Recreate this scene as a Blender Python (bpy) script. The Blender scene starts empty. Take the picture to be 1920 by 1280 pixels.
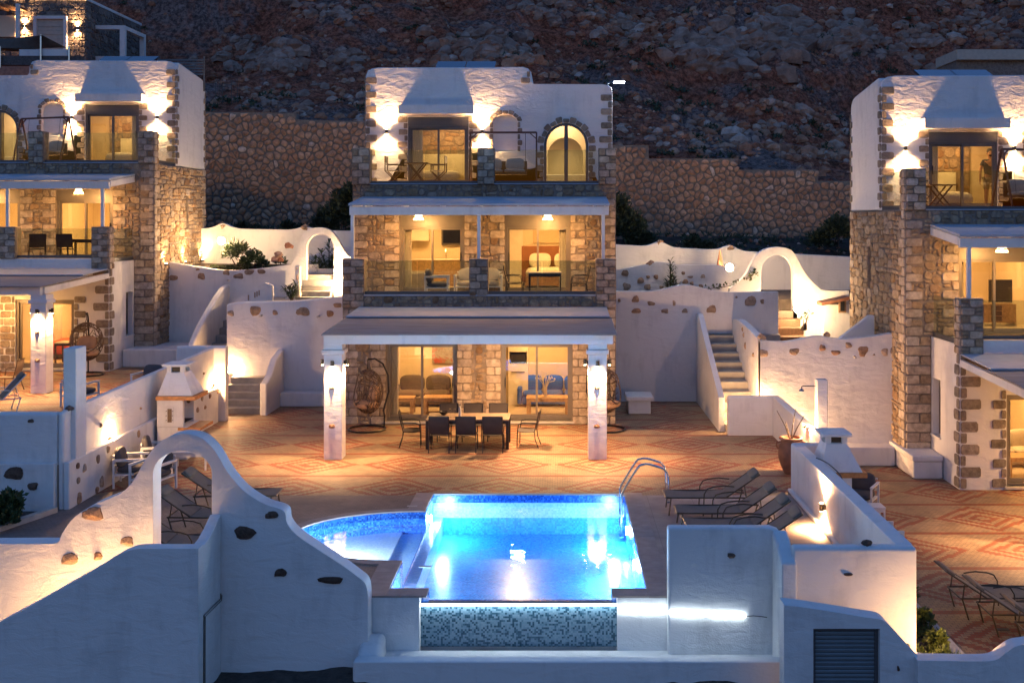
import bpy, bmesh, math, random
from mathutils import Vector, Matrix, noise
R = math.radians
rnd = random.Random(7)
scene = bpy.context.scene
col = scene.collection
# ---------------------------------------------------------------- camera (level drone camera with lens shift)
F, CX, CY, H = 2000.0, 1050.0, 414.0, 5.7
cam = bpy.data.objects.new('camera', bpy.data.cameras.new('camera')); col.objects.link(cam)
cam.location = (0, 0, H); cam.rotation_euler = (R(90), 0, 0)
cam.data.sensor_width = 36; cam.data.lens = F / 1920 * 36
cam.data.shift_x = (960 - CX) / 1920; cam.data.shift_y = (CY - 640) / 1920
cam.data.clip_start = 0.1; cam.data.clip_end = 2000
scene.camera = cam
scene.view_settings.view_transform = 'Standard'; scene.view_settings.look = 'None'
scene.view_settings.gamma = 1; scene.view_settings.use_curve_mapping = False
scene.view_settings.exposure = 3.3
# ---------------------------------------------------------------- dusk sky
w = bpy.data.worlds.new('World'); scene.world = w; w.use_nodes = True
nt = w.node_tree; bg = nt.nodes['Background']
sky = nt.nodes.new('ShaderNodeTexSky'); sky.sky_type = 'NISHITA'; sky.sun_disc = False
SUN_EL, SUN_ROT = R(0.0), R(20)
sky.sun_elevation = SUN_EL; sky.sun_rotation = SUN_ROT
sky.air_density = 1.0; sky.dust_density = 0.5; sky.ozone_density = 3.4
nt.links.new(sky.outputs[0], bg.inputs[0]); bg.inputs[1].default_value = SKY_STRENGTH = 0.13
sl = bpy.data.lights.new('sun', 'SUN'); sun = bpy.data.objects.new('sun', sl); col.objects.link(sun)
sl.energy = 0.02; sl.angle = R(40); sl.color = (0.45, 0.65, 1.0)
sun.rotation_euler = (R(90) - SUN_EL, 0, math.pi - SUN_ROT); sun.location = (0, -5, 30)
cy = scene.cycles
cy.max_bounces = 6; cy.diffuse_bounces = 3; cy.glossy_bounces = 3; cy.transmission_bounces = 4; cy.transparent_max_bounces = 12
cy.sample_clamp_indirect = 3.0; cy.caustics_reflective = False; cy.caustics_refractive = False
cy.use_denoising = True

def PX(u, Y): return (u - CX) * Y / F
def PZ(v, Y): return H - (v - CY) * Y / F
# ---------------------------------------------------------------- mesh builder
def tag(o, label=None, cat=None, group=None, kind=None):
    if label: o['label'] = label
    if cat: o['category'] = cat
    if group: o['group'] = group
    if kind: o['kind'] = kind
    return o
def empty(name, loc=(0, 0, 0), rz=0, label=None, cat=None, group=None):
    o = bpy.data.objects.new(name, None); col.objects.link(o)
    o.location = loc; o.rotation_euler = (0, 0, rz); o.empty_display_size = 0.2
    return tag(o, label, cat, group)
OFF = {}
class MB:
    def __init__(s): s.v = []; s.f = []; s.m = []; s.mi = 0
    def add(s, vs, fs):
        b = len(s.v); s.v += [tuple(q) for q in vs]; s.f += [tuple(i + b for i in f) for f in fs]; s.m += [s.mi] * len(fs); return s
    def box(s, x0, x1, y0, y1, z0, z1):
        if x0 > x1: x0, x1 = x1, x0
        if y0 > y1: y0, y1 = y1, y0
        return s.add([(x0, y0, z0), (x1, y0, z0), (x1, y1, z0), (x0, y1, z0), (x0, y0, z1), (x1, y0, z1), (x1, y1, z1), (x0, y1, z1)],
                     [(3, 2, 1, 0), (4, 5, 6, 7), (0, 1, 5, 4), (1, 2, 6, 5), (2, 3, 7, 6), (3, 0, 4, 7)])
    def obox(s, c, size, M):
        a, b, d = [q / 2 for q in size]; c = Vector(c)
        vs = [c + M @ Vector((x * a, y * b, z * d)) for z in (-1, 1) for (x, y) in ((-1, -1), (1, -1), (1, 1), (-1, 1))]
        return s.add(vs, [(3, 2, 1, 0), (4, 5, 6, 7), (0, 1, 5, 4), (1, 2, 6, 5), (2, 3, 7, 6), (3, 0, 4, 7)])
    def bar(s, a, b, wx, wy, up=(0, 0, 1)):
        a, b = Vector(a), Vector(b); d = (b - a); L = d.length; d = d / L
        u = Vector(up)
        if abs(u.dot(d)) > .98: u = Vector((0, 1, 0))
        x = u.cross(d).normalized(); y = d.cross(x)
        return s.obox((a + b) / 2, (wx, wy, L), Matrix((x, y, d)).transposed())
    def prism(s, poly, plane, a, b):
        n = len(poly)
        if plane == 'xz': g = lambda p, t: (p[0], t, p[1])
        elif plane == 'yz': g = lambda p, t: (t, p[0], p[1])
        else: g = lambda p, t: (p[0], p[1], t)
        vs = [g(p, a) for p in poly] + [g(p, b) for p in poly]
        fs = [tuple(range(n)), tuple(range(2 * n - 1, n - 1, -1))] + [(i, i + n, (i + 1) % n + n, (i + 1) % n) for i in range(n)]
        return s.add(vs, fs)
    def tube(s, pts, r, n=6, closed=False):
        pts = [Vector(p) for p in pts]; N = len(pts); rr = r if isinstance(r, (list, tuple)) else [r] * N
        T = []
        for i in range(N):
            a = pts[(i - 1) % N] if (closed or i > 0) else pts[i]; b = pts[(i + 1) % N] if (closed or i < N - 1) else pts[i]
            T.append((b - a).normalized())
        u = Vector((0, 0, 1)) if abs(T[0].z) < .9 else Vector((1, 0, 0))
        x = (u - T[0] * u.dot(T[0])).normalized(); vs = []
        for i in range(N):
            x = (x - T[i] * x.dot(T[i])).normalized(); y = T[i].cross(x)
            for k in range(n):
                an = 2 * math.pi * k / n; vs.append(pts[i] + (x * math.cos(an) + y * math.sin(an)) * rr[i])
        fs = []
        for i in range(N if closed else N - 1):
            j = (i + 1) % N
            for k in range(n): fs.append((i * n + k, i * n + (k + 1) % n, j * n + (k + 1) % n, j * n + k))
        if not closed: fs += [tuple(range(n))[::-1], tuple(range((N - 1) * n, N * n))]
        return s.add(vs, fs)
    def lathe(s, prof, c=(0, 0, 0), n=16, sx=1, sy=1):
        vs = []; fs = []
        for (r, z) in prof:
            for k in range(n):
                a = 2 * math.pi * k / n; vs.append((c[0] + r * sx * math.cos(a), c[1] + r * sy * math.sin(a), c[2] + z))
        for i in range(len(prof) - 1):
            for k in range(n): fs.append((i * n + k, i * n + (k + 1) % n, (i + 1) * n + (k + 1) % n, (i + 1) * n + k))
        fs += [tuple(range(n))[::-1], tuple(range((len(prof) - 1) * n, len(prof) * n))]
        return s.add(vs, fs)
    def ball(s, c, r, n=10, sz=1.0):
        pr = [(r * math.sin(math.pi * i / 8) + 1e-4, -r * sz * math.cos(math.pi * i / 8)) for i in range(9)]
        return s.lathe(pr, c, n)
    def pillow(s, c, size, M=None, pw=.35):
        "soft cushion: a super-ellipsoid"
        M = M or Matrix.Identity(3); c = Vector(c); a, b, d = [q / 2 for q in size]; vs = []; fs = []; nu, nv = 16, 8
        sg = lambda t, p: math.copysign(abs(t) ** p, t)
        for j in range(nv + 1):
            ph = -math.pi / 2 + math.pi * j / nv
            for i in range(nu):
                th = 2 * math.pi * i / nu; k = sg(math.cos(ph), .6)
                vs.append(c + M @ Vector((a * k * sg(math.cos(th), pw), b * k * sg(math.sin(th), pw), d * sg(math.sin(ph), .6))))
        for j in range(nv):
            for i in range(nu): fs.append((j * nu + i, j * nu + (i + 1) % nu, (j + 1) * nu + (i + 1) % nu, (j + 1) * nu + i))
        return s.add(vs, fs)
    def build(s, name, mats, parent=None, smooth=False, bevel=0, seg=2, recalc=True, **kw):
        if not isinstance(mats, (list, tuple)): mats = [mats]
        xs = [q[0] for q in s.v]; ys = [q[1] for q in s.v]; zs = [q[2] for q in s.v]
        c = ((min(xs) + max(xs)) / 2, (min(ys) + max(ys)) / 2, min(zs))
        me = bpy.data.meshes.new(name)
        me.from_pydata([(q[0] - c[0], q[1] - c[1], q[2] - c[2]) for q in s.v], [], s.f)
        for m in mats: me.materials.append(m)
        if len(mats) > 1: me.polygons.foreach_set('material_index', s.m)
        if recalc:
            bm = bmesh.new(); bm.from_mesh(me); bmesh.ops.recalc_face_normals(bm, faces=bm.faces); bm.to_mesh(me); bm.free()
        if smooth:
            me.polygons.foreach_set('use_smooth', [True] * len(me.polygons))
            if smooth != 'all': me.set_sharp_from_angle(angle=R(40))
        o = bpy.data.objects.new(name, me); col.objects.link(o); OFF[o.name] = Vector(c)
        if parent: o.parent = parent; o.location = Vector(c) - OFF.get(parent.name, Vector())
        else: o.location = c
        if bevel:
            b = o.modifiers.new('bevel', 'BEVEL'); b.width = bevel; b.segments = seg; b.limit_method = 'ANGLE'; b.angle_limit = R(50)
            me.polygons.foreach_set('use_smooth', [True] * len(me.polygons))
            b.harden_normals = True
        return tag(o, **kw)
def copy_tree(o, parent=None):
    c = o.copy(); col.objects.link(c)
    if parent is not None: c.parent = parent
    for ch in o.children: copy_tree(ch, c)
    return c
def place(o, loc, rz=0, label=None, group=None, first=False):
    c = o if first else copy_tree(o)
    c.location = loc; c.rotation_euler = (0, 0, rz)
    return tag(c, label, None, group)
def rotm(ax, deg): return Matrix.Rotation(R(deg), 3, ax)
def arc(cx, cz, r, a0, a1, n, rz=None):
    rz = rz or r
    return [(cx + r * math.cos(R(a0 + (a1 - a0) * i / n)), cz + rz * math.sin(R(a0 + (a1 - a0) * i / n))) for i in range(n + 1)]
def smooth_line(pts, n=6):
    "Catmull-Rom through 2D points"
    out = []
    for i in range(len(pts) - 1):
        p0 = pts[max(i - 1, 0)]; p1 = pts[i]; p2 = pts[i + 1]; p3 = pts[min(i + 2, len(pts) - 1)]
        for k in range(n):
            t = k / n
            out.append(tuple(.5 * (2 * p1[j] + (p2[j] - p0[j]) * t + (2 * p0[j] - 5 * p1[j] + 4 * p2[j] - p3[j]) * t * t + (3 * p1[j] - p0[j] - 3 * p2[j] + p3[j]) * t ** 3) for j in range(len(p1))))
    out.append(pts[-1]); return out
# ---------------------------------------------------------------- materials
def new_mat(name):
    m = bpy.data.materials.new(name); m.use_nodes = True; nt = m.node_tree
    return m, nt, nt.nodes['Principled BSDF']
def N(nt, t, **kw):
    n = nt.nodes.new(t)
    for k, v in kw.items():
        if k in n.inputs.keys(): n.inputs[k].default_value = v
        else: setattr(n, k, v)
    return n
def coords(nt, world=False):
    if world: return N(nt, 'ShaderNodeNewGeometry').outputs['Position']
    return N(nt, 'ShaderNodeTexCoord').outputs['Object']
def ramp(nt, fac, stops):
    r = N(nt, 'ShaderNodeValToRGB'); nt.links.new(fac, r.inputs[0])
    e = r.color_ramp.elements
    while len(e) < len(stops): e.new(.5)
    for el, (p, c) in zip(e, stops): el.position = p; el.color = (*c, 1)
    return r.outputs[0]
def bump(nt, b, h, strength=.5, dist=.02, chain=None):
    n = N(nt, 'ShaderNodeBump', Strength=strength, Distance=dist); nt.links.new(h, n.inputs['Height'])
    if chain: nt.links.new(chain, n.inputs['Normal'])
    nt.links.new(n.outputs[0], b.inputs['Normal']); return n.outputs[0]
def simple(name, c, rough=.6, metal=0, var=.12, scale=6, bumpd=.003, bscale=60, spec=.5):
    m, nt, b = new_mat(name)
    n = N(nt, 'ShaderNodeTexNoise', Scale=scale, Detail=4); nt.links.new(coords(nt, True), n.inputs[0])
    lo = [x * (1 - var) for x in c]; hi = [min(1, x * (1 + var)) for x in c]
    nt.links.new(ramp(nt, n.outputs[0], [(.3, lo), (.7, hi)]), b.inputs['Base Color'])
    b.inputs['Roughness'].default_value = rough; b.inputs['Metallic'].default_value = metal; b.inputs['Specular IOR Level'].default_value = spec
    if bumpd:
        n2 = N(nt, 'ShaderNodeTexNoise', Scale=bscale, Detail=3); nt.links.new(coords(nt, True), n2.inputs[0]); bump(nt, b, n2.outputs[0], .5, bumpd)
    return m
def plaster(name, c=(.76, .74, .72), big=.02, fine=.004, stain=.08):
    m, nt, b = new_mat(name); P = coords(nt, True)
    n1 = N(nt, 'ShaderNodeTexNoise', Scale=1.3, Detail=5, Roughness=.6); nt.links.new(P, n1.inputs[0])
    mp = N(nt, 'ShaderNodeMapping'); mp.inputs['Scale'].default_value = (2.4, 2.4, .5); nt.links.new(P, mp.inputs[0])
    ns = N(nt, 'ShaderNodeTexNoise', Scale=1.6, Detail=6, Roughness=.65); nt.links.new(mp.outputs[0], ns.inputs[0])
    mx = N(nt, 'ShaderNodeMath', operation='MULTIPLY'); nt.links.new(n1.outputs[0], mx.inputs[0]); nt.links.new(ns.outputs[0], mx.inputs[1])
    lo = [x * (1 - stain * 2.2) for x in c]
    nt.links.new(ramp(nt, mx.outputs[0], [(.10, lo), (.24, c)]), b.inputs['Base Color'])
    b.inputs['Roughness'].default_value = .85; b.inputs['Specular IOR Level'].default_value = .2
    mp2 = N(nt, 'ShaderNodeMapping'); mp2.inputs['Scale'].default_value = (1, 1, 2.2); nt.links.new(P, mp2.inputs[0])
    n2 = N(nt, 'ShaderNodeTexNoise', Scale=2.6, Detail=5, Roughness=.55, Distortion=.6); nt.links.new(mp2.outputs[0], n2.inputs[0])
    n3 = N(nt, 'ShaderNodeTexNoise', Scale=45, Detail=4); nt.links.new(P, n3.inputs[0])
    ch = bump(nt, b, n2.outputs[0], 1.0, big); bump(nt, b, n3.outputs[0], .7, fine, ch)
    return m
def stone_mat(name, stops, bd=.02, sc=9):
    m, nt, b = new_mat(name)
    oi = N(nt, 'ShaderNodeObjectInfo'); ge = N(nt, 'ShaderNodeNewGeometry')
    a = N(nt, 'ShaderNodeMath', operation='ADD'); nt.links.new(oi.outputs['Random'], a.inputs[0]); nt.links.new(ge.outputs['Random Per Island'], a.inputs[1])
    fr = N(nt, 'ShaderNodeMath', operation='FRACT'); nt.links.new(a.outputs[0], fr.inputs[0])
    base = ramp(nt, fr.outputs[0], stops)
    n = N(nt, 'ShaderNodeTexNoise', Scale=sc, Detail=6, Roughness=.7); nt.links.new(ge.outputs['Position'], n.inputs[0])
    sh = ramp(nt, n.outputs[0], [(.32, (.55, .52, .50)), (.62, (1.1, 1.08, 1.05))])
    mx = N(nt, 'ShaderNodeMix', data_type='RGBA', blend_type='MULTIPLY'); mx.inputs[0].default_value = 1
    nt.links.new(base, mx.inputs[6]); nt.links.new(sh, mx.inputs[7]); nt.links.new(mx.outputs[2], b.inputs['Base Color'])
    b.inputs['Roughness'].default_value = .9; b.inputs['Specular IOR Level'].default_value = .15
    n2 = N(nt, 'ShaderNodeTexNoise', Scale=22, Detail=6, Roughness=.65); nt.links.new(ge.outputs['Position'], n2.inputs[0])
    bump(nt, b, n2.outputs[0], .9, bd); return m
def glass_mat(name, tint, ior0=.04, rough=0.0, wave=0):
    m = bpy.data.materials.new(name); m.use_nodes = True; nt = m.node_tree
    for n in list(nt.nodes):
        if n.type == 'BSDF_PRINCIPLED': nt.nodes.remove(n)
    out = [n for n in nt.nodes if n.type == 'OUTPUT_MATERIAL'][0]
    tr = N(nt, 'ShaderNodeBsdfTransparent'); tr.inputs[0].default_value = (*tint, 1)
    gl = N(nt, 'ShaderNodeBsdfGlossy'); gl.inputs['Roughness'].default_value = rough
    lw = N(nt, 'ShaderNodeLayerWeight', Blend=.5)
    if wave:
        n = N(nt, 'ShaderNodeTexNoise', Scale=3.2, Detail=3); nt.links.new(coords(nt, True), n.inputs[0])
        bp = N(nt, 'ShaderNodeBump', Strength=1.0, Distance=wave); nt.links.new(n.outputs[0], bp.inputs['Height'])
        nt.links.new(bp.outputs[0], gl.inputs['Normal'])
    p = N(nt, 'ShaderNodeMath', operation='POWER'); p.inputs[1].default_value = 5; nt.links.new(lw.outputs['Facing'], p.inputs[0])
    ma = N(nt, 'ShaderNodeMath', operation='MULTIPLY_ADD'); ma.inputs[1].default_value = 1 - ior0; ma.inputs[2].default_value = ior0
    nt.links.new(p.outputs[0], ma.inputs[0])
    mx = N(nt, 'ShaderNodeMixShader'); nt.links.new(ma.outputs[0], mx.inputs[0]); nt.links.new(tr.outputs[0], mx.inputs[1]); nt.links.new(gl.outputs[0], mx.inputs[2])
    nt.links.new(mx.outputs[0], out.inputs[0]); return m
def emit(name, c, s):
    m, nt, b = new_mat(name); b.inputs['Base Color'].default_value = (*[min(1, q) for q in c], 1)
    b.inputs['Emission Color'].default_value = (*c, 1); b.inputs['Emission Strength'].default_value = s; return m

M_plaster = plaster('white_plaster')
M_plaster_up = plaster('trowelled_white_plaster', (.74, .72, .72), big=.05, fine=.006)
M_plaster_dirty = plaster('weathered_white_plaster', (.73, .73, .72), big=.02, fine=.006, stain=.11)
M_mortar = simple('mortar', (.24, .19, .15), .95, var=.25, bumpd=.01, bscale=30)
warmstone = [(0, (.24, .15, .09)), (.18, (.42, .31, .20)), (.36, (.30, .22, .15)), (.52, (.50, .39, .27)), (.68, (.36, .24, .14)), (.82, (.33, .28, .23)), (1, (.46, .36, .27))]
quoinst = [(0, (.40, .32, .25)), (.3, (.58, .48, .37)), (.6, (.46, .37, .28)), (.8, (.54, .47, .40)), (1, (.38, .31, .25))]
M_rubble = stone_mat('rubble_stone', warmstone)
M_quoin = stone_mat('dressed_stone', quoinst, .012, 6)
M_band = stone_mat('grey_stone', [(0, (.13, .12, .12)), (.3, (.22, .20, .19)), (.6, (.16, .14, .14)), (.85, (.28, .25, .23)), (1, (.2, .17, .15))])
M_quoin_grey = stone_mat('taupe_stone', [(0, (.21, .18, .15)), (.3, (.34, .29, .23)), (.6, (.26, .21, .17)), (1, (.37, .32, .27))], .02, 7)
M_retain = stone_mat('field_stone', [(0, (.48, .26, .16)), (.25, (.66, .38, .23)), (.5, (.54, .29, .17)), (.75, (.72, .46, .30)), (.95, (.60, .33, .20)), (1, (.78, .64, .52))], .03, 5)
M_embed = stone_mat('embedded_stone', [(0, (.36, .21, .13)), (.35, (.50, .34, .22)), (.7, (.33, .23, .16)), (1, (.54, .42, .32))], .02, 10)
M_dark_embed = stone_mat('dark_volcanic_stone', [(0, (.10, .065, .05)), (1, (.20, .14, .11))], .04, 10)
M_alu = simple('taupe_aluminium', (.20, .17, .14), .45, .3, var=.05, bumpd=0)
M_alu_grey = simple('anthracite_aluminium', (.11, .11, .115), .4, .3, var=.05, bumpd=0)
M_white_metal = simple('white_painted_metal', (.75, .75, .74), .4, 0, var=.04, bumpd=0)
M_black_metal = simple('dark_metal', (.035, .033, .035), .35, .6, var=.1, bumpd=0)
M_bronze = simple('bronze_metal', (.12, .09, .06), .35, .7, var=.1, bumpd=0)
M_steel = simple('stainless_steel', (.62, .62, .62), .15, 1, var=.03, bumpd=0)
M_corten = simple('rust_brown_metal', (.12, .05, .035), .6, .2, var=.2)
M_cream = simple('cream_paint', (.72, .62, .45), .8, var=.03, bumpd=.001)
M_ceil = simple('ceiling_paint', (.7, .66, .58), .8, var=.03, bumpd=.001)
M_floor_in = simple('tile_floor', (.52, .44, .34), .35, var=.1, scale=2, bumpd=0)
M_wood = simple('light_wood', (.42, .26, .13), .5, var=.25, scale=14, bumpd=.002)
M_wood_top = simple('brown_slatted_top', (.20, .14, .10), .45, var=.2, scale=12, bumpd=.002)
M_wood_dark = simple('dark_wood', (.12, .065, .035), .5, var=.25, scale=14, bumpd=.002)
M_beam = simple('orange_wood', (.50, .22, .07), .6, var=.25, scale=10, bumpd=.004)
M_sofa = simple('taupe_fabric', (.11, .085, .07), .9, var=.15, bumpd=.003, bscale=180)
M_sofa_blue = simple('blue_fabric', (.03, .10, .50), .85, var=.15, bumpd=.003, bscale=180)
M_linen = simple('white_linen', (.75, .70, .60), .9, var=.06, bumpd=.006, bscale=12)
M_head = simple('terracotta_fabric', (.30, .13, .07), .9, var=.1, bumpd=.003, bscale=150)
M_red = simple('red_cloth', (.55, .09, .05), .9, var=.15, bumpd=.006, bscale=20)
M_cushion_dark = simple('charcoal_cushion', (.085, .078, .08), .9, var=.15, bumpd=.003, bscale=150)
M_cushion_tan = simple('tan_cushion', (.50, .30, .16), .9, var=.12, bumpd=.006, bscale=18)
M_cushion_lt = simple('beige_cushion', (.48, .43, .36), .9, var=.1, bumpd=.004, bscale=24)
M_sling = simple('taupe_sling_fabric', (.17, .135, .105), .8, var=.1, bumpd=.002, bscale=260)
M_sling_black = simple('black_sling_fabric', (.045, .035, .035), .8, var=.1, bumpd=.002, bscale=260)
M_sling_tan = simple('tan_sling_fabric', (.26, .18, .11), .8, var=.1, bumpd=.002, bscale=260)
M_canvas = simple('cream_canvas', (.6, .52, .40), .9, var=.06, bumpd=.003, bscale=100)
M_rattan = simple('brown_rattan', (.13, .08, .05), .55, var=.3, scale=30, bumpd=.002)
M_terracotta = simple('terracotta', (.24, .10, .055), .75, var=.25, scale=7, bumpd=.006)
M_black = simple('black_plastic', (.02, .02, .022), .4, var=.05, bumpd=0)
M_solar = simple('solar_cell_glass', (.012, .02, .05), .12, .2, var=.2, bumpd=0)
M_leaf = simple('oleander_leaf', (.055, .085, .03), .55, var=.5, scale=9, bumpd=0)
M_leaf_y = simple('yellow_green_leaf', (.075, .10, .02), .55, var=.45, scale=9, bumpd=0)
M_leaf_dk = simple('dark_shrub_leaf', (.05, .065, .03), .6, var=.5, scale=6, bumpd=0)
M_bark = simple('bark', (.10, .07, .05), .9, var=.3, scale=20, bumpd=.01)
M_skin = simple('skin', (.42, .24, .16), .6, var=.05, bumpd=0)
M_shirt = simple('navy_shirt', (.035, .04, .07), .9, var=.1, bumpd=.002)
M_shorts = simple('khaki_shorts', (.24, .20, .12), .9, var=.1, bumpd=.002)
M_hair = simple('dark_hair', (.02, .015, .012), .8, var=.1, bumpd=.003)
M_shutter = simple('grey_shutter_slat', (.16, .19, .21), .5, .2, var=.06, bumpd=0)
M_concrete = simple('grey_step_concrete', (.33, .31, .28), .85, var=.15, scale=4, bumpd=.004)
M_coping = simple('coping_stone', (.33, .27, .24), .7, var=.15, scale=5, bumpd=.003)
M_membrane = simple('painted_roof_membrane', (.42, .46, .52), .8, var=.1, scale=3, bumpd=.004)
M_kerb = simple('pale_kerb', (.52, .48, .42), .85, var=.12, bumpd=.004)
M_drain = simple('drain_metal', (.1, .09, .08), .5, .5, bumpd=0)
M_outcrop = stone_mat('limestone_outcrop', [(0, (.40, .24, .18)), (.5, (.56, .40, .33)), (1, (.48, .29, .21))], .12, 1.6)
M_glass = glass_mat('window_glass', (.92, .91, .88), .09)
M_rail_glass = glass_mat('balustrade_glass', (.84, .90, .87), .07)
M_water = glass_mat('pool_water', (.80, .94, 1.0), .02, 0.0, wave=.004)
M_bulb = emit('warm_bulb', (1, .62, .28), 30)
M_globe = emit('warm_globe', (1, .66, .34), 55)
M_led = emit('white_led', (.80, .92, .98), 2.0)
M_led_street = emit('cool_street_led', (.85, .88, 1.0), 26)
M_poolglow = emit('pool_lamp_lens', (.7, .92, 1.0), 25)
M_shade = emit('lit_wicker', (1, .55, .20), 2.2)

def paving(name, grid_only=False, c1=(.40, .28, .165), c2=(.31, .215, .125), red=(.28, .075, .035), cell=2.25, ox=0.0, oy=0.0):
    "small setts laid in concentric stepped diamonds with straight red bands"
    m, nt, b = new_mat(name); P = coords(nt, True); L = nt.links.new
    def mth(op, a, b_=None, c_=None):
        n = N(nt, 'ShaderNodeMath', operation=op)
        for i, q in enumerate((a, b_, c_)):
            if q is None: continue
            if isinstance(q, (int, float)): n.inputs[i].default_value = q
            else: L(q, n.inputs[i])
        return n.outputs[0]
    sp = N(nt, 'ShaderNodeSeparateXYZ'); L(P, sp.inputs[0]); X, Y = sp.outputs[0], sp.outputs[1]
    s = .0775
    Xq = mth('MULTIPLY', mth('FLOOR', mth('DIVIDE', mth('ADD', X, ox), s)), s)
    Yq = mth('MULTIPLY', mth('FLOOR', mth('DIVIDE', mth('ADD', Y, oy), s)), s)
    fx = mth('ABSOLUTE', mth('SUBTRACT', mth('FRACT', mth('DIVIDE', Xq, cell)), .5))
    fy = mth('ABSOLUTE', mth('SUBTRACT', mth('FRACT', mth('DIVIDE', Yq, cell)), .5))
    d = mth('ADD', mth('MULTIPLY', fx, 1.05), mth('MULTIPLY', fy, 1.15))
    ring = mth('FRACT', mth('MULTIPLY', d, 6.0)); rg = mth('GREATER_THAN', ring, .50)
    inside = mth('LESS_THAN', d, .50); band = mth('GREATER_THAN', fy, .462)
    mask = mth('MAXIMUM', mth('MULTIPLY', rg, inside), band)
    br = N(nt, 'ShaderNodeTexBrick', Scale=1.0); br.inputs['Brick Width'].default_value = s * 1.4; br.inputs['Row Height'].default_value = s
    br.inputs['Mortar Size'].default_value = .006; br.inputs['Mortar Smooth'].default_value = .3
    br.inputs['Color1'].default_value = (*c1, 1); br.inputs['Color2'].default_value = (*c2, 1); br.inputs['Mortar'].default_value = (.17, .13, .10, 1); L(P, br.inputs[0])
    n = N(nt, 'ShaderNodeTexNoise', Scale=1.1, Detail=6, Roughness=.65); L(P, n.inputs[0])
    wear = ramp(nt, n.outputs[0], [(.35, (.72, .70, .68)), (.62, (1.08, 1.05, 1.02))])
    if grid_only: colr = br.outputs[0]
    else:
        mx = N(nt, 'ShaderNodeMix', data_type='RGBA'); L(mth('MULTIPLY', mth('MULTIPLY', mask, mth('SUBTRACT', 1.0, br.outputs['Fac'])), 1.0), mx.inputs[0])
        L(br.outputs[0], mx.inputs[6]); mx.inputs[7].default_value = (*red, 1); colr = mx.outputs[2]
    m2 = N(nt, 'ShaderNodeMix', data_type='RGBA', blend_type='MULTIPLY'); m2.inputs[0].default_value = 1; L(colr, m2.inputs[6]); L(wear, m2.inputs[7])
    L(m2.outputs[2], b.inputs['Base Color']); b.inputs['Roughness'].default_value = .62; b.inputs['Specular IOR Level'].default_value = .35
    inv = mth('SUBTRACT', 1.0, br.outputs['Fac']); n2 = N(nt, 'ShaderNodeTexNoise', Scale=25, Detail=3); L(P, n2.inputs[0])
    bump(nt, b, mth('ADD', inv, mth('MULTIPLY', n2.outputs[0], .6)), .7, .006); return m
M_paving = paving('diamond_paving', oy=.95, ox=.2)
M_paving_r = paving('diamond_paving_right', ox=.9, oy=.3)
M_paving_l = paving('diamond_paving_left', ox=.4, oy=1.2)
M_paving_plain = paving('plain_paving', True, (.26, .20, .17), (.22, .17, .14))
def tiles(name, c1, c2, w_, h_, mortar=(.2, .17, .15), rough=.5, off=.0):
    m, nt, b = new_mat(name); L = nt.links.new
    br = N(nt, 'ShaderNodeTexBrick', Scale=1.0); br.offset = off
    br.inputs['Brick Width'].default_value = w_; br.inputs['Row Height'].default_value = h_; br.inputs['Mortar Size'].default_value = .005
    br.inputs['Color1'].default_value = (*c1, 1); br.inputs['Color2'].default_value = (*c2, 1); br.inputs['Mortar'].default_value = (*mortar, 1)
    L(coords(nt, True), br.inputs[0]); n = N(nt, 'ShaderNodeTexNoise', Scale=2.2, Detail=6); L(coords(nt, True), n.inputs[0])
    mx = N(nt, 'ShaderNodeMix', data_type='RGBA', blend_type='MULTIPLY'); mx.inputs[0].default_value = 1
    L(br.outputs[0], mx.inputs[6]); L(ramp(nt, n.outputs[0], [(.35, (.75, .73, .72)), (.6, (1.05, 1.03, 1.0))]), mx.inputs[7]); L(mx.outputs[2], b.inputs['Base Color'])
    b.inputs['Roughness'].default_value = rough
    bump(nt, b, br.outputs['Fac'], -.4, .004); return m
M_deck = tiles('deck_tiles', (.36, .29, .25), (.33, .26, .23), .9, .9)
def mosaic(name, stops, s=.045, rough=.25):
    m, nt, b = new_mat(name); L = nt.links.new; P = coords(nt, True)
    sc = N(nt, 'ShaderNodeVectorMath', operation='SCALE'); sc.inputs['Scale'].default_value = 1 / s; L(P, sc.inputs[0])
    fl = N(nt, 'ShaderNodeVectorMath', operation='FLOOR'); ad = N(nt, 'ShaderNodeVectorMath', operation='ADD'); ad.inputs[1].default_value = (.013, .017, .011)
    L(sc.outputs[0], ad.inputs[0]); L(ad.outputs[0], fl.inputs[0])
    wn = N(nt, 'ShaderNodeTexWhiteNoise'); L(fl.outputs[0], wn.inputs[0])
    L(ramp(nt, wn.outputs[0], stops), b.inputs['Base Color']); b.inputs['Roughness'].default_value = rough
    return m
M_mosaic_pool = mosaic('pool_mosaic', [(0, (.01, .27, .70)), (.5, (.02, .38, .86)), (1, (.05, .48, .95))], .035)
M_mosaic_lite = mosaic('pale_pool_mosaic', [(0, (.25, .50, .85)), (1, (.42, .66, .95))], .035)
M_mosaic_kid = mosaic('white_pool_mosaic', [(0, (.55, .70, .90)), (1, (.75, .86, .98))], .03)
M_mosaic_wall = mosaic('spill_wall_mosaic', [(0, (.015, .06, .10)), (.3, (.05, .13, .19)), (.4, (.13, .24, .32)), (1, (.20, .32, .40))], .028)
M_mosaic_band = mosaic('waterline_mosaic', [(0, (.005, .05, .28)), (.6, (.02, .13, .50)), (1, (.07, .24, .65))], .03)
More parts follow.
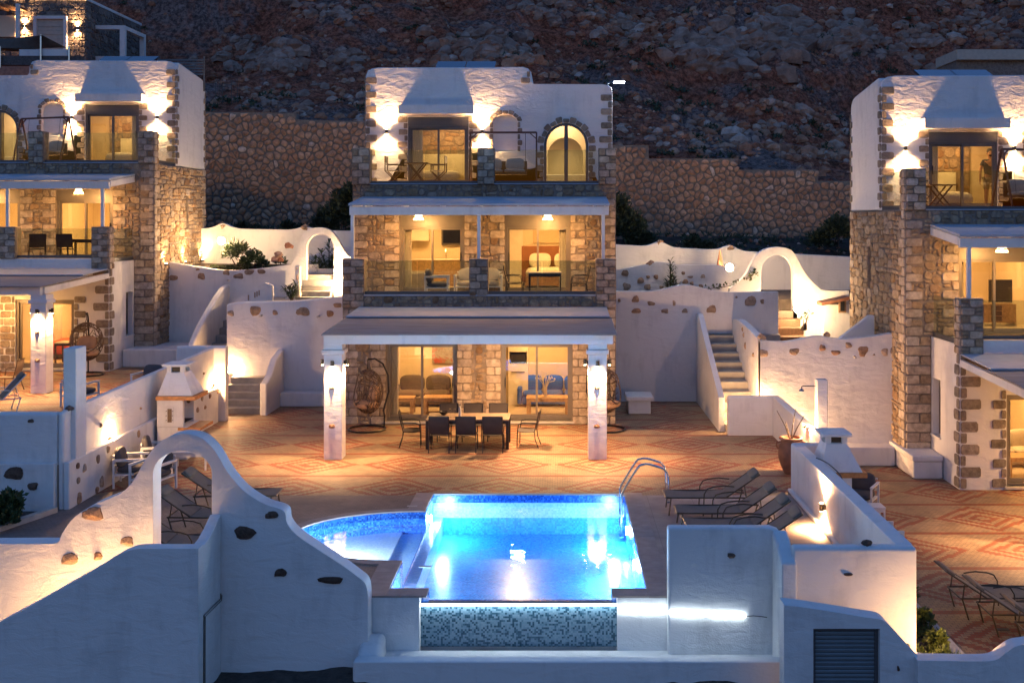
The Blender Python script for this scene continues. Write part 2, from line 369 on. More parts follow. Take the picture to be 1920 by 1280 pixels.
def reed(name):
    m, nt, b = new_mat(name); L = nt.links.new
    wv = N(nt, 'ShaderNodeTexWave', wave_type='BANDS', bands_direction='Y', Scale=7.0, Distortion=1.2, Detail=2); L(coords(nt, True), wv.inputs[0])
    n = N(nt, 'ShaderNodeTexNoise', Scale=2.0, Detail=6, Roughness=.7); mp = N(nt, 'ShaderNodeMapping'); mp.inputs['Scale'].default_value = (.5, 6, 1)
    L(coords(nt, True), mp.inputs[0]); L(mp.outputs[0], n.inputs[0])
    L(ramp(nt, n.outputs[0], [(.3, (.22, .19, .175)), (.7, (.40, .37, .36))]), b.inputs['Base Color']); b.inputs['Roughness'].default_value = .8
    bump(nt, b, wv.outputs['Fac'], .6, .02); return m
M_reed = reed('woven_reed_roofing')
def painting_mat(name, cols, sc):
    m, nt, b = new_mat(name); n = N(nt, 'ShaderNodeTexNoise', Scale=sc, Detail=5, Roughness=.7, Distortion=1.5)
    nt.links.new(coords(nt), n.inputs[0]); nt.links.new(ramp(nt, n.outputs[0], cols), b.inputs['Base Color']); b.inputs['Roughness'].default_value = .7; return m
M_paint_a = painting_mat('abstract_canvas', [(.3, (.12, .18, .24)), (.42, (.45, .42, .36)), (.52, (.30, .26, .22)), (.58, (.50, .08, .03)), (.72, (.08, .06, .06))], 2.6)
M_paint_b = painting_mat('faded_canvas', [(.3, (.55, .42, .25)), (.6, (.62, .50, .32)), (.8, (.40, .28, .16))], 6)
def hill_mat(name):
    m, nt, b = new_mat(name); L = nt.links.new; P = coords(nt, True)
    def noise_(s, d=8, r=.65, dist=0):
        n = N(nt, 'ShaderNodeTexNoise', Scale=s, Detail=d, Roughness=r, Distortion=dist); L(P, n.inputs[0]); return n.outputs[0]
    soil = ramp(nt, noise_(.5, 8, .7), [(.3, (.16, .08, .05)), (.45, (.52, .19, .11)), (.6, (.56, .23, .14)), (.8, (.30, .19, .10))])
    rock = ramp(nt, noise_(2.2, 10, .75, .5), [(.3, (.20, .13, .11)), (.55, (.38, .27, .23)), (.75, (.52, .41, .37))])
    sp = N(nt, 'ShaderNodeSeparateXYZ'); ge = N(nt, 'ShaderNodeNewGeometry'); L(ge.outputs['Normal'], sp.inputs[0])
    a = N(nt, 'ShaderNodeMath', operation='MULTIPLY_ADD'); a.inputs[1].default_value = -1.1; L(sp.outputs[2], a.inputs[0]); L(noise_(.22, 7, .7, .4), a.inputs[2])
    a.inputs[2].default_value = 0
    k = ramp(nt, a.outputs[0], [(0, (0, 0, 0)), (.02, (1, 1, 1))])
    f = N(nt, 'ShaderNodeMath', operation='SUBTRACT'); L(noise_(.16, 9, .7, .6), f.inputs[0]); f.inputs[1].default_value = .0
    k2 = ramp(nt, f.outputs[0], [(.50, (0, 0, 0)), (.57, (1, 1, 1))])
    mx = N(nt, 'ShaderNodeMix', data_type='RGBA'); L(k2, mx.inputs[0]); L(soil, mx.inputs[6]); L(rock, mx.inputs[7])
    scr = ramp(nt, noise_(3.5, 6, .8), [(.42, (.35, .33, .33)), (.58, (1.15, 1.1, 1.1))])
    m2 = N(nt, 'ShaderNodeMix', data_type='RGBA', blend_type='MULTIPLY'); m2.inputs[0].default_value = 1; L(mx.outputs[2], m2.inputs[6]); L(scr, m2.inputs[7])
    L(m2.outputs[2], b.inputs['Base Color']); b.inputs['Roughness'].default_value = .95; b.inputs['Specular IOR Level'].default_value = .1
    c1 = bump(nt, b, noise_(1.5, 10, .7), 1, .5); bump(nt, b, noise_(7, 6, .7), 1, .1, c1); return m
M_hill = hill_mat('rocky_hillside')
M_soil = simple('dark_soil', (.06, .045, .035), .95, var=.5, scale=5, bumpd=.06, bscale=9)
M_rock = stone_mat('loose_rock', [(0, (.34, .16, .10)), (.35, (.54, .24, .14)), (.7, (.52, .31, .21)), (.93, (.64, .48, .40)), (1, (.56, .26, .15))], .05, 2.5)
# ---------------------------------------------------------------- masonry
def frame_front(x, y, z, s=1): return (Vector((x, y, z)), Vector((1, 0, 0)), Vector((0, 0, 1)), Vector((0, -1, 0)))
def frame_right(x, y, z): return (Vector((x, y, z)), Vector((0, 1, 0)), Vector((0, 0, 1)), Vector((1, 0, 0)))
def frame_left(x, y, z): return (Vector((x, y, z)), Vector((0, 1, 0)), Vector((0, 0, 1)), Vector((-1, 0, 0)))
def stone_geo(fr, pts, d, rg, inset=.18, dome=0.0):
    o, ax, az, nn = fr; n = len(pts)
    ca = sum(p[0] for p in pts) / n; cb = sum(p[1] for p in pts) / n
    w_ = max(p[0] for p in pts) - min(p[0] for p in pts); h_ = max(p[1] for p in pts) - min(p[1] for p in pts)
    k1 = 1 - .015 / max(min(w_, h_), .04); k2 = 1 - min(.42, inset * .2 / max(min(w_, h_), .04))
    vs = []; tx = rg.uniform(-.25, .25); tz = rg.uniform(-.25, .25)
    for (k, dd) in ((1, -.02), (k1, d * .7), (k2, d)):
        for p in pts:
            a = ca + (p[0] - ca) * k; b = cb + (p[1] - cb) * k
            e = dd + (0 if dd < 0 else ((p[0] - ca) / w_ * tx + (p[1] - cb) / h_ * tz) * d * .8)
            vs.append(o + ax * a + az * b + nn * e)
    fs = []
    for r_ in range(2):
        for i in range(n): fs.append((r_ * n + i, r_ * n + (i + 1) % n, (r_ + 1) * n + (i + 1) % n, (r_ + 1) * n + i))
    if dome:
        vs.append(o + ax * ca + az * cb + nn * (d + dome)); fs += [(2 * n + i, 2 * n + (i + 1) % n, 3 * n) for i in range(n)]
    else: fs.append(tuple(range(2 * n, 3 * n)))
    return vs, fs
def rrect(p, rg, cut=.22, gap=.010, jit=.10):
    "rounded outline from 4 corner points (ccw)"
    cx_ = sum(q[0] for q in p) / 4; cz_ = sum(q[1] for q in p) / 4; out = []
    side = min(abs(p[1][0] - p[0][0]), abs(p[3][1] - p[0][1]))
    q = []
    for a in p: q.append((a[0] + (gap if a[0] < cx_ else -gap), a[1] + (gap if a[1] < cz_ else -gap)))
    for i in range(4):
        a = q[i]; b = q[(i + 1) % 4]; L = math.hypot(b[0] - a[0], b[1] - a[1]) or .01; c = min(.45, cut * side * rg.uniform(.6, 1.5) / L)
        for t in (c, 1 - min(.45, cut * side * rg.uniform(.6, 1.5) / L)):
            j = side * jit * rg.uniform(-.4, .4) * .5
            out.append((a[0] + (b[0] - a[0]) * t + j * .5, a[1] + (b[1] - a[1]) * t + j * .5))
    return out
class Masonry:
    "collects stones of one thing; the 295 largest become parts, the rest one part"
    def __init__(s, seed=1): s.st = []; s.rg = random.Random(seed)
    def add(s, fr, pts, mat, d, parent, inset=.18, dome=0, pri=1.0):
        ar = 0
        for i in range(len(pts)):
            a, b = pts[i], pts[(i + 1) % len(pts)]; ar += a[0] * b[1] - a[1] * b[0]
        ar = abs(ar) / 2
        if ar < .0008: return
        s.st.append((ar * pri, stone_geo(fr, pts, d, s.rg, inset, dome), mat, parent))
    def quoin(s, fr, a0, a1, b0, b1, mat, d=.035, parent=None):
        s.add(fr, rrect([(a0, b0), (a1, b0), (a1, b1), (a0, b1)], s.rg, .14, .008, .05), mat, d * s.rg.uniform(.8, 1.2), parent, .1)
    def rubble(s, fr, aw, bh, ab=(), bb=(), holes=(), fixed=(), mat=None, cell=.12, d=.03, parent=None, sizes=None, jit=.28, pri=1.0):
        rg = s.rg
        def lines(br):
            out = [br[0]]
            for x0, x1 in zip(br, br[1:]):
                n = max(1, round((x1 - x0) / cell)); out += [x0 + (x1 - x0) * (i + 1) / n for i in range(n)]
            return out
        A = lines(sorted(set([0, aw] + [round(a, 4) for a in ab]))); B = lines(sorted(set([0, bh] + [round(b, 4) for b in bb])))
        na, nb = len(A) - 1, len(B) - 1
        ABS = set(ab) | {0, aw}; BBS = set(bb) | {0, bh}
        J = {}
        for i in range(na + 1):
            for j in range(nb + 1):
                ja = 0 if any(abs(A[i] - q) < 1e-4 for q in ABS) else rg.uniform(-jit, jit) * cell
                jb = 0 if any(abs(B[j] - q) < 1e-4 for q in BBS) else rg.uniform(-jit, jit) * cell
                J[i, j] = (A[i] + ja, B[j] + jb)
        occ = [[False] * nb for _ in range(na)]
        def mark(x0, x1, z0, z1):
            for i in range(na):
                ca = (A[i] + A[i + 1]) / 2
                if x0 < ca < x1:
                    for j in range(nb):
                        if z0 < (B[j] + B[j + 1]) / 2 < z1: occ[i][j] = True
        for h in holes: mark(*h)
        for h in fixed: mark(*h)
        sizes = sizes or [(1, 1), (2, 1), (2, 1), (3, 1), (2, 2), (3, 2), (1, 2), (2, 1), (3, 2)]
        for j in range(nb):
            for i in range(na):
                if occ[i][j]: continue
                w_, h_ = rg.choice(sizes)
                while i + w_ > na or any(occ[i + k][j] for k in range(w_)): w_ -= 1
                while j + h_ > nb or any(occ[i + k][j + l] for k in range(w_) for l in range(h_)): h_ -= 1
                for k in range(w_):
                    for l in range(h_): occ[i + k][j + l] = True
                p = [J[i, j], J[i + w_, j], J[i + w_, j + h_], J[i, j + h_]]
                s.add(fr, rrect(p, rg, .25, .011, .14), mat, d * rg.uniform(.6, 1.3), parent, .2, pri=pri)
    def finish(s, owner, name='stone', many='small_stone_infill', limit=295, ox=None):
        s.st.sort(key=lambda t: -t[0])
        for (ar, (vs, fs), mat, par) in s.st[:limit]:
            par = par or owner; b = MB(); b.add(vs, fs)
            b.build(name, mat, par, recalc=False)
        rest = s.st[limit:]
        if rest:
            mats = []; b = MB()
            for (ar, (vs, fs), mat, par) in rest:
                if mat not in mats: mats.append(mat)
                b.mi = mats.index(mat); b.add(vs, fs)
            b.build(many, mats, owner, recalc=False, kind='stuff')
def embed_stones(wall, fr, specs, rg, mat=None, d=.035):
    "field stones set flush in the plaster of a wall: specs = (a, b, w, h)"
    for (a, b, w_, h_) in specs:
        n = 13; pts = []; ph = rg.uniform(0, 6); k3 = rg.uniform(.05, .16)
        for k in range(n):
            t = 2 * math.pi * k / n; r_ = 1 + rg.uniform(-.10, .10) + k3 * math.sin(3 * t + ph) + .07 * math.sin(2 * t + ph * 2); c, s_ = math.cos(t), math.sin(t)
            e = .75; pts.append((a + math.copysign(abs(c) ** e, c) * w_ / 2 * r_, b + math.copysign(abs(s_) ** e, s_) * h_ / 2 * r_))
        vs, fs = stone_geo(fr, pts, d, rg, .5, d * .5); bb = MB(); bb.add(vs, fs)
        bb.build('stone', mat or M_embed, wall, recalc=False)
def clip(poly, px, py, nx, ny):
    out = []
    for i in range(len(poly)):
        a, b = poly[i], poly[(i + 1) % len(poly)]; da = (a[0] - px) * nx + (a[1] - py) * ny; db = (b[0] - px) * nx + (b[1] - py) * ny
        if da <= 0: out.append(a)
        if (da < 0 < db) or (db < 0 < da):
            t = da / (da - db); out.append((a[0] + (b[0] - a[0]) * t, a[1] + (b[1] - a[1]) * t))
    return out
def voronoi(x0, x1, z0, z1, sp, rg, top=None, spz=None):
    spz = spz or sp * .82; nx = int((x1 - x0) / sp) + 1; nz = int((z1 - z0) / spz) + 1; S = {}
    for i in range(-1, nx + 1):
        for j in range(-1, nz + 1): S[i, j] = (x0 + (i + .5 + (.5 if j % 2 else 0) + rg.uniform(-.5, .5)) * sp, z0 + (j + .5 + rg.uniform(-.5, .5)) * spz)
    cells = []
    for i in range(nx):
        for j in range(nz):
            p = S[i, j]; poly = [(x0, z0), (x1, z0), (x1, z1), (x0, z1)]
            for di in (-2, -1, 0, 1, 2):
                for dj in (-2, -1, 0, 1, 2):
                    q = S.get((i + di, j + dj))
                    if q is None or q == p: continue
                    poly = clip(poly, (p[0] + q[0]) / 2, (p[1] + q[1]) / 2, q[0] - p[0], q[1] - p[1])
                    if len(poly) < 3: break
                if len(poly) < 3: break
            if len(poly) < 3: continue
            if top:
                t = top(p[0])
                if p[1] > t: continue
                poly = clip(poly, 0, t, 0, 1)
                if len(poly) < 3: continue
            c = (sum(q[0] for q in poly) / len(poly), sum(q[1] for q in poly) / len(poly)); out = []
            k = 1 - .03 / sp * 2
            poly = [(c[0] + (q[0] - c[0]) * k, c[1] + (q[1] - c[1]) * k) for q in poly]
            for a, b in zip(poly, poly[1:] + poly[:1]):
                if math.hypot(b[0] - a[0], b[1] - a[1]) < .03: continue
                out += [(a[0] * .72 + b[0] * .28, a[1] * .72 + b[1] * .28), (a[0] * .28 + b[0] * .72, a[1] * .28 + b[1] * .72)]
            if len(out) >= 6: cells.append(out)
    return cells
# ---------------------------------------------------------------- plates with holes, lamps
from mathutils.geometry import tessellate_polygon
def plate(b, loops, plane, a0, a1):
    "flat wall outline with holes (all loops in 2D), extruded from a0 to a1"
    if plane == 'xz': g = lambda p, t: (p[0], t, p[1])
    elif plane == 'yz': g = lambda p, t: (t, p[0], p[1])
    else: g = lambda p, t: (p[0], p[1], t)
    flat = [p for lp in loops for p in lp]; n = len(flat)
    tris = tessellate_polygon([[Vector((p[0], p[1], 0)) for p in lp] for lp in loops])
    vs = [g(p, a0) for p in flat] + [g(p, a1) for p in flat]; fs = []
    for t in tris: fs += [tuple(t), tuple(i + n for i in reversed(t))]
    k = 0
    for lp in loops:
        m = len(lp); fs += [(k + i, k + (i + 1) % m, k + n + (i + 1) % m, k + n + i) for i in range(m)]; k += m
    b.add(vs, fs); return b
def rect(x0, x1, z0, z1): return [(x0, z0), (x1, z0), (x1, z1), (x0, z1)]
def archloop(x0, x1, z0, zs, n=12, rz=None): return [(x0, z0), (x1, z0)] + arc((x0 + x1) / 2, zs, (x1 - x0) / 2, 0, 180, n, rz)
MUL = {'downlight_beam': 4.5, 'wall_beam': 4.5, 'room_light': .5, 'pool_light': .31, 'strip_light': .05, 'ledge_light': 1.5, 'globe_light': 2.2, 'ceiling_glow': 1.5, 'pendant_light': 1.2, 'uplight_beam': 2.5, 'street_light': 1.0}
def light(name, kind, loc, power, c=(1, .64, .33), r=.05, rot=None, spot=90, blend=.4, size=None, parent=None):
    l = bpy.data.lights.new(name, kind); o = bpy.data.objects.new(name, l); col.objects.link(o)
    o.location = loc; l.energy = power * MUL.get(name, 1) / 2.14; l.color = c
    if kind == 'SPOT': l.spot_size = R(spot); l.spot_blend = blend
    if kind == 'AREA':
        l.shape = 'RECTANGLE'; l.size, l.size_y = size or (1, 1)
    else: l.shadow_soft_size = r
    if rot: o.rotation_euler = [R(q) for q in rot]
    if parent: o.parent = parent; o.location = Vector(loc) - OFF.get(parent.name, Vector())
    return o
WARM = (1, .55, .24); AMBER = (1, .53, .175)

def sliding_door(par, x0, x1, z0, z1, y, frame_mat, handle_side=1, name='sliding_door'):
    t = .07; b = MB()
    b.box(x0, x0 + t, y, y + .14, z0, z1); b.box(x1 - t, x1, y, y + .14, z0, z1)
    b.box(x0 + t, x1 - t, y, y + .14, z1 - t, z1); b.box(x0 + t, x1 - t, y, y + .14, z0, z0 + .05)
    f = b.build(name, frame_mat, par)
    xm = (x0 + x1) / 2; t2 = .06
    for (a, c, yy) in ((x0 + t, xm + .03, y + .075), (xm - .03, x1 - t, y + .02)):
        s = MB(); za, zb = z0 + .055, z1 - t - .002
        s.box(a, a + t2, yy, yy + .045, za, zb); s.box(c - t2, c, yy, yy + .045, za, zb)
        s.box(a + t2, c - t2, yy, yy + .045, zb - t2, zb); s.box(a + t2, c - t2, yy, yy + .045, za, za + .09)
        s.build('sash', frame_mat, f)
        p = MB(); p.box(a + t2, c - t2, yy + .018, yy + .026, za + .09, zb - t2); p.build('pane', M_glass, f)
    h = MB(); hx = x1 - t - .045 if handle_side > 0 else x0 + t + .045
    h.box(hx - .012, hx + .012, y - .02, y + .02, z0 + .95, z0 + 1.2); h.build('handle', M_black, f)
    return f
def column_lamp(x, y, z, nx, ny, label, power=22):
    root = empty('downlight', (x, y, z), math.atan2(ny, nx), label, 'wall lamp', 'downlights on the white columns')
    b = MB(); b.box(0, .03, -.035, .035, .02, .10); b.build('bracket', M_black_metal, root)
    b = MB(); b.lathe([(.028, 0), (.042, .0), (.042, .13), (.02, .13)], (.075, 0, 0), 12); b.build('lamp_body', M_bronze, root, smooth=True)
    b = MB(); b.lathe([(.03, 0), (.03, .004)], (.075, 0, -.006), 10); b.build('lens', M_bulb, root)
    light('downlight_beam', 'SPOT', (.085, 0, -.02), power, WARM, .025, (0, 0, 0), 125, .8, parent=root)
    return root
def updown(x, y, z, label, power=14, group='up and down wall lights'):
    root = empty('wall_lamp', (x, y, z), 0, label, 'wall lamp', group)
    b = MB(); b.box(-.045, .045, -.03, 0, -.04, .04); b.build('bracket', M_bronze, root)
    b = MB(); b.lathe([(.03, -.07), (.04, -.07), (.04, .07), (.03, .07)], (0, -.07, 0), 12); b.build('lamp_body', M_bronze, root, smooth=True)
    for sg in (-1, 1):
        b = MB(); b.lathe([(.028, 0), (.028, .004)], (0, -.07, sg * .076 - .002), 10); b.build('lens', M_bulb, root)
        light('wall_beam', 'SPOT', (0, -.13, sg * .11), power * 1.35, WARM, .05, (0 if sg < 0 else 180, 0, 0), 142, 1.0, parent=root)
    return root
def basket_lamp(x, y, z, ztop, label, power=30):
    root = empty('hanging_lamp', (x, y, z), 0, label, 'hanging lamp', 'wicker pendant lamps over the balconies')
    b = MB(); b.tube([(0, 0, .16), (0, 0, ztop - z)], .008, 5); b.build('cord', M_black, root)
    b = MB()
    for (ra, rb, za, zb) in ((.07, .115, .20, .12), (.125, .16, .095, .01)): b.lathe([(ra, za), (rb, zb)], (0, 0, 0), 20)
    for f in b.f[:]:
        if len(f) > 4: i = b.f.index(f); b.f.pop(i); b.m.pop(i)
    b.build('lamp_shade', M_shade, root, recalc=False)
    b = MB()
    for (r_, zz) in ((.07, .20), (.117, .12), (.127, .095), (.162, .01), (.17, -.005)):
        b.tube([(r_ * math.cos(k * .3927), r_ * math.sin(k * .3927), zz) for k in range(16)], .008, 4, True)
    for k in range(8):
        a = k * .785; b.tube([(.06 * math.cos(a), .06 * math.sin(a), .2), (.168 * math.cos(a), .168 * math.sin(a), 0)], .005, 4)
    b.build('wicker_rim', M_rattan, root)
    b = MB(); b.ball((0, 0, .07), .045, 8); b.build('bulb', M_bulb, root, smooth='all')
    light('pendant_light', 'POINT', (0, 0, -.02), power, AMBER, .09, parent=root)
    return root

# ---------------------------------------------------------------- villas
def house(X, Y, Z, s, which, label, seed):
    centre = which == 'centre'
    root = empty('villa', (X, Y, Z), 0, label, 'house', 'three stone and plaster villas')
    ms = Masonry(seed)
    mx = lambda *a: tuple(sorted(s * q for q in a))
    ml = lambda loop: [(s * p[0], p[1]) for p in loop]
    hg = 3.825 if centre else 3.26
    HW = 3.935
    wallm = M_mortar if centre else M_plaster
    fd_ = (-2.535, 2.576)
    gd = [(-2.61, -.63), (.613, 2.61)] if centre else [(-2.13, -.24), (.24, 2.13)]
    # ground floor front wall
    b = MB(); plate(b, [ml(rect(-hg, hg, 0, 3.28))] + [ml(rect(a, c, .09, 2.3)) for a, c in gd], 'xz', 0, .3)
    g_front = b.build('ground_floor_wall', wallm, root)
    b = MB(); wy = (1.32, 1.88)
    holes = [] if centre else [rect(wy[0], wy[1], 1.0, 2.45)]
    xa, xb = mx(-hg, -hg + .28)
    if centre: b.box(xa, xb, .3, 2.0, 0, 3.28)
    else: plate(b, [rect(.3, 2.0, 0, 3.5)] + holes, 'yz', xa, xb)
    g_side = b.build('side_wall', wallm, root)
    if not centre:
        b = MB(); xw0, xw1 = mx(-hg + .16, -hg + .20); b.box(xw0, xw1, wy[0], wy[0] + .05, 1.0, 2.45); b.box(xw0, xw1, wy[1] - .05, wy[1], 1.0, 2.45)
        b.box(xw0, xw1, wy[0] + .05, wy[1] - .05, 2.2, 2.45); b.box(xw0, xw1, wy[0] + .05, wy[1] - .05, 1.0, 1.06); wn = b.build('window', M_alu, root)
        b = MB(); xw0, xw1 = mx(-hg + .255, -hg + .27); b.box(xw0, xw1, wy[0] - .1, wy[1] + .1, .95, 2.5); b.build('curtain', M_cushion_lt, wn)
        b = MB(); xw0, xw1 = mx(-hg + .17, -hg + .18); b.box(xw0, xw1, wy[0] + .05, wy[1] - .05, 1.06, 2.2); b.build('pane', M_glass, wn)
        b = MB(); xw0, xw1 = mx(-hg - .05, -hg + .15); b.box(xw0, xw1, wy[0] - .04, wy[1] + .04, .95, 1.0); b.build('sill', M_plaster, wn)
    xa, xb = mx(hg - .28, hg); b = MB(); b.box(xa, xb, .3, 2.0, 0, 3.28); b.build('side_wall', wallm, root)
    # main block
    b = MB(); xa, xb = mx(-HW, -HW + .3)
    sw = (5.05, 5.35)
    plate(b, [rect(2.3, 7.25, 0, 6.79)] + ([rect(sw[0], sw[1], 4.55, 5.75)] if not centre else []), 'yz', xa, xb); m_side = b.build('side_wall', M_mortar, root)
    if not centre:
        b = MB(); xw0, xw1 = mx(-HW + .14, -HW + .18); b.box(xw0, xw1, sw[0], sw[1], 4.55, 5.75); b.build('window', M_alu_grey, root)
    xa, xb = mx(HW - .3, HW); b = MB(); b.box(xa, xb, 2.3, 7.25, 0, 6.79); b.build('side_wall', M_mortar, root)
    b = MB(); b.box(-HW + .3, HW - .3, 6.95, 7.25, 0, 6.79); b.build('back_wall', M_mortar, root)
    fd = [(-2.535, -.60), (.62, 2.576)]
    b = MB(); plate(b, [ml(rect(-HW, HW, 0, 6.79)), ml(rect(-hg + .3, hg - .3, .02, 3.27))] + [ml(rect(a, c, 3.52, 5.88)) for a, c in fd], 'xz', 2.0, 2.3)
    # the lower middle of this wall is a passage to the ground floor room
    f_front = b.build('first_floor_wall', M_mortar, root)
    # slabs
    b = MB(); b.box(-hg + .002, hg - .002, .002, 2.0, 3.28, 3.5); b.build('balcony_slab', M_plaster, root)
    b = MB(); b.box(-HW + .3, HW - .3, 2.3, 6.95, 6.55, 6.75); b.build('floor_slab', M_plaster, root)
    b = MB(); b.box(-HW + .02, HW - .02, 2.3, 4.1, 6.75, 6.80); b.build('terrace_floor', M_floor_in, root)
    # ground pieces
    if centre:
        bd = MB(); xa, xb = -hg + .6, hg - .56
        bd.box(xa, xb, -.03, .27, 3.28, 3.60); band1 = bd.build('balcony_parapet', M_mortar, root)
        ms.rubble(frame_front(xa, -.03, 3.28), xb - xa, .32, (), (), cell=.105, mat=M_rubble, parent=band1)
        b = MB(); b.box(xa, xb, -.06, .27, 3.60, 3.635); b.build('parapet_cap', M_membrane, root)
    else:
        bd = MB(); bd.box(-hg + .3, hg - .3, -.02, .26, 3.28, 3.62); bd.build('balcony_parapet', M_plaster, root, bevel=.02)
    # pillars of the first balcony
    def pillar(x0, x1, y0, z0, z1, dep, side=None, nm='pillar'):
        a, c = mx(x0, x1); bb = MB(); bb.box(a, c, y0, y0 + dep, z0, z1); pl = bb.build(nm, M_mortar, root)
        bb = MB(); bb.box(a - .01, c + .01, y0 - .01, y0 + dep + .01, z1, z1 + .03); bb.build('pillar_cap', M_quoin, root, bevel=.015)
        n = max(1, round((z1 - z0) / .2)); h = (z1 - z0) / n; wd = c - a
        for i in range(n):
            za, zb = z0 + i * h, z0 + (i + 1) * h; k = .62 * wd
            if i % 2: ms.quoin(frame_front(a, y0, 0), 0, k, za, zb, M_quoin, parent=pl); split = (k, wd)
            else: ms.quoin(frame_front(a, y0, 0), wd - k, wd, za, zb, M_quoin, parent=pl); split = (0, wd - k)
            if i % 3 == 1: ms.quoin(frame_front(a, y0, 0), split[0], split[1], za, zb, M_rubble, parent=pl)
            else:
                ms.quoin(frame_front(a, y0, 0), split[0], split[1], za, za + h * .5, M_rubble, parent=pl); ms.quoin(frame_front(a, y0, 0), split[0], split[1], za + h * .5, zb, M_rubble, parent=pl)
            if side:
                fr = frame_right(c, y0, 0) if side > 0 else frame_left(a, y0, 0)
                if i % 2: ms.quoin(fr, 0, dep, za, zb, M_quoin, parent=pl)
                else: ms.quoin(fr, 0, dep * .6, za, zb, M_quoin, parent=pl); ms.quoin(fr, dep * .6, dep, za, zb, M_rubble, parent=pl)
        return pl
    if centre:
        P1 = [(-3.825, -3.22, 3.28, None), (-.277, .25, 3.60, None), (3.27, 3.835, 3.28, None)]
    else: P1 = [(-3.27, -2.72, 3.28, -s), (-.277, .25, 3.62, None), (2.72, 3.27, 3.28, None)]
    for (a, c, z0, sd) in P1: pillar(a, c, -.05 if centre else -.07, z0 - (0 if centre else .0), 4.61, .38, sd)
    inner1 = [(P1[0][1], P1[1][0]), (P1[1][1], P1[2][0])]
    def rail(a, c, y, z0, zt, yz=None):
        "glass balustrade with its channel"
        if yz is None:
            a, c = mx(a, c); b = MB(); b.box(a, c, y, y + .07, z0, z0 + .09); r_ = b.build('glass_balustrade', M_alu_grey, root)
            n = max(1, round((c - a) / 1.5)); wd = (c - a) / n
            for i in range(n):
                b = MB(); b.box(a + i * wd + .008, a + (i + 1) * wd - .008, y + .028, y + .042, z0 + .09, zt); b.build('pane', M_rail_glass, r_)
        else:
            x = s * a; b = MB(); b.box(x - .035, x + .035, y, yz, z0, z0 + .12); r_ = b.build('glass_balustrade', M_alu_grey, root)
            b = MB(); b.box(x - .007, x + .007, y + .01, yz - .01, z0 + .12, zt); b.build('pane', M_rail_glass, r_)
    for a, c in inner1: rail(a + .005, c - .005, .05, 3.635, 4.58)
    if not centre: rail(-3.2, 0, .33, 3.5, 4.58, yz=1.98)
    # second balcony
    P2 = [(-3.945, -3.42), (-.2, .3), (3.42, 3.945)]
    inn = -s
    for i, (a, c) in enumerate(P2):
        pillar(a, c, 1.93, 6.79, 7.84, .42, (inn if (i == 0 and not centre) else None))
    for (a, c) in ((-3.42, -.2), (.3, 3.42)): rail(a + .005, c - .005, 2.04, 6.80, 7.82)
    if not centre: rail(-3.88, 0, 2.37, 6.80, 7.82, yz=4.08)
    b = MB(); a, c = mx(-3.42, 3.42); b.box(a, c, 1.955, 2.12, 6.79, 6.815); b.build('parapet_cap', M_membrane, root)
    # top storey
    tz, lz = 10.60, 10.05
    outer = [(-HW, 6.80), (HW, 6.80), (HW, lz - .25)] + [(HW - .25 + .25 * math.cos(t), lz - .25 + .25 * math.sin(t)) for t in (.5, 1.0)] + [(HW - .3, lz), (1.42, lz + .01), (1.36, lz + .1), (1.34, tz - .2), (1.25, tz - .05), (1.08, tz + .005), (-.6, tz - .01), (-HW + .4, tz - .015), (-HW + .2, tz - .05), (-HW + .06, tz - .14), (-HW, tz - .3)]
    d2 = (-2.585, -.655); ni = (.14, .905); ad = (1.755, 3.165)
    b = MB(); plate(b, [ml(outer), ml(rect(d2[0], d2[1], 6.86, 9.0)), ml(archloop(ni[0], ni[1], 7.9, 8.82, 10, .26)), ml(archloop(ad[0], ad[1], 6.86, 8.11, 16))], 'xz', 4.1, 4.4)
    t_front = b.build('upper_wall', M_plaster_up, root, bevel=.05)
    b = MB(); a, c = mx(ni[0] - .05, ni[1] + .05); b.box(a, c, 4.25, 4.45, 7.8, 9.2); b.build('niche_back', M_plaster, root)
    def side_prof(top): return [(4.4, 6.80), (7.25, 6.80), (7.25, top - .75), (7.2, top - .5), (7.05, top - .36), (6.8, top - .3), (4.4, top - .04)]
    b = MB(); xa, xb = mx(-HW, -HW + .3); b.prism(side_prof(tz), 'yz', xa, xb); t_side = b.build('upper_side_wall', M_plaster, root, bevel=.05)
    b = MB(); xa, xb = mx(HW - .3, HW); b.prism(side_prof(lz), 'yz', xa, xb); b.build('upper_side_wall', M_plaster, root, bevel=.05)
    b = MB(); b.box(-HW + .3, HW - .3, 6.95, 7.25, 6.80, 9.7); b.build('upper_back_wall', M_plaster, root)
    b = MB(); xa, xb = mx(-HW + .3, 1.3); b.box(xa, xb, 4.4, 6.95, 9.95, 10.15); xa, xb = mx(1.3, HW - .3); b.box(xa, xb, 4.4, 6.95, 9.45, 9.65); b.build('roof', M_membrane, root)
    xa, xb = mx(1.2, 1.34); b = MB(); b.box(xa, xb, 4.4, 6.95, 9.65, 10.5); b.build('parapet', M_plaster, root, bevel=.03)
    b = MB(); a, c = mx(-2.835, -.455); b.box(a, c, 3.72, 4.1, 9.07, 9.36); b.build('door_canopy', M_plaster, root, bevel=.012)
    # doors
    a, c = mx(*d2); sliding_door(root, a, c, 6.86, 8.73, 4.16, M_alu_grey, -s)
    b = MB(); b.box(a, c, 4.13, 4.38, 8.73, 9.0); b.build('shutter_box', M_alu_grey, root)
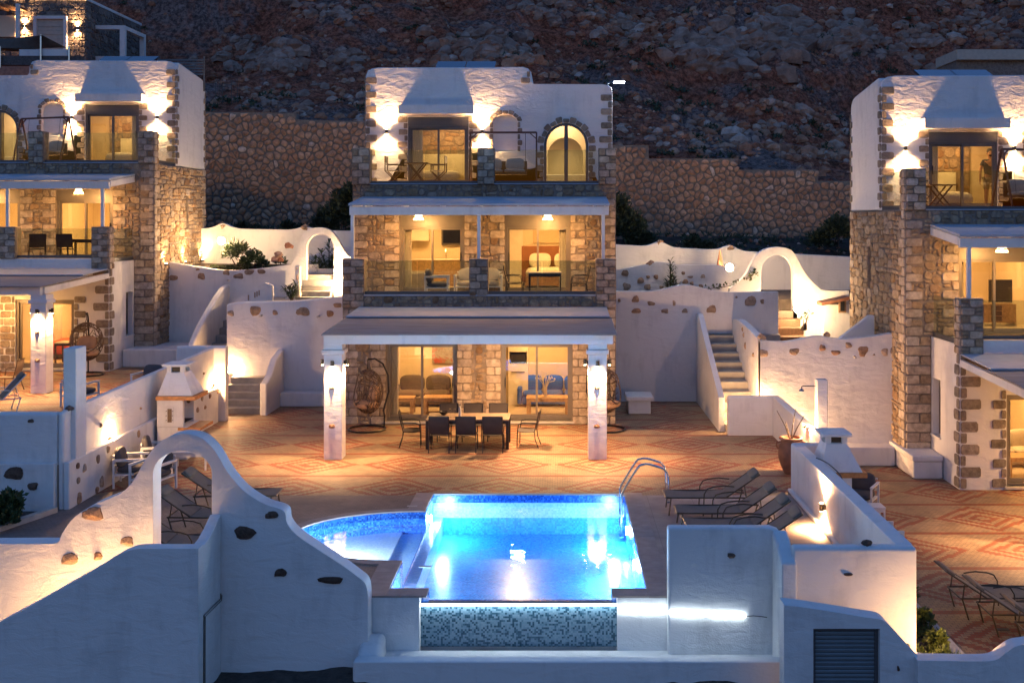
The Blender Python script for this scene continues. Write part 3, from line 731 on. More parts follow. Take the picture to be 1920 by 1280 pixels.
    for (cx0, cx1, cy_, cz0, cz1) in ((d2[0] + .08, d2[0] + .42, 4.55, 6.86, 8.75), (fd_[0] + .06, fd_[0] + .30, 2.45, 3.56, 5.6), (fd_[1] - .34, fd_[1] - .08, 2.45, 3.56, 5.6), (gd[0][0] + .06, gd[0][0] + .28, .42, .12, 2.3)):
        n = 24; vs = []; x0_, x1_ = mx(cx0, cx1)
        for i in range(n + 1):
            x_ = x0_ + (x1_ - x0_) * i / n; y_ = cy_ + .035 * math.sin(i * 1.4); vs += [(x_, y_, cz0), (x_, y_, cz1)]
        b = MB(); b.add(vs, [(2 * i, 2 * i + 2, 2 * i + 3, 2 * i + 1) for i in range(n)]); b.build('curtain', M_linen, root, smooth='all', recalc=False)
    # arched door
    a, c = mx(*ad); xm = (a + c) / 2; r_ = (c - a) / 2
    b = MB(); plate(b, [archloop(a, c, 6.86, 8.11, 20), archloop(a + .08, c - .08, 6.95, 8.11, 20)], 'xz', 4.15, 4.22)
    b.box(xm - .06, xm + .06, 4.155, 4.215, 6.951, 8.11 + r_ - .085)
    adr = b.build('arched_door', M_alu_grey, root)
    b = MB(); b.prism(archloop(a + .03, c - .03, 6.9, 8.11, 16), 'xz', 4.175, 4.185); b.build('pane', M_glass, adr)
    b = MB(); b.box(xm - .04, xm - .02, 4.11, 4.15, 7.85, 7.98); b.build('handle', M_black, adr)
    # quoins of the top storey
    def edge(fr, a, dirn, z0, z1, par, mat, lo=.40, sh=.17, h=.215, start=0, d=.03):
        n = round((z1 - z0) / h); h = (z1 - z0) / n
        for i in range(n):
            w_ = (lo * ms.rg.uniform(.88, 1.1)) if (i + start) % 2 == 0 else sh * ms.rg.uniform(.9, 1.15)
            q = (a, a + w_) if dirn > 0 else (a - w_, a)
            ms.quoin(fr, q[0], q[1], z0 + i * h, z0 + (i + 1) * h, mat, d, par)
    fr = frame_front(0, 4.1, 0)
    QM = M_quoin_grey
    aL, aR = (-HW, HW)
    edge(fr, s * -HW, s, 6.85, tz - .32, t_front, QM, .36, .15, .225)
    edge(fr, s * HW, -s, 6.85, lz - .32, t_front, QM, .40, .15, .225)
    for (xx, dr) in ((-HW, 1),):
        fs_ = frame_left(s * xx, 0, 0) if s > 0 else frame_right(s * xx, 0, 0)
        edge(fs_, 4.1, 1, 6.85, tz - .3, t_side, QM, .26, .1, .225, 1); edge(fs_, 7.25, -1, 6.85, tz - .8, t_side, QM, .22, .1, .225, 1)
    edge(fr, s * (d2[0]), -s, 6.85, 9.02, t_front, QM, .34, .13, .2); edge(fr, s * (d2[1]), s, 6.85, 9.02, t_front, QM, .30, .14, .2, 1)
    edge(fr, s * ni[0], -s, 7.9, 8.85, t_front, QM, .14, .1, .19); edge(fr, s * ni[1], s, 7.9, 8.85, t_front, QM, .17, .1, .19, 1)
    def voussoirs(cx_, cz_, r_, rz, a0, a1, n, wd, par):
        for i in range(n):
            t0 = R(a0 + (a1 - a0) * i / n); t1 = R(a0 + (a1 - a0) * (i + 1) / n); k = wd * (1.35 if i % 2 == 0 else .95) * ms.rg.uniform(.9, 1.1)
            p = [(cx_ + r_ * math.cos(t0), cz_ + rz * math.sin(t0)), (cx_ + (r_ + k) * math.cos(t0), cz_ + (rz + k) * math.sin(t0)), (cx_ + (r_ + k) * math.cos(t1), cz_ + (rz + k) * math.sin(t1)), (cx_ + r_ * math.cos(t1), cz_ + rz * math.sin(t1))]
            ms.add(fr, rrect2(p, ms.rg), QM, .035, par, .12)
    def rrect2(p, rg):
        out = []; c0 = (sum(q[0] for q in p) / 4, sum(q[1] for q in p) / 4); p = [(c0[0] + (q[0] - c0[0]) * .93, c0[1] + (q[1] - c0[1]) * .93) for q in p]
        for i in range(4):
            a_, b_ = p[i], p[(i + 1) % 4]
            for t in (.15, .85): out.append((a_[0] + (b_[0] - a_[0]) * t, a_[1] + (b_[1] - a_[1]) * t))
        return out
    voussoirs(s * (ni[0] + ni[1]) / 2, 8.82, .40, .28, 8, 172, 7, .12, t_front)
    voussoirs(s * (ad[0] + ad[1]) / 2, 8.11, .71, .71, 4, 176, 11, .17, t_front)
    edge(fr, s * ad[0], -s, 6.85, 8.11, t_front, QM, .26, .15, .2); edge(fr, s * ad[1], s, 6.85, 8.11, t_front, QM, .26, .15, .2, 1)
    for k in range(2): ms.quoin(fr, *mx(1.34 - .34 + k * .2, 1.34 - .02), lz + .02 + k * .2, lz + .22 + k * .2, QM, .03, t_front)
    # sconces
    nm = {'centre': 'middle', 'left': 'left', 'right': 'right'}[which]
    updown(X + s * -3.26, Y + 4.1, Z + 8.54, 'up-down light at the corner end of the %s villa upper storey' % nm, 16)
    updown(X + s * -.217, Y + 4.1, Z + 8.54, 'up-down light between sliding door and niche of the %s villa upper storey' % nm, 16)
    # first floor doors
    for i, (a, c) in enumerate(fd):
        a, c = mx(a, c); sliding_door(root, a, c, 3.55, 5.56, 2.08, M_alu, 1 if i == 0 else -1)
        b = MB(); b.box(a, c, 2.04, 2.28, 5.56, 5.88); b.build('shutter_box', M_alu, root)
    # first floor stonework
    holes = []; fixed = []; bbr = set(); abr = set()
    frf = frame_front(0, 2.0, 0)
    zs0, zs1 = 3.52, 6.79
    offs = HW
    hq = .236
    def q1(xe, dirn, z0, z1, st):
        n = round((z1 - z0) / hq); h = (z1 - z0) / n
        for i in range(n):
            w_ = .46 if (i + st) % 2 == 0 else .17
            q = (xe, xe + w_) if dirn > 0 else (xe - w_, xe)
            if q[1] > HW - .01 and dirn > 0: q = (q[0], HW)
            ms.quoin(frf, q[0], q[1], z0 + i * h, z0 + (i + 1) * h, M_quoin, .035, f_front); fixed.append((q[0] + offs, q[1] + offs, z0 + i * h - zs0, z0 + (i + 1) * h - zs0))
    for j, (a, c) in enumerate(fd):
        a, c = mx(a, c); holes.append((a + offs, c + offs, 0, 5.88 - zs0)); abr |= {a + offs, c + offs}
        q1(a, -1, zs0, 5.88, j); q1(c, 1, zs0, 5.88, j + 1)
    q1(s * -HW, s, zs0, 6.0 if centre else 6.76, 0); q1(s * HW, -s, zs0, 6.0, 1)
    ms.rubble(frame_front(-HW, 2.0, zs0), 2 * HW, zs1 - zs0, abr, (5.88 - zs0,), holes, fixed, M_rubble, .115, .03, f_front)
    # exposed edges of the first floor block below the balcony, and its side
    if not centre:
        a, c = mx(-HW, -hg)
        n = 14
        for i in range(n):
            z0 = i * .25; k = (c - a) * (.55 if i % 2 else .42)
            if i % 2 == 0 : ms.quoin(frf, a, c, z0, z0 + .25, M_quoin, .035, f_front)
            else: ms.quoin(frf, a, a + k, z0, z0 + .25, M_quoin, .035, f_front); ms.quoin(frf, a + k, c, z0, z0 + .25, M_rubble, .035, f_front)
        frs = frame_left(s * -HW, 2.0, 0) if s > 0 else frame_right(s * -HW, 2.0, 0)
        fx = []
        for i in range(27):
            z0 = .05 + i * .25; w_ = .5 if i % 2 else .26
            if z0 + .25 > 6.8: break
            ms.quoin(frs, 0, w_, z0, z0 + .25, M_quoin, .03, m_side); fx.append((0, w_, z0 - .05, z0 + .2))
            if i % 2 == 0: ms.quoin(frs, 5.25 - .4, 5.25, z0, z0 + .25, M_quoin, .03, m_side); fx.append((4.85, 5.25, z0 - .05, z0 + .2))
        ms.quoin(frs, 3.0, 3.4, 5.75, 6.0, M_quoin, .04, m_side); fx.append((3.0, 3.4, 5.7, 5.95)); ms.quoin(frs, 3.0, 3.4, 4.4, 4.55, M_quoin, .04, m_side)
        frs2 = (frs[0] + Vector((0, 0, .05)), frs[1], frs[2], frs[3])
        ms.rubble(frs2, 5.25, 6.73, (3.05, 3.35), (4.5, 5.7), [(3.05, 3.35, 4.5, 5.7)], fx, M_rubble, .13, .035, m_side, pri=.55, sizes=[(2, 1), (3, 1), (4, 1), (3, 2), (2, 1), (4, 2)])
    # ground floor stonework
    if centre:
        fixed = []; holes = []; abr = set(); fg = frame_front(0, 0, 0)
        def q2(xe, dirn, z0, z1, st):
            n = round((z1 - z0) / .23); h = (z1 - z0) / n
            for i in range(n):
                w_ = .44 if (i + st) % 2 == 0 else .17
                q = (xe, xe + w_) if dirn > 0 else (xe - w_, xe)
                ms.quoin(fg, q[0], q[1], z0 + i * h, z0 + (i + 1) * h, M_quoin, .03, g_front); fixed.append((q[0] + hg, q[1] + hg, z0 + i * h, z0 + (i + 1) * h))
                if w_ < .3:
                    q = (xe + w_, xe + .42) if dirn > 0 else (xe - .42, xe - w_); ms.quoin(fg, q[0], q[1], z0 + i * h, z0 + (i + 1) * h, M_quoin, .025, g_front); fixed.append((q[0] + hg, q[1] + hg, z0 + i * h, z0 + (i + 1) * h))
        for j, (a, c) in enumerate(gd):
            holes.append((a + hg, c + hg, .09, 2.3)); abr |= {a + hg, c + hg}; q2(a, -1, 0, 2.3, j); q2(c, 1, 0, 2.3, j + 1)
        q2(-hg, 1, 0, 3.22, 0); q2(hg, -1, 0, 3.22, 1)
        ms.rubble(frame_front(-hg, 0, 0), 2 * hg, 3.28, abr, (.09, 2.3), holes, fixed, M_rubble, .12, .03, g_front)
    else:
        fg = frame_front(0, 0, 0)
        edge(fg, s * -hg, s, 0.02, 3.3, g_front, QM, .50, .16, .272, 1, .025); edge(fg, s * hg, -s, 0.02, 3.3, g_front, QM, .50, .16, .272, 0, .025)
        for (a, c) in gd:
            a, c = mx(a, c); edge(fg, a, -1, .05, 2.42, g_front, QM, .36, .13, .235, 0, .025); edge(fg, c, 1, .05, 2.42, g_front, QM, .36, .13, .235, 1, .025)
        fsd = frame_left(s * -hg, 0, 0) if s > 0 else frame_right(s * -hg, 0, 0)
        edge(fsd, 0, 1, 0.02, 3.3, g_side, QM, .36, .18, .272, 0, .025)
    for j, (a, c) in enumerate(gd):
        a, c = mx(a, c); sliding_door(root, a, c, .10, 2.28, .10, M_alu, 1 if j == 0 else -1)
        b = MB(); b.box(a - .06, c + .06, -.08, .10, .03, .09); b.build('door_sill', M_kerb, root)
    # first floor canopy
    cw = 3.65 if centre else 3.3
    b = MB(); b.prism([(-.1, 6.12), (1.99, 6.36), (1.99, 6.42), (-.1, 6.18)], 'yz', -cw, cw); b.build('canopy_roof', M_membrane, root)
    b = MB(); b.box(-cw + .02, cw - .02, -.06, .06, 5.86, 6.10); b.build('canopy_beam', M_plaster, root, bevel=.01)
    for sx in (-1, 1):
        b = MB(); x0 = sx * (cw - .04); b.prism([(.06, 5.92), (1.99, 6.14), (1.99, 6.34), (.06, 6.12)], 'yz', x0 - .03, x0 + .03); b.build('fascia_board', M_plaster, root)
    for k in range(7):
        xk = -cw + .4 + k * (2 * cw - .8) / 6; b = MB(); b.prism([(.06, 6.0), (1.99, 6.22), (1.99, 6.35), (.06, 6.11)], 'yz', xk - .03, xk + .03); b.build('rafter', M_plaster, root)
    for xp in ((-3.55, -.007, 3.475) if centre else (-3.05, -.007, 3.05)):
        b = MB(); b.box(s * xp - .045, s * xp + .045, -.045, .045, 4.64, 5.86); b.build('post', M_white_metal, root)
    # ground pergola
    pw0, pw1 = (-3.40, 3.62) if centre else (-3.32, 3.32)
    a, c = mx(pw0, pw1)
    b = MB(); b.prism([(-4.62, 2.985), (-1.7, 3.13), (-1.7, 3.155), (-4.62, 3.01)], 'yz', a, c); b.build('reed_roof', M_reed, root)
    b = MB(); b.prism([(-1.9, 3.165), (-.08, 3.27), (-.08, 3.30), (-1.9, 3.20)], 'yz', a + .05, c - .05); b.build('roof_slab', M_membrane, root)
    b = MB(); b.box(a + .03, c - .10, -4.47, -4.30, 2.76, 2.975); b.build('pergola_beam', M_plaster, root, bevel=.012)
    for k in range(9):
        xk = a + .25 + k * (c - a - .5) / 8; b = MB(); b.prism([(-4.30, 2.83), (-.02, 3.04), (-.02, 3.15), (-4.30, 2.97)], 'yz', xk - .035, xk + .035); b.build('rafter', M_wood, root)
    for sx, (xa, xb) in ((0, (pw0 + .05, pw0 + .13)), (1, (pw1 - .16, pw1 - .08))):
        xa, xb = mx(xa, xb); b = MB(); b.prism([(-4.30, 2.78), (-.02, 2.99), (-.02, 3.15), (-4.30, 2.97)], 'yz', xa, xb); b.build('fascia_board', M_plaster, root)
    for (xa, xb) in ((-3.375, -2.935), (2.94, 3.385)):
        xa, xb = mx(xa, xb)
        b = MB(); b.box(xa, xb, -4.45, -4.01, 0, 2.52); cl = b.build('column', M_plaster, root, bevel=.02)
        b = MB(); b.box(xa - .045, xb + .045, -4.495, -3.965, 2.52, 2.62); b.build('capital', M_plaster, cl, bevel=.012)
        b = MB(); b.box(xa, xb, -4.45, -4.01, 2.62, 2.76); b.build('column_head', M_plaster, root)
        xm = (xa + xb) / 2
        for (zz, w_) in ((1.72 if which != 'right' else 1.8, .15), (.93 if not centre else .80, .17)):
            vs, fs = stone_geo(frame_front(xm - .02, -4.45, zz), [(w_ / 2 * math.cos(t * .628) * ms.rg.uniform(.85, 1.1), w_ / 2 * .75 * math.sin(t * .628) * ms.rg.uniform(.85, 1.1)) for t in range(10)], .02, ms.rg, .4, .02)
            b = MB(); b.add(vs, fs); b.build('set_stone', M_embed, root)
        for (px, py, nx_, ny_, wd) in ((xm, -4.45, 0, -1, 'front'), (xb, -4.23, 1, 0, 'right'), (xa, -4.23, -1, 0, 'left')):
            if which == 'right' and px * s > 0: continue
            side = 'left' if xm < 0 else 'right'
            column_lamp(X + px, Y + py, Z + 2.24, nx_, ny_, 'bronze downlight on the %s face of the %s column of the %s villa' % (wd, side, nm), 28 if ny_ else 20)
    ms.finish(root)
    # lamps of the balcony
    lx = (-1.83, 1.91)
    for i, q in enumerate(lx):
        basket_lamp(X + s * q, Y + 1.0, Z + 5.70, Z + 6.1, 'lit wicker pendant on the first balcony of the %s villa, over its %s half' % (nm, ('left' if s * q < 0 else 'right')), 34)
    return root
def room(parent, x0, x1, y0, y1, z0, z1, power, c=AMBER, wall=None, lx=None, ly=None, cell=None):
    wall = wall or M_cream; b = MB(); t = .02
    b.mi = 0; b.box(x0, x1, y0, y1, z0, z0 + t)
    b.mi = 1; b.box(x0, x1, y0, y1, z1 - t, z1)
    b.mi = 2; b.box(x0, x0 + t, y0, y1, z0 + t, z1 - t); b.box(x1 - t, x1, y0, y1, z0 + t, z1 - t); b.box(x0 + t, x1 - t, y1 - t, y1, z0 + t, z1 - t)
    o = b.build('room_lining', [M_floor_in, M_ceil, wall], parent)
    light('room_light', 'AREA', ((x0 + x1) / 2 if lx is None else lx, (y0 + y1) / 2 if ly is None else ly, z1 - t - .05), power, c, size=(1.0, 1.0), parent=parent)
    return o
VC = house(-2.265, 29.9, 0.0, 1, 'centre', 'middle three-storey villa, all of its ground floor clad in stone, above the lit pool', 11)
VL = house(-17.735, 34.25, .87, -1, 'left', 'left three-storey villa with white ground floor, cut by the left edge of the photo', 12)
VR = house(12.945, 25.83, -.81, 1, 'right', 'right three-storey villa with a man standing behind its top sliding door', 13)
for (v, s, big, nm) in ((VC, 1, True, 'c'), (VL, -1, False, 'l'), (VR, 1, False, 'r')):
    g = 3.5 if big else 2.95
    for (a, b_) in ((-g, -.02), (.02, g)):
        a, b_ = sorted((s * a, s * b_)); room(v, a, b_, .31, 3.35 if big else 5.0, .06, 2.9, 62 if big else 95)
    for (a, b_) in ((-3.6, -.02), (.02, 3.6)):
        a, b_ = sorted((s * a, s * b_)); room(v, a, b_, 2.31, 6.2, 3.51, 6.3, 75)
    a, b_ = sorted((s * -3.6, s * .9)); room(v, a, b_, 4.45, 6.9, 6.81, 9.3, 38)
    a, b_ = sorted((s * .94, s * 3.6)); room(v, a, b_, 4.45, 6.9, 6.81, 9.2, 26, (1, .68, .36))
# ---------------------------------------------------------------- ground, terraces
def st(o): return tag(o, kind='structure')
rs = random.Random(5)
NZ = lambda x, y, z=0, sc=1.0: noise.fractal(Vector((x * sc, y * sc, z * sc)), 1.0, 2.0, 5)
def sheet(name, x0, x1, y0, y1, nx, ny, fz, mat, smooth=True):
    vs = [(x0 + (x1 - x0) * i / nx, y0 + (y1 - y0) * j / ny) for j in range(ny + 1) for i in range(nx + 1)]
    vs = [(x, y, fz(x, y)) for x, y in vs]
    fs = [(j * (nx + 1) + i, j * (nx + 1) + i + 1, (j + 1) * (nx + 1) + i + 1, (j + 1) * (nx + 1) + i) for j in range(ny) for i in range(nx)]
    b = MB(); b.add(vs, fs); return st(b.build(name, mat, None, smooth='all' if smooth else False, recalc=False))
sheet('ground', -300, 300, -120, 400, 60, 52, lambda x, y: -2.6 + .2 * NZ(x, y, 0, .05), M_soil)
sheet('lower_ground', -12, 12, 8, 16.4, 120, 90, lambda x, y: -.93 + .10 * NZ(x, y, 3, .9) + .04 * NZ(x, y, 9, 4) - max(0, 15.4 - y) * .05, M_soil)
LW, RW = -9.7, 4.9        # terrace side walls
PXL, PXR, PYN, PYF = -2.64, 1.34, 16.5, 22.18
# central terrace with the pool basin left open
b = MB(); b.prism([(LW - .2, 22.18), (5.95, 22.18), (5.64, 28.4), (5.64, 28.6), (5.55, 34.2), (-12, 34.2), (-12, 30.6), (LW - .2, 30.6)], 'xy', -1.6, 0)
st(b.build('central_terrace', M_paving))
kc, ka, kb = 19.37, 2.21, 1.53
kid = [(PXL - ka * math.sin(R(t)), kc - kb * math.cos(R(t))) for t in range(0, 181, 6)]
b = MB(); b.prism([(-9.9, 15.9), (-3.4, 15.9), (-3.4, 16.16), (PXL, 16.16)] + kid + [(PXL, 22.18), (-9.9, 22.18)], 'xy', -1.6, -.0)
st(b.build('pool_side_terrace', M_paving_plain))
b = MB(); b.box(PXR + .001, 5.1, 16.152, 22.18, -1.6, 0); st(b.build('sunbathing_deck', M_deck))
b = MB(); b.box(-26, LW - .2, 15.9, 21.1, -1.6, -.004); st(b.build('side_path', M_paving_plain))
b = MB(); b.prism([(-34, 21.12), (-9.86, 21.12), (-9.86, 30.4), (-12.2, 30.4), (-12.2, 37.5), (-34, 37.5)], 'xy', -1.0, .87); st(b.build('left_terrace', M_paving_l))
b = MB(); b.box(5.12, 30, 14.2, 28.9, -2.4, -.81); st(b.build('right_terrace', M_paving_r))
# upper ground behind the walls, up to the foot of the stone retaining wall
def upz(x, y):
    t = min(1, max(0, (x + 11) / 18)); t = t * t * (3 - 2 * t)
    base = 4.05 * (1 - t) + 3.0 * t; top = 5.3 * (1 - t) + 5.0 * t; k = min(1, max(0, (y - 41) / 6))
    return base + (top - base) * k + .12 * NZ(x, y, 0, .5) * (1 if y > 41.3 else .2)
sheet('upper_garden_left', -30, -2, 38.0, 49, 110, 44, upz, M_soil)
sheet('upper_garden_right', -2, 26, 36.6, 49, 110, 50, upz, M_soil)
# hillside
TOPX = [(-40, 10.9), (-11.92, 10.55), (-11.9, 10.25), (-8, 10.15), (2, 9.1), (3.98, 9.1), (4.0, 8.5), (7.88, 8.5), (7.9, 8.0), (11.6, 8.0), (11.62, 7.5), (40, 7.2)]
def topz(x):
    for (a, za), (b_, zb) in zip(TOPX, TOPX[1:]):
        if a <= x <= b_: return za + (zb - za) * (x - a) / (b_ - a)
    return 7.2 if x > 0 else 10.9
def softtop(x): return sum(topz(x + d) for d in (-2, -1, 0, 1, 2)) / 5 - .12
def hillz(x, y):
    d = y - 48.4; z = softtop(x) + d * .40 + max(0, d - 6) * .22 + max(0, d - 14) * .10
    a = min(1, max(0, d / 2.0)); k = min(1, max(0, d - 1) / 10)
    v = Vector((x * .09, y * .12, 1.7)); r_ = noise.ridged_multi_fractal(v, 1.0, 2.1, 6, 1.0, 2.0)
    z += a * (.25 * NZ(x, y, 5, .5) + .12 * NZ(x, y, 1, 2.2)) + k * (r_ - 1.0) * 1.9 + k * .9 * NZ(x, y, 8, .14)
    z = z if x > -15 or y > 66 else z + (min(z, 12.3 + max(0, y - 49) * .05) - z) * min(1, (-15 - x) / 3) * min(1, (66 - y) / 4)
    st_ = (z / 1.3) % 1.0; z += k * (.38 * (max(0, min(1, (st_ - .3) / .35)) - st_))
    return z
def hillz_out(x, y): return hillz(x, y)
HX0, HX1, HY0, HY1, HNX, HNY = -48, 48, 48.4, 92, 430, 260
vs = []
for j in range(HNY + 1):
    y = HY0 + (HY1 - HY0) * (j / HNY) ** 1.25
    for i in range(HNX + 1):
        x = HX0 + (HX1 - HX0) * i / HNX
        vs.append((x, y, hillz(x, y) if j else topz(x) - 1.5))
fs = [(j * (HNX + 1) + i, j * (HNX + 1) + i + 1, (j + 1) * (HNX + 1) + i + 1, (j + 1) * (HNX + 1) + i) for j in range(HNY) for i in range(HNX)]
b = MB(); b.add(vs, fs); st(b.build('hillside', M_hill, recalc=False, smooth='all'))
# loose rocks on the hill, nobody could count them
def rockgeo(b, c, r, rg, sub=1):
    pts = []; n = 7
    for (zz, rr) in ((-.6, .8), (.0, 1.0), (.55, .72)):
        for k in range(n):
            a = 2 * math.pi * k / n + rg.uniform(-.25, .25); q = rr * rg.uniform(.55, 1.25)
            pts.append((c[0] + r * q * math.cos(a), c[1] + r * q * math.sin(a) * .8, c[2] + r * (zz + rg.uniform(-.15, .15)) * .8))
    pts.append((c[0], c[1], c[2] + r * .75)); fs = []
    for l in range(2):
        for k in range(n): fs.append((l * n + k, l * n + (k + 1) % n, (l + 1) * n + (k + 1) % n, (l + 1) * n + k))
    fs += [(2 * n + k, 2 * n + (k + 1) % n, 3 * n) for k in range(n)]
    b.add(pts, fs)
b = MB()
for i in range(16000):
    x = rs.uniform(-40, 40); y = 48.8 + 40 * rs.random() ** 1.2
    q = noise.noise(Vector((x * .12, y * .16, 4)))
    if q < -.02 and rs.random() < .62: continue
    r_ = .07 + .28 * rs.random() ** 4 + (.28 * rs.random() ** 2 if q > .2 else 0)
    rockgeo(b, (x, y, hillz(x, y) + r_ * .1), r_, rs)
tag(b.build('hillside_rocks', M_rock, recalc=False), 'loose grey and red rocks scattered over the dark hillside', 'rocks', kind='stuff')
b = MB()
def tuft(b, c, r, n, rg, leaf=.12, flat=.7):
    for k in range(n):
        th = rg.uniform(0, 6.283); ph = math.acos(rg.uniform(-.15, 1)); rr = r * rg.uniform(.45, 1.05)
        p = Vector((c[0] + rr * math.sin(ph) * math.cos(th), c[1] + rr * math.sin(ph) * math.sin(th), c[2] + rr * math.cos(ph) * flat))
        d = Vector((rg.gauss(0, 1), rg.gauss(0, 1), rg.gauss(0, 1) + .4)).normalized(); e = d.cross(Vector((rg.gauss(0, 1), rg.gauss(0, 1), rg.gauss(0, 1)))).normalized()
        l = leaf * rg.uniform(.6, 1.3); w_ = l * .35
        b.add([p - e * w_, p + d * l * .5 - e * w_ * .2, p + d * l, p + e * w_], [(0, 1, 2, 3)])
for i in range(1500):
    x = rs.uniform(-40, 40); y = 48.6 + 38 * rs.random() ** 1.3
    if noise.noise(Vector((x * .15, y * .15, 9))) < .0: continue
    tuft(b, (x, y, hillz(x, y)), rs.uniform(.2, .55), 24, rs, .22)
tag(b.build('hillside_scrub', M_leaf_dk, recalc=False), 'low dark scrub growing between the rocks of the hillside', 'scrub', kind='stuff')
def hit(u, v):
    y = 49.0
    while y < 90 and PZ(v, y) > hillz(PX(u, y), y): y += .25
    return PX(u, y), y
b = MB()
for (u0, u1, v0, v1, n, rr) in ((1270, 1420, 60, 130, 130, .8), (1400, 1520, 20, 120, 130, .8), (1540, 1640, 30, 100, 70, .7), (1110, 1260, 20, 90, 60, .5), (820, 1010, 60, 115, 120, .6), (430, 560, 80, 128, 90, .55), (500, 560, 110, 135, 40, .5), (620, 700, 100, 130, 30, .45), (1650, 1760, 40, 120, 70, .5), (960, 1120, 0, 40, 50, .5), (560, 700, 0, 50, 40, .4), (1760, 1900, 10, 80, 60, .5), (1230, 1560, 200, 290, 60, .35), (420, 660, 160, 215, 60, .35)):
    for k in range(n):
        u = rs.gauss((u0 + u1) / 2, (u1 - u0) / 4); v = rs.gauss((v0 + v1) / 2, (v1 - v0) / 4); x, y = hit(u, v); r_ = rr * rs.uniform(.3, 1.1)
        rockgeo(b, (x, y, hillz(x, y) - r_ * .25), r_, rs)
tag(b.build('limestone_outcrops', M_outcrop, recalc=False), 'pale limestone outcrops breaking through the red hillside', 'rocks', kind='stuff')
# stone retaining wall
rw = empty('stone_retaining_wall', (0, 48, 4), 0, 'long dry-stone retaining wall with stepped top at the foot of the rocky hillside', 'stone wall')
b = MB(); pts = [(x, z - 4) for x, z in TOPX]
b.prism([(-40, -.6)] + [(40, -.6)] + [(x, z) for x, z in reversed(pts)], 'xz', .02, .6); core = b.build('wall_core', M_mortar, rw)
mr = Masonry(21); frr = frame_front(0, .02, 0)
for (x0, x1) in ((-17.2, -8.4), (1.6, 14.2)):
    for c in voronoi(x0, x1, .3, 7.0, .34, rs, top=lambda x: topz(x) - 4 - .02): mr.add(frr, c, M_retain, .07, core, .5, .02)
mr.finish(rw, many='outer_stones')
# ---------------------------------------------------------------- walls
GW = 'white plaster garden walls'
def wall(name, poly, plane, a0, a1, label, cat='wall', group=None, bevel=.06, mat=None, loops=None):
    b = MB(); plate(b, [poly] + (loops or []), plane, a0, a1)
    return b.build(name, mat or M_plaster, None, bevel=bevel, seg=3, label=label, cat=cat, group=group)
def uvpoly(uv, Y): return [(PX(u, Y), PZ(v, Y)) for u, v in uv]
def uvstones(wallo, Y, specs, rg, mat=None):
    embed_stones(wallo, frame_front(0, Y, 0), [(PX(u, Y), PZ(v, Y), w_ * Y / F, h_ * Y / F) for (u, v, w_, h_) in specs], rg, mat)
# wall between left and central terraces: upper parapet and lower ledge
w1 = wall('parapet_wall', [(21.1, -1.2), (30.3, -1.2), (30.3, 2.10), (25.5, 2.02), (21.3, 1.93), (21.1, 1.90)], 'yz', -9.95, LW - .12, 'long white parapet wall between the left terrace and the pool terrace, lit by two ledge lamps')
b = MB(); b.prism([(21.08, -1.2), (30.3, -1.2), (30.3, .98), (21.08, .93)], 'yz', LW - .12, LW); lg = b.build('ledge', M_plaster, w1, bevel=.03)
frw = frame_right(LW, 0, 0)
def yv(u, v, X=LW): Y = X * F / (u - CX); return (Y, PZ(v, Y))
def side_specs(L, X): return [(*yv(u, v, X), w_ * .02, h_ * .0115) for (u, v, w_, h_) in L]
embed_stones(lg, frw, side_specs([(145, 873, 6, 11), (158, 877, 7, 15), (146, 900, 6, 12), (148, 934, 9, 20), (183, 860, 7, 15), (190, 903, 8, 22), (181, 918, 6, 12), (202, 842, 6, 14), (259, 813, 6, 14), (378, 745, 6, 16), (393, 742, 7, 12), (370, 768, 7, 14), (384, 763, 5, 10), (400, 722, 4, 9), (386, 735, 4, 10), (408, 735, 4, 8)], LW), rs)
embed_stones(w1, frame_right(LW - .12, 0, 0), side_specs([(188, 797, 4, 9), (263, 765, 3, 6), (381, 700, 3, 6)], LW - .12), rs)
w2 = wall('front_wall', [(-30, -1.2), (-9.95, -1.2), (-9.95, 1.90), (-12.0, 1.90), (-30, 1.93)], 'xz', 21.1, 21.35, 'white front wall of the left terrace, ending at the square white post')
b = MB(); b.box(-30, -9.95, 20.98, 21.1, -1.2, .93); lg2 = b.build('ledge', M_plaster, w2, bevel=.03)
uvstones(lg2, 20.98, [(27, 887, 34, 24), (62, 911, 20, 14)], rs, M_dark_embed); uvstones(w2, 21.1, [(58, 789, 12, 8)], rs, M_dark_embed)
b = MB(); b.box(-9.98, -9.72, 21.42, 21.9, .87, 3.14); b.build('square_post', M_plaster, None, bevel=.02, label='slim square white post at the front corner of the left terrace', cat='post')
b = MB(); rockgeo(b, (-9.82, 21.35, 1.95), .09, rs); b.build('top_stone', M_dark_embed, None, recalc=False, label='dark stone lying on the parapet corner beside the square white post', cat='stone')
# back corner wall of the central terrace, beside the low steps
w3 = wall('corner_wall', rect(-10.95, -9.52, -.5, 2.13), 'xz', 30.4, 30.65, 'white corner wall closing the parapet left of the low grey steps')
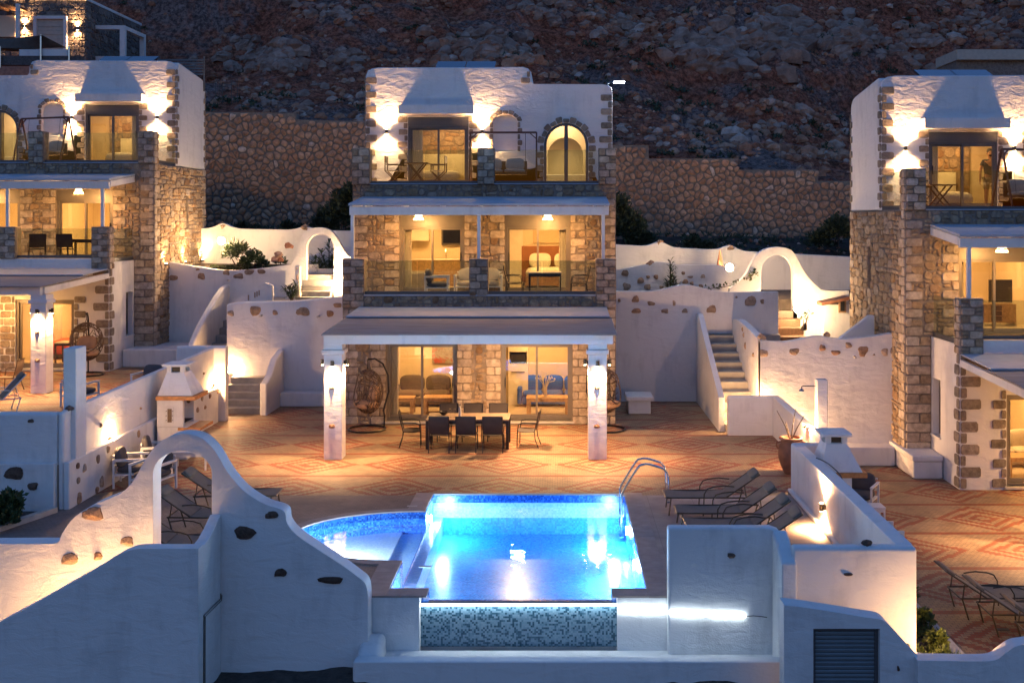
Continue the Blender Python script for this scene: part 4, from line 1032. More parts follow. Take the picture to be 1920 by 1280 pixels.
# low steps
def steps(name, label, x0, x1, y0, run, z0, rise, n, mat=M_concrete, back=None, nose=.02):
    root = empty(name, (x0, y0, z0), 0, label, 'steps')
    for i in range(n):
        b = MB(); b.box(0, x1 - x0, i * run, (back or n * run) if i == n - 1 else (i + 1) * run + .02, -.3 if i == 0 else (i) * rise - .05, (i + 1) * rise); b.build('step', mat, root, bevel=.012)
    return root
steps('low_steps', 'five broad grey steps rising from the pool terrace at the left', -10.15, -8.82, 31.5, .34, 0, .175, 5, back=1.75)
w4 = wall('step_wall', [(31.3, -.3), (33.3, -.3), (33.3, 1.72), (32.4, 1.5), (31.9, 1.1), (31.45, .95), (31.3, .93)], 'yz', -8.82, -8.60, 'low white wall with curved top flanking the broad grey steps')
b = MB(); b.box(-8.6, -6.1, 32.75, 33.2, 0, .42); b.build('plinth', M_plaster, None, bevel=.03, label='low white plinth in the shaded corner left of the middle villa', cat='plinth')
WL = wall('retaining_wall', smooth_line([(-10.42, 3.10), (-9.9, 3.16), (-8.4, 3.20), (-7.2, 3.30), (-5.9, 3.42)], 5)[::-1] + [(-10.42, -.2), (-5.9, -.2)], 'xz', 33.3, 33.6, 'tall white retaining wall studded with brown stones, left of the middle villa')
uvstones(WL, 33.3, [(433, 587, 12, 11), (479, 582, 19, 19), (516, 586, 10, 10), (568, 584, 24, 17), (619, 588, 13, 13), (633, 572, 17, 9)], rs)
for (u, v) in ((491, 591), (599, 592)):
    b = MB(); b.tube([(PX(u, 33.3), 33.32, PZ(v, 33.3)), (PX(u, 33.3) - .02, 33.12, PZ(v, 33.3) - .02)], .035, 8); b.build('drain_spout', M_kerb, WL)
# upper left staircase behind the wall
steps('side_staircase', 'narrow grey staircase climbing behind the tall white wall, left of the middle villa', -11.65, -10.5, 33.35, .39, .1, .215, 10, back=4.3)
w5 = wall('stair_wall', smooth_line([(33.2, 1.2), (34.4, 2.1), (35.6, 2.75), (37.0, 3.35), (38.1, 3.5)], 4) + [(38.1, -.2), (33.2, -.2)], 'yz', -11.85, -11.65, 'white wall with sloping top along the narrow grey staircase')
UW = wall('planter_wall', [(-13.8, -.4), (-9.52, -.4), (-9.52, 4.13)] + smooth_line([(-9.52, 4.16), (-10.6, 4.02), (-11.6, 3.95), (-12.6, 4.05), (-13.8, 4.25)], 5), 'xz', 37.6, 37.9, 'curved white retaining wall below the upper garden beside the left villa')
uvstones(UW, 37.6, [(325, 521, 16, 11), (378, 518, 13, 14), (371, 505, 8, 5), (425, 511, 12, 11), (448, 518, 18, 11), (467, 510, 18, 11), (490, 509, 17, 9)], rs)
UW2 = wall('planter_wall', smooth_line([(-9.50, 4.16), (-9.0, 4.15), (-8.62, 4.17)], 4)[::-1] + [(-9.5, -.4), (-8.62, -.4)], 'xz', 37.95, 38.2, 'set-back white wall with three brown stones left of the garden arch')
uvstones(UW2, 37.95, [(513, 517, 20, 15), (530, 508, 13, 11), (544, 519, 15, 11)], rs)
for (u, v) in ((429, 525),):
    b = MB(); b.tube([(PX(u, 37.6), 37.62, PZ(v, 37.6)), (PX(u, 37.6), 37.45, PZ(v, 37.6))], .035, 8); b.build('drain_spout', M_kerb, UW)
w6 = wall('low_curved_wall', smooth_line([(-10.8, 3.05), (-10.4, 3.3), (-9.9, 3.6), (-9.75, 3.63), (-9.55, 3.55)], 4)[::-1] + [(-10.8, 2.6), (-9.55, 2.6)], 'xz', 35.4, 35.6, 'small curved stair wall with narrow slits below the studded white wall')
for (u, v) in ((466, 558), (478, 553), (482, 551), (486, 549)):
    b = MB(); b.box(PX(u, 35.4) - .02, PX(u, 35.4) + .02, 35.385, 35.42, PZ(v, 35.4) - .09, PZ(v, 35.4) + .09); b.build('slit', M_embed, w6)
b = MB(); b.box(-10.5, -5.9, 33.6, 37.6, 2.2, 3.02); st(b.build('upper_path', M_concrete))
# round post with palm
b = MB(); b.lathe([(.105, 0), (.105, 1.2), (.09, 1.24), (.05, 1.26)], (PX(559, 35.6), 35.6, 2.95), 16); rp = b.build('round_post', M_plaster, None, smooth=True, label='short round white post left of the garden arch steps', cat='post')
embed_stones(rp, frame_front(0, 35.49, 0), [(PX(557, 35.5), PZ(520, 35.5), .05, .22), (PX(556, 35.5), PZ(503, 35.5), .03, .12)], rs)
# left garden arch
Ya = 36.4
xa0, xa1 = PX(573, Ya), PX(626, Ya)
oa = [(PX(535, Ya), 2.9), (PX(535, Ya), 4.05), (PX(545, Ya), 4.2), (PX(553, Ya), 4.45), (PX(560, Ya), 4.95), (PX(567, Ya), 5.22), (PX(578, Ya), 5.40), (PX(592, Ya), 5.47), (PX(606, Ya), 5.46), (PX(620, Ya), 5.36), (PX(632, Ya), 5.12), (PX(640, Ya), 4.85), (PX(648, Ya), 4.62), (PX(658, Ya), 4.45), (PX(676, Ya), 4.3), (PX(676, Ya), 2.9)]
xa0, xa1 = PX(574, Ya), PX(626, Ya)
oa = smooth_line(oa[1:-1], 3)
outl = [(oa[0][0], 2.8)] + oa + [(oa[-1][0], 2.8), (xa1, 2.8)] + arc((xa0 + xa1) / 2, 4.78, (xa1 - xa0) / 2, 0, 180, 14) + [(xa0, 2.8)]
A1 = wall('garden_arch', outl, 'xz', Ya, Ya + .3, 'white garden arch with plants seen through it, between left and middle villas', 'arch', 'white plaster garden arches', .04)
steps('arch_steps', 'grey steps leading up through the left garden arch', xa0 - .12, xa1 + .02, 35.4, .33, 3.0, .17, 5, back=2.4)
b = MB(); b.box(-8.6, -7.2, 37.85, 38.1, 3.4, 4.0); b.build('planter_box', M_plaster, None, bevel=.02, label='low white planter wall seen through the left garden arch', cat='planter')
# boundary walls far behind
def bumps(x0, z0, x1, z1, bs):
    pts = []; n = 60
    for i in range(n + 1):
        x = x0 + (x1 - x0) * i / n; z = z0 + (z1 - z0) * i / n
        for (bx, h) in bs: z += h * math.exp(-((x - bx) / .35) ** 2)
        pts.append((x, z))
    return pts
BL = wall('boundary_wall', bumps(-13.9, 5.42, -5.0, 5.26, [(PX(418, 41), .2), (PX(572, 41), .14)])[::-1] + [(-13.9, 2.5), (-5.0, 2.5)], 'xz', 41, 41.25, 'long white boundary wall behind the left garden arch', bevel=.05)
BR = wall('boundary_wall', bumps(.5, 4.88, 11.2, 4.32, [(PX(1237, 41), .2), (PX(1368, 41), .2)])[::-1] + [(.5, 2.0), (11.2, 2.0)], 'xz', 41, 41.25, 'long white boundary wall behind the right garden arch', bevel=.05)
for wl, u, v in ((BL, 419, 424), (BL, 573, 427), (BR, 1237, 456), (BR, 1368, 465)):
    b = MB(); rockgeo(b, (PX(u, 41.1), 41.1, PZ(v, 41.1)), .2, rs); b.build('cap_stone', M_embed, wl, recalc=False)
UB = wall('terrace_wall', smooth_line([(-9.9, 4.2), (-8.9, 4.5), (-7.7, 4.75), (-6.0, 4.8)], 4)[::-1] + [(-9.9, 3.5), (-6.0, 3.5)], 'xz', 39.4, 39.6, 'low blue-white terrace wall rising behind the left garden arch')
# ---- right of the middle villa
WR = wall('retaining_wall', smooth_line([(1.5, 3.48), (2.6, 3.47), (3.2, 3.52), (3.9, 3.68), (4.5, 3.58), (5.2, 3.45), (6.9, 3.46)], 5)[::-1] + [(1.5, -.4), (5.55, -.4), (5.55, .8), (6.9, .8)], 'xz', 33.7, 34.0, 'tall white retaining wall with wavy top, right of the middle villa')
uvstones(WR, 33.7, [(1161, 563, 6, 7), (1192, 561, 14, 13), (1221, 569, 16, 8), (1193, 583, 17, 10), (1264, 568, 6, 11), (1247, 583, 14, 9), (1284, 583, 11, 9), (1334, 580, 18, 15), (1381, 557, 5, 4), (1407, 565, 22, 19), (1429, 565, 8, 9)], rs)
w7 = wall('stair_wall', smooth_line([(28.9, .92), (29.1, 1.0), (30.4, 1.55), (31.8, 2.15), (33.0, 2.7), (33.4, 2.8), (33.69, 2.75)], 4) + [(33.69, -.2), (28.9, -.2)], 'yz', 4.30, 4.46, 'thin white wall with sloping top on the left of the right staircase')
steps('main_staircase', 'straight grey staircase climbing between white walls right of the middle villa', 4.46, 5.45, 28.75, .50, 0, .213, 10)
b = MB(); b.box(4.46, 6.9, 33.4, 33.7, 1.2, 2.13); st(b.build('stair_landing', M_concrete))
w8 = wall('stair_wall', smooth_line([(28.87, 2.42), (29.6, 2.50), (30.8, 2.6), (32.5, 2.68), (33.5, 2.6)], 4) + [(33.5, -.9), (28.87, -.9)], 'yz', 5.42, 5.64, 'white wall with brown stones on the right of the right staircase')
embed_stones(w8, frame_left(5.42, 0, 0), side_specs([(1393, 617, 4, 12), (1395, 628, 4, 14), (1398, 648, 5, 18), (1413, 665, 4, 12)], 5.42), rs)
w9 = wall('low_wall', rect(4.46, 5.87, -.4, 1.04), 'xz', 28.35, 28.55, 'low white wall hiding the foot of the right staircase')
w10 = wall('sloping_wall', [(22.62, -1.2), (28.35, -1.2), (28.35, 1.04), (22.62, .95)], 'yz', 5.65, 5.87, 'white dividing wall running from the staircase down to the clay urn')
w10b = wall('end_wall', rect(4.9, 5.85, -1.2, 1.0), 'xz', 22.55, 22.68, 'short white return wall between the clay urn and the second barbecue')
W11 = wall('retaining_wall', [(5.64, 2.42)] + smooth_line([(5.6, 2.44), (6.4, 2.38), (7.3, 2.60), (8.3, 2.42), (9.2, 2.72), (9.0 + .72, 2.7)], 5)[::-1][:0] + [], 'xz', 0, 1, '') if False else None
top = smooth_line([(5.42, 2.46), (5.9, 2.42), (6.3, 2.45), (7.0, 2.58), (7.6, 2.50), (8.3, 2.55), (9.25, 2.70)], 5)
W11 = wall('retaining_wall', [(5.42, -1.2)] + top + [(9.25, -1.2)], 'xz', 28.87, 29.15, 'tall white retaining wall studded with brown stones beside the right villa')
uvstones(W11, 28.87, [(1432, 662, 16, 15), (1489, 659, 18, 13), (1542, 652, 13, 11), (1567, 661, 17, 10), (1591, 647, 13, 11), (1618, 658, 18, 19), (1659, 660, 13, 14), (1678, 656, 16, 17), (1639, 665, 5, 3)], rs)
b = MB(); b.tube([(PX(1602, 28.87), 28.9, PZ(668, 28.87)), (PX(1602, 28.87), 28.72, PZ(669, 28.87))], .03, 8); b.build('drain_spout', M_kerb, W11)
for (u, v, r_) in ((1428, 632, .13), (1550, 627, .11)):
    b = MB(); rockgeo(b, (PX(u, 28.95), 28.95, PZ(v, 28.95)), r_, rs); b.build('cap_stone', M_embed, W11, recalc=False)
# built-in benches of the right terrace
b = MB(); b.box(5.9, 8.9, 28.3, 28.87, -.81, -.30); b.build('wall_bench', M_plaster, None, bevel=.04, label='long low white masonry bench along the tall studded wall of the right terrace', cat='bench', group='white masonry benches')
b = MB(); b.box(8.92, 9.66, 26.9, 28.85, -.81, -.36); q = b.build('wall_bench', M_plaster, None, bevel=.04, label='white masonry bench block against the side wall of the right villa', cat='bench', group='white masonry benches')
b = MB(); b.box(8.88, 9.66, 26.86, 28.80, -.36, -.22); b.build('seat_slab', M_plaster, q, bevel=.03)
b = MB(); b.box(-14.45, -12.6, 35.2, 37.4, .87, 1.45); b.build('wall_bench', M_plaster, None, bevel=.04, label='wide white masonry bench beside the side wall of the left villa', cat='bench', group='white masonry benches')
b = MB(); b.box(1.95, 2.75, 31.4, 32.4, .40, .52); b.box(2.02, 2.68, 31.5, 32.3, 0, .40); b.build('stone_bench', M_plaster, None, bevel=.02, label='white block seat with overhanging top behind the right egg chair', cat='bench')
# upper right garden
GR = wall('garden_wall', smooth_line([(1.6, 3.95), (2.4, 4.12), (3.0, 4.22), (3.4, 4.3), (4.1, 4.2), (5.2, 4.2), (5.6, 4.1), (5.75, 3.6)], 5)[::-1] + [(1.6, 2.8), (5.75, 2.8)], 'xz', 36.3, 36.55, 'bluish white garden wall studded with stones, right of the middle villa')
uvstones(GR, 36.3, [(1172, 512, 13, 13), (1175, 537, 14, 15), (1201, 526, 13, 12), (1215, 519, 7, 7), (1230, 519, 10, 9), (1214, 538, 13, 12), (1285, 528, 12, 9), (1297, 531, 8, 7), (1314, 537, 9, 9), (1281, 512, 7, 7), (1295, 519, 12, 5), (1318, 518, 9, 8), (1240, 538, 8, 6)], rs)
b = MB(); rockgeo(b, (PX(1220, 36.4), 36.4, PZ(494, 36.4)), .17, rs); b.build('cap_stone', M_embed, GR, recalc=False)
b = MB(); b.prism([(1.6, 34.0), (5.9, 34.0), (5.9, 35.95), (11.3, 35.95), (11.3, 41.0), (1.6, 41.0)], 'xy', 1.5, 3.05); st(b.build('upper_garden_bed', M_soil))
Yb = 35.6
ob = smooth_line([(PX(1368, Yb), 3.45), (PX(1382, Yb), 3.62), (PX(1398, Yb), 3.9), (PX(1408, Yb), 4.25), (PX(1418, Yb), 4.55), (PX(1435, Yb), 4.76), (PX(1458, Yb), 4.83), (PX(1480, Yb), 4.76), (PX(1492, Yb), 4.55), (PX(1500, Yb), 4.25), (PX(1512, Yb), 3.9), (PX(1530, Yb), 3.55), (PX(1545, Yb), 3.38), (PX(1592, Yb), 3.36)], 3)
xa0, xa1 = PX(1427, Yb), PX(1487, Yb)
outl = [(ob[0][0], 2.2)] + ob + [(ob[-1][0], .5), (xa1, .5), (xa1, 2.2)] + arc((xa0 + xa1) / 2, 3.98, (xa1 - xa0) / 2, 0, 180, 14, .58) + [(xa0, 2.2)]
A2 = wall('garden_arch', outl, 'xz', Yb, Yb + .32, 'plain white garden arch above wooden steps, between middle and right villas', 'arch', 'white plaster garden arches', .04)
steps('arch_steps', 'dark wooden steps leading up through the right garden arch', xa0 - .05, xa1 + .15, 33.8, .45, 1.5, .24, 6, mat=M_wood_dark, back=3.2)
b = MB(); b.box(PX(1543, 35.2), PX(1592, 35.2), 35.1, 35.6, .6, 2.95); sh = b.build('garden_shed', M_plaster, None, label='tiny white shed with red tiled roof and wooden window beside the right villa', cat='shed')
b = MB(); b.prism([(PX(1540, 35), 2.92), (PX(1592, 35), 3.12), (PX(1592, 35), 3.22), (PX(1540, 35), 3.02)], 'xz', 34.9, 35.65); b.build('roof', M_terracotta, sh)
b = MB(); b.box(PX(1572, 35.1), PX(1586, 35.1), 35.06, 35.1, PZ(586, 35.1), PZ(560, 35.1)); wf = b.build('window', M_wood, sh)
b = MB(); b.box(PX(1575, 35.1), PX(1583, 35.1), 35.045, 35.06, PZ(583, 35.1), PZ(563, 35.1)); b.build('pane', M_black, wf)
b = MB(); b.prism([(PX(1568, 30.2), 2.3), (PX(1640, 30.2), 2.3), (PX(1640, 30.2), 3.02), (PX(1630, 30.2), 3.02)], 'xz', 30.2, 30.4); b.build('ramp_wall', M_plaster, None, bevel=.02, label='slanting white wall top rising behind the tall studded wall', cat='wall')
# ---------------------------------------------------------------- pool
b = MB(); d0 = -.8
b.box(PXL, PXR, 16.42, PYF, d0 - .1, d0)
fl = st(b.build('pool_floor', M_mosaic_pool))
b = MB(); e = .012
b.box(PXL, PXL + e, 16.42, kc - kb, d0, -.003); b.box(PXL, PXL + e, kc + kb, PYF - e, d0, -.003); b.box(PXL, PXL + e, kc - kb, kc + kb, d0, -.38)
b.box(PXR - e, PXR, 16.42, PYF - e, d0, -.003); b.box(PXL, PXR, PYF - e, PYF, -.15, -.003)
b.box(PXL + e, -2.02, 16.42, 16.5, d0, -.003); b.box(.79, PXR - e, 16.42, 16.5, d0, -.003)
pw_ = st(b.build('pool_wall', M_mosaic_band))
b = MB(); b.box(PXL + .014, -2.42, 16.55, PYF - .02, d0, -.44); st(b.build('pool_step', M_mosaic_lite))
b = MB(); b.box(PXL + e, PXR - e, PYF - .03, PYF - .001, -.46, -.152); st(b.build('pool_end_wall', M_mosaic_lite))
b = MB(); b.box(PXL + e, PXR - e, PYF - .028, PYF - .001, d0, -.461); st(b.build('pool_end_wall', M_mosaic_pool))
b = MB(); b.box(-2.02, .79, 16.402, 16.46, d0, -.135); st(b.build('spill_edge', M_mosaic_band))
kidin = [(PXL - (ka - .012) * math.sin(R(t)), kc - (kb - .012) * math.cos(R(t))) for t in range(0, 181, 6)]
b = MB(); b.prism([(PXL - .44, kc - kb + .05)] + [(min(p[0], PXL - .44), p[1]) for p in kidin[2:-2]] + [(PXL - .44, kc + kb - .05)], 'xy', -.60, -.38); st(b.build('paddling_pool_floor', M_mosaic_kid))
b = MB(); b.box(PXL - .44, PXL - .002, kc - kb, kc + kb, -1.0, -.42); st(b.build('paddling_pool_step', M_mosaic_lite))
vs = []; fs = []
for i, (p, q) in enumerate(zip(kid, kidin)): vs += [(p[0], p[1], -1.0), (p[0], p[1], -.002), (q[0], q[1], -.002), (q[0], q[1], -1.0)]
for i in range(len(kid) - 1):
    for k in range(4): fs.append((i * 4 + k, i * 4 + (k + 1) % 4, i * 4 + 4 + (k + 1) % 4, i * 4 + 4 + k))
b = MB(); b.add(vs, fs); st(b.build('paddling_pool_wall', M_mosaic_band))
b = MB(); b.prism([(PXL, 16.5), (-2.02, 16.5), (-2.02, 16.455), (.79, 16.455), (.79, 16.5), (PXR, 16.5), (PXR, PYF), (PXL, PYF)] + kidin[::-1], 'xy', -.121, -.12)
vs = [(x, y, -.12) for (x, y) in [(PXL, 16.5), (-2.02, 16.5), (-2.02, 16.455), (.79, 16.455), (.79, 16.5), (PXR, 16.5), (PXR, PYF), (PXL, PYF)] + kidin[::-1]]
b = MB(); tr = tessellate_polygon([[Vector(q) for q in vs]]); b.add(vs, [tuple(t) for t in tr]); st(b.build('pool_water', M_water))
# coping
cp = [((PXL - .36, PXL, 16.15, kc - kb - .05), 0), ((PXL - .36, PXL, kc + kb + .05, PYF + .1), 0), ((PXR, PXR + .36, 16.15, PYF + .1), 0), ((PXL, -2.02, 16.15, 16.5), 1), ((.79, PXR, 16.15, 16.5), 1), ((PXL, PXR, PYF, PYF + .10), 1)]
cr = empty('pool_coping', (0, 16.15, 0), 0, 'brown stone coping slabs framing the lit swimming pool', 'coping')
for ((x0, x1, y0, y1), hz_) in cp:
    L = (x1 - x0) if hz_ else (y1 - y0); n = max(1, round(L / .62))
    for i in range(n):
        b = MB()
        if hz_: b.box(x0 + L * i / n + .003, x0 + L * (i + 1) / n - .003, y0 - 16.15, y1 - 16.15, .0, .028)
        else: b.box(x0, x1, y0 + L * i / n + .003 - 16.15, y0 + L * (i + 1) / n - .003 - 16.15, .0, .028)
        b.build('slab', M_coping, cr, bevel=.004)
for i in range(0, 30, 2):
    t = [R(6 * k) for k in (i, i + 1, i + 2)]
    inn = [(PXL - ka * math.sin(q), kc - kb * math.cos(q) - 16.15) for q in t]; out = [(PXL - (ka + .24) * math.sin(q), kc - (kb + .20) * math.cos(q) - 16.15) for q in t]
    b = MB(); b.prism(inn + out[::-1], 'xy', 0, .026); b.build('slab', M_coping, cr)
for (u, v) in ((797, 1065), (1165, 932), (773, 951)):
    Y = F * H / (v - CY); x = PX(u, Y) - (.0); b = MB(); b.box(x - .1, x + .1, Y - .04, Y + .04, .029, .034); b.build('skimmer_lid', M_kerb, None, label='small pale skimmer lid set in the paving %s' % {797: 'below the paddling pool', 1165: 'behind the pool ladder', 773: 'above the paddling pool'}[u], cat='lid', group='skimmer lids')
# spill wall, basin
b = MB(); b.box(-2.13, .87, 16.30, 16.36, -.80, -.16); st(b.build('spill_wall', M_mosaic_wall))
b = MB(); b.box(-3.39, -2.13, 16.148, 16.40, -2.2, -.002); b.box(.87, 1.7, 16.148, 16.40, -2.2, -.002); b.box(-2.13, .87, 16.362, 16.40, -2.2, -.16); sw_ = b.build('pool_front_wall', M_plaster_dirty, None, label='pale front wall of the pool on both sides of the mosaic spillway', cat='wall')
b = MB(); b.box(-2.018, .788, 16.28, 16.40, -.158, -.137); st(b.build('spill_lip', M_concrete))
b = MB(); b.box(-2.9, 3.35, 15.5, 16.15, -2.2, -.80); st(b.build('basin_floor', M_plaster_dirty))
wall('basin_wall', rect(-2.98, 3.40, -2.2, -.62), 'xz', 15.3, 15.52, 'long white rim wall of the overflow basin at the bottom of the photo', bevel=.05)
b = MB(); b.prism([(15.52, -2.2), (16.13, -2.2), (16.13, -.50), (15.9, -.50), (15.52, -.63)], 'yz', -2.98, -2.62); b.build('basin_end', M_plaster, None, bevel=.10, seg=4, label='rounded white end block of the overflow basin at its left end', cat='wall')
# block wall right of the pool front
bw = wall('block_wall', [(1.62, -2.2), (3.32, -2.2), (3.32, 1.0), (3.28, 1.06), (3.16, 1.10), (1.62, 1.10)], 'xz', 16.0, 16.2, 'tall bluish white wall right of the pool front, carrying the light strip', bevel=.04, mat=M_plaster_dirty)
uvstones(bw, 16.0, [(1371, 1041, 16, 10)], rs, M_dark_embed)
bw2 = wall('block_wall', [(15.3, -2.2), (16.0, -2.2), (16.0, 1.08), (15.75, 1.0), (15.45, .84), (15.3, .8)], 'yz', 3.18, 3.40, 'white return wall at the right end of the overflow basin', bevel=.04, mat=M_plaster_dirty)
# pool-side boundary wall
w12 = wall('boundary_wall', [(15.60, -1.2), (22.55, -1.2), (22.55, .98), (19.5, 1.0), (15.60, .98)], 'yz', RW, RW + .257, 'white wall between the pool deck and the right terrace, with a wall light and a loop of cable', bevel=.08)
b = MB(); b.box(RW - .1, RW, 15.65, 22.5, 0, .07); b.build('skirting', M_plaster, w12, bevel=.02)
w13 = wall('boundary_wall', rect(3.36, RW + .26, -2.2, .99), 'xz', 15.4, 15.62, 'warmly lit white front wall below the pool-side loungers', bevel=.06)
uvstones(w13, 15.4, [(1590, 1076, 18, 7)], rs, M_dark_embed)
b = MB(); rockgeo(b, (PX(1625, 15.5), 15.5, 1.02), .075, rs); b.build('cap_stone', M_dark_embed, w13, recalc=False)
# nearest walls on the right, with the shutter
def zz(v, Y=14.5): return PZ(v, Y)
pz = [(PX(u, 14.5), PZ(v, 14.5)) for u, v in ((1470, 1134), (1500, 1137), (1560, 1146), (1620, 1156), (1655, 1162), (1672, 1176), (1690, 1196), (1710, 1217), (1728, 1236), (1742, 1240))]
sx0, sx1, sz1 = PX(1525, 14.5), PX(1650, 14.5), PZ(1178, 14.5)
nw = wall('near_wall', smooth_line(pz, 3)[::-1] + [(pz[0][0], -2.4), (pz[-1][0], -2.4)], 'xz', 14.5, 14.8, 'blue-shaded white wall holding the roller shutter at the bottom right', bevel=0, loops=[rect(sx0, sx1, -2.39, sz1)])
shr = empty('roller_shutter', ((sx0 + sx1) / 2, 14.6, -2.4), 0, 'dark slatted roller shutter in the nearest wall at the bottom right', 'shutter')
b = MB(); wd = (sx1 - sx0) / 2 - .004
for sg in (-1, 1): b.box(sg * wd, sg * (wd - .045), -.02, .06, 0, sz1 + 2.4)
b.box(-wd + .045, wd - .045, -.02, .06, sz1 + 2.34, sz1 + 2.4); b.build('frame', M_alu_grey, shr)
nsl = int((sz1 + 2.34) / .058)
b = MB(); b.box(-wd, wd, .062, .075, 0, sz1 + 2.4); b.build('light_block_panel', M_black, shr)  # added panel, stops light of the lamp behind leaking past the slats
for k in range(nsl):
    z = k * .058; b = MB(); b.prism([(.0, z), (-.004, z + .03), (.004, z + .046), (.02, z + .05), (.02, z)], 'yz', -wd + .045, wd - .045); b.build('slat', M_shutter, shr)
for (u, v, r_) in ((1620, 1155, .035), (1700, 1210, .05)):
    b = MB(); rockgeo(b, (PX(u, 14.6), 14.6, PZ(v, 14.6)), r_, rs); b.build('cap_stone', M_embed, nw, recalc=False)
pz = [(PX(u, 14.35), PZ(v, 14.35)) for u, v in ((1721, 1238), (1760, 1238), (1830, 1239), (1866, 1237), (1885, 1224), (1903, 1212), (1925, 1207), (1990, 1204), (2350, 1203))]
nw2 = wall('near_wall', smooth_line(pz, 3)[::-1] + [(pz[0][0], -2.4), (pz[-1][0], -2.4)], 'xz', 14.35, 14.6, 'nearest blue-shaded white wall with a dip, below the right terrace loungers', bevel=.03)
uvstones(nw, 14.5, [(1684, 1252, 5, 12)], rs, M_dark_embed)
# planted strip and kerb of the right terrace
b = MB(); b.prism([(14.9, -.80), (18.4, -.80), (18.4, -.70), (14.9, -.70)], 'yz', 5.82, 6.0); b.build('kerb', M_kerb, None, bevel=.01, label='pale kerb edging the planted strip of the right terrace', cat='kerb')
sheet('planting_soil', 5.16, 5.82, 14.8, 18.3, 20, 60, lambda x, y: -.76 + .05 * NZ(x, y, 0, 3), M_soil)
b = MB(); b.prism([(PX(0, F * H / (979 - CY)) , F * H / (979 - CY) * .995), (PX(0, 20.2), 20.0), (PX(104, F * H / (950 - CY)), 21.0), (PX(112, 20.9), 20.6)], 'xy', 0, .10)
b = MB(); b.bar((-9.9, 20.9, .04), (-11.1, 17.4, .04), .14, .12); b.build('kerb', M_kerb, None, label='pale kerb between the side path and the dark planting at the left', cat='kerb')
# ---- big arch wall in front of the left side (W2)
Y2 = 15.8
top2 = smooth_line([(PX(u, Y2), PZ(v, Y2)) for u, v in ((-420, 1021), (-200, 1020), (60, 1019), (106, 1017), (116, 1000), (140, 968), (180, 944), (225, 925), (250, 900), (272, 862), (295, 832), (325, 816), (352, 813), (380, 822), (405, 848), (425, 882), (455, 918), (495, 944), (524, 953), (535, 962), (538, 980), (556, 1002), (600, 1032), (640, 1058), (670, 1080), (684, 1092), (689, 1108), (690, 1130))], 3)
xo0, xo1 = PX(287, Y2), PX(397, Y2); zsp = PZ(888, Y2)
ao = [(xo1, -1.0)] + [(xo1, zsp)] + arc((xo0 + xo1) / 2, zsp, (xo1 - xo0) / 2, 0, 180, 16, .34)[1:] + [(xo0, -1.0)]
W2 = wall('arch_wall', [(top2[0][0], -1.2)] + top2 + [(top2[-1][0], -1.2)] + ao, 'xz', Y2, Y2 + .32, 'large white swooping wall with an arched gateway, lower left, studded with stones', bevel=.05)
W2.data.update()
uvstones(W2, Y2, [(175, 963, 38, 26), (239, 1014, 23, 19), (131, 1047, 32, 23), (184, 1042, 18, 15)], rs)
uvstones(W2, Y2, [(459, 998, 38, 25), (509, 965, 26, 14), (526, 1073, 24, 15), (620, 1087, 54, 14)], rs, M_dark_embed)
# ---- nearest sloping wall at the left (W3)
Y3 = 14.8
top3 = smooth_line([(PX(u, Y3), PZ(v, Y3)) for u, v in ((-420, 1300), (-200, 1262), (-60, 1200), (0, 1166), (60, 1134), (120, 1100), (180, 1066), (215, 1044), (240, 1032), (262, 1028), (310, 1028), (372, 1028))], 3)
W3 = wall('stair_wall', [(top3[0][0], -2.2)] + top3 + [(top3[-1][0], -2.2)], 'xz', Y3, Y3 + .22, 'nearest large blue-shaded white wall with sloping top at the lower left', bevel=.05)
xr = PX(372, Y3); b = MB(); plate(b, [[(Y3 + .20, -2.2), (Y3 + .20, 1.15), (15.0, 1.13), (15.25, 1.16), (15.5, 1.24), (15.79, 1.36), (15.79, -2.2)]], 'yz', xr - .16, xr - .002); b.build('return_wall', M_plaster, W3, bevel=.05, seg=3)
b = MB(); b.box(-13, xr - .16, Y3 + .22, Y2, -2.2, -.6); st(b.build('lower_path', M_concrete))
cr2 = [(xr + .01, 15.75, PZ(1112, 15.75)), (xr + .015, 15.72, PZ(1122, 15.72)), (xr + .012, 15.0, PZ(1150, 15.0) - .02), (xr + .012, 14.98, -2.2)]
b = MB(); b.tube(cr2, .008, 5); b.tube([(p[0], p[1] + .05, p[2] - .04) for p in cr2], .006, 5); b.build('cable', M_bronze, None, label='thin bent cable running down the corner of the nearest left wall', cat='cable')
# ---------------------------------------------------------------- garden lamps
def globe_lamp(loc, label, power=40, wallm=None, r=.13, d=(0, -1)):
    root = empty('garden_lamp', loc, 0, label, 'garden lamp', 'globe garden lamps')
    b = MB(); b.lathe([(.05, -.16), (.05, -.13), (.018, -.12), (.018, -.07), (.05, -.06), (.05, -.05)], (0, 0, 0), 12); b.build('lamp_base', M_bronze, root)
    b = MB(); b.ball((0, 0, .01), r, 12); b.build('globe', M_globe, root, smooth='all')
    light('globe_light', 'POINT', (d[0] * .16, d[1] * .16, .03), power, WARM, .08, parent=root); return root
globe_lamp((PX(415, 38.6), 38.6, PZ(452, 38.6)), 'glowing globe lamp on the upper garden beside the left villa, above the planting', 15)
globe_lamp((PX(638, 36.0), 36.0, PZ(523, 36.0)), 'glowing globe lamp at the right foot of the left garden arch', 7, d=(-.6, -.8))
globe_lamp((PX(1368, 37.5), 37.5, PZ(502, 37.5)), 'glowing globe lamp at the right end of the bluish studded garden wall', 28)
globe_lamp((PX(1497, 34.6), 34.6, PZ(580, 34.6)), 'brightest globe lamp, at the right foot of the right garden arch', 9)
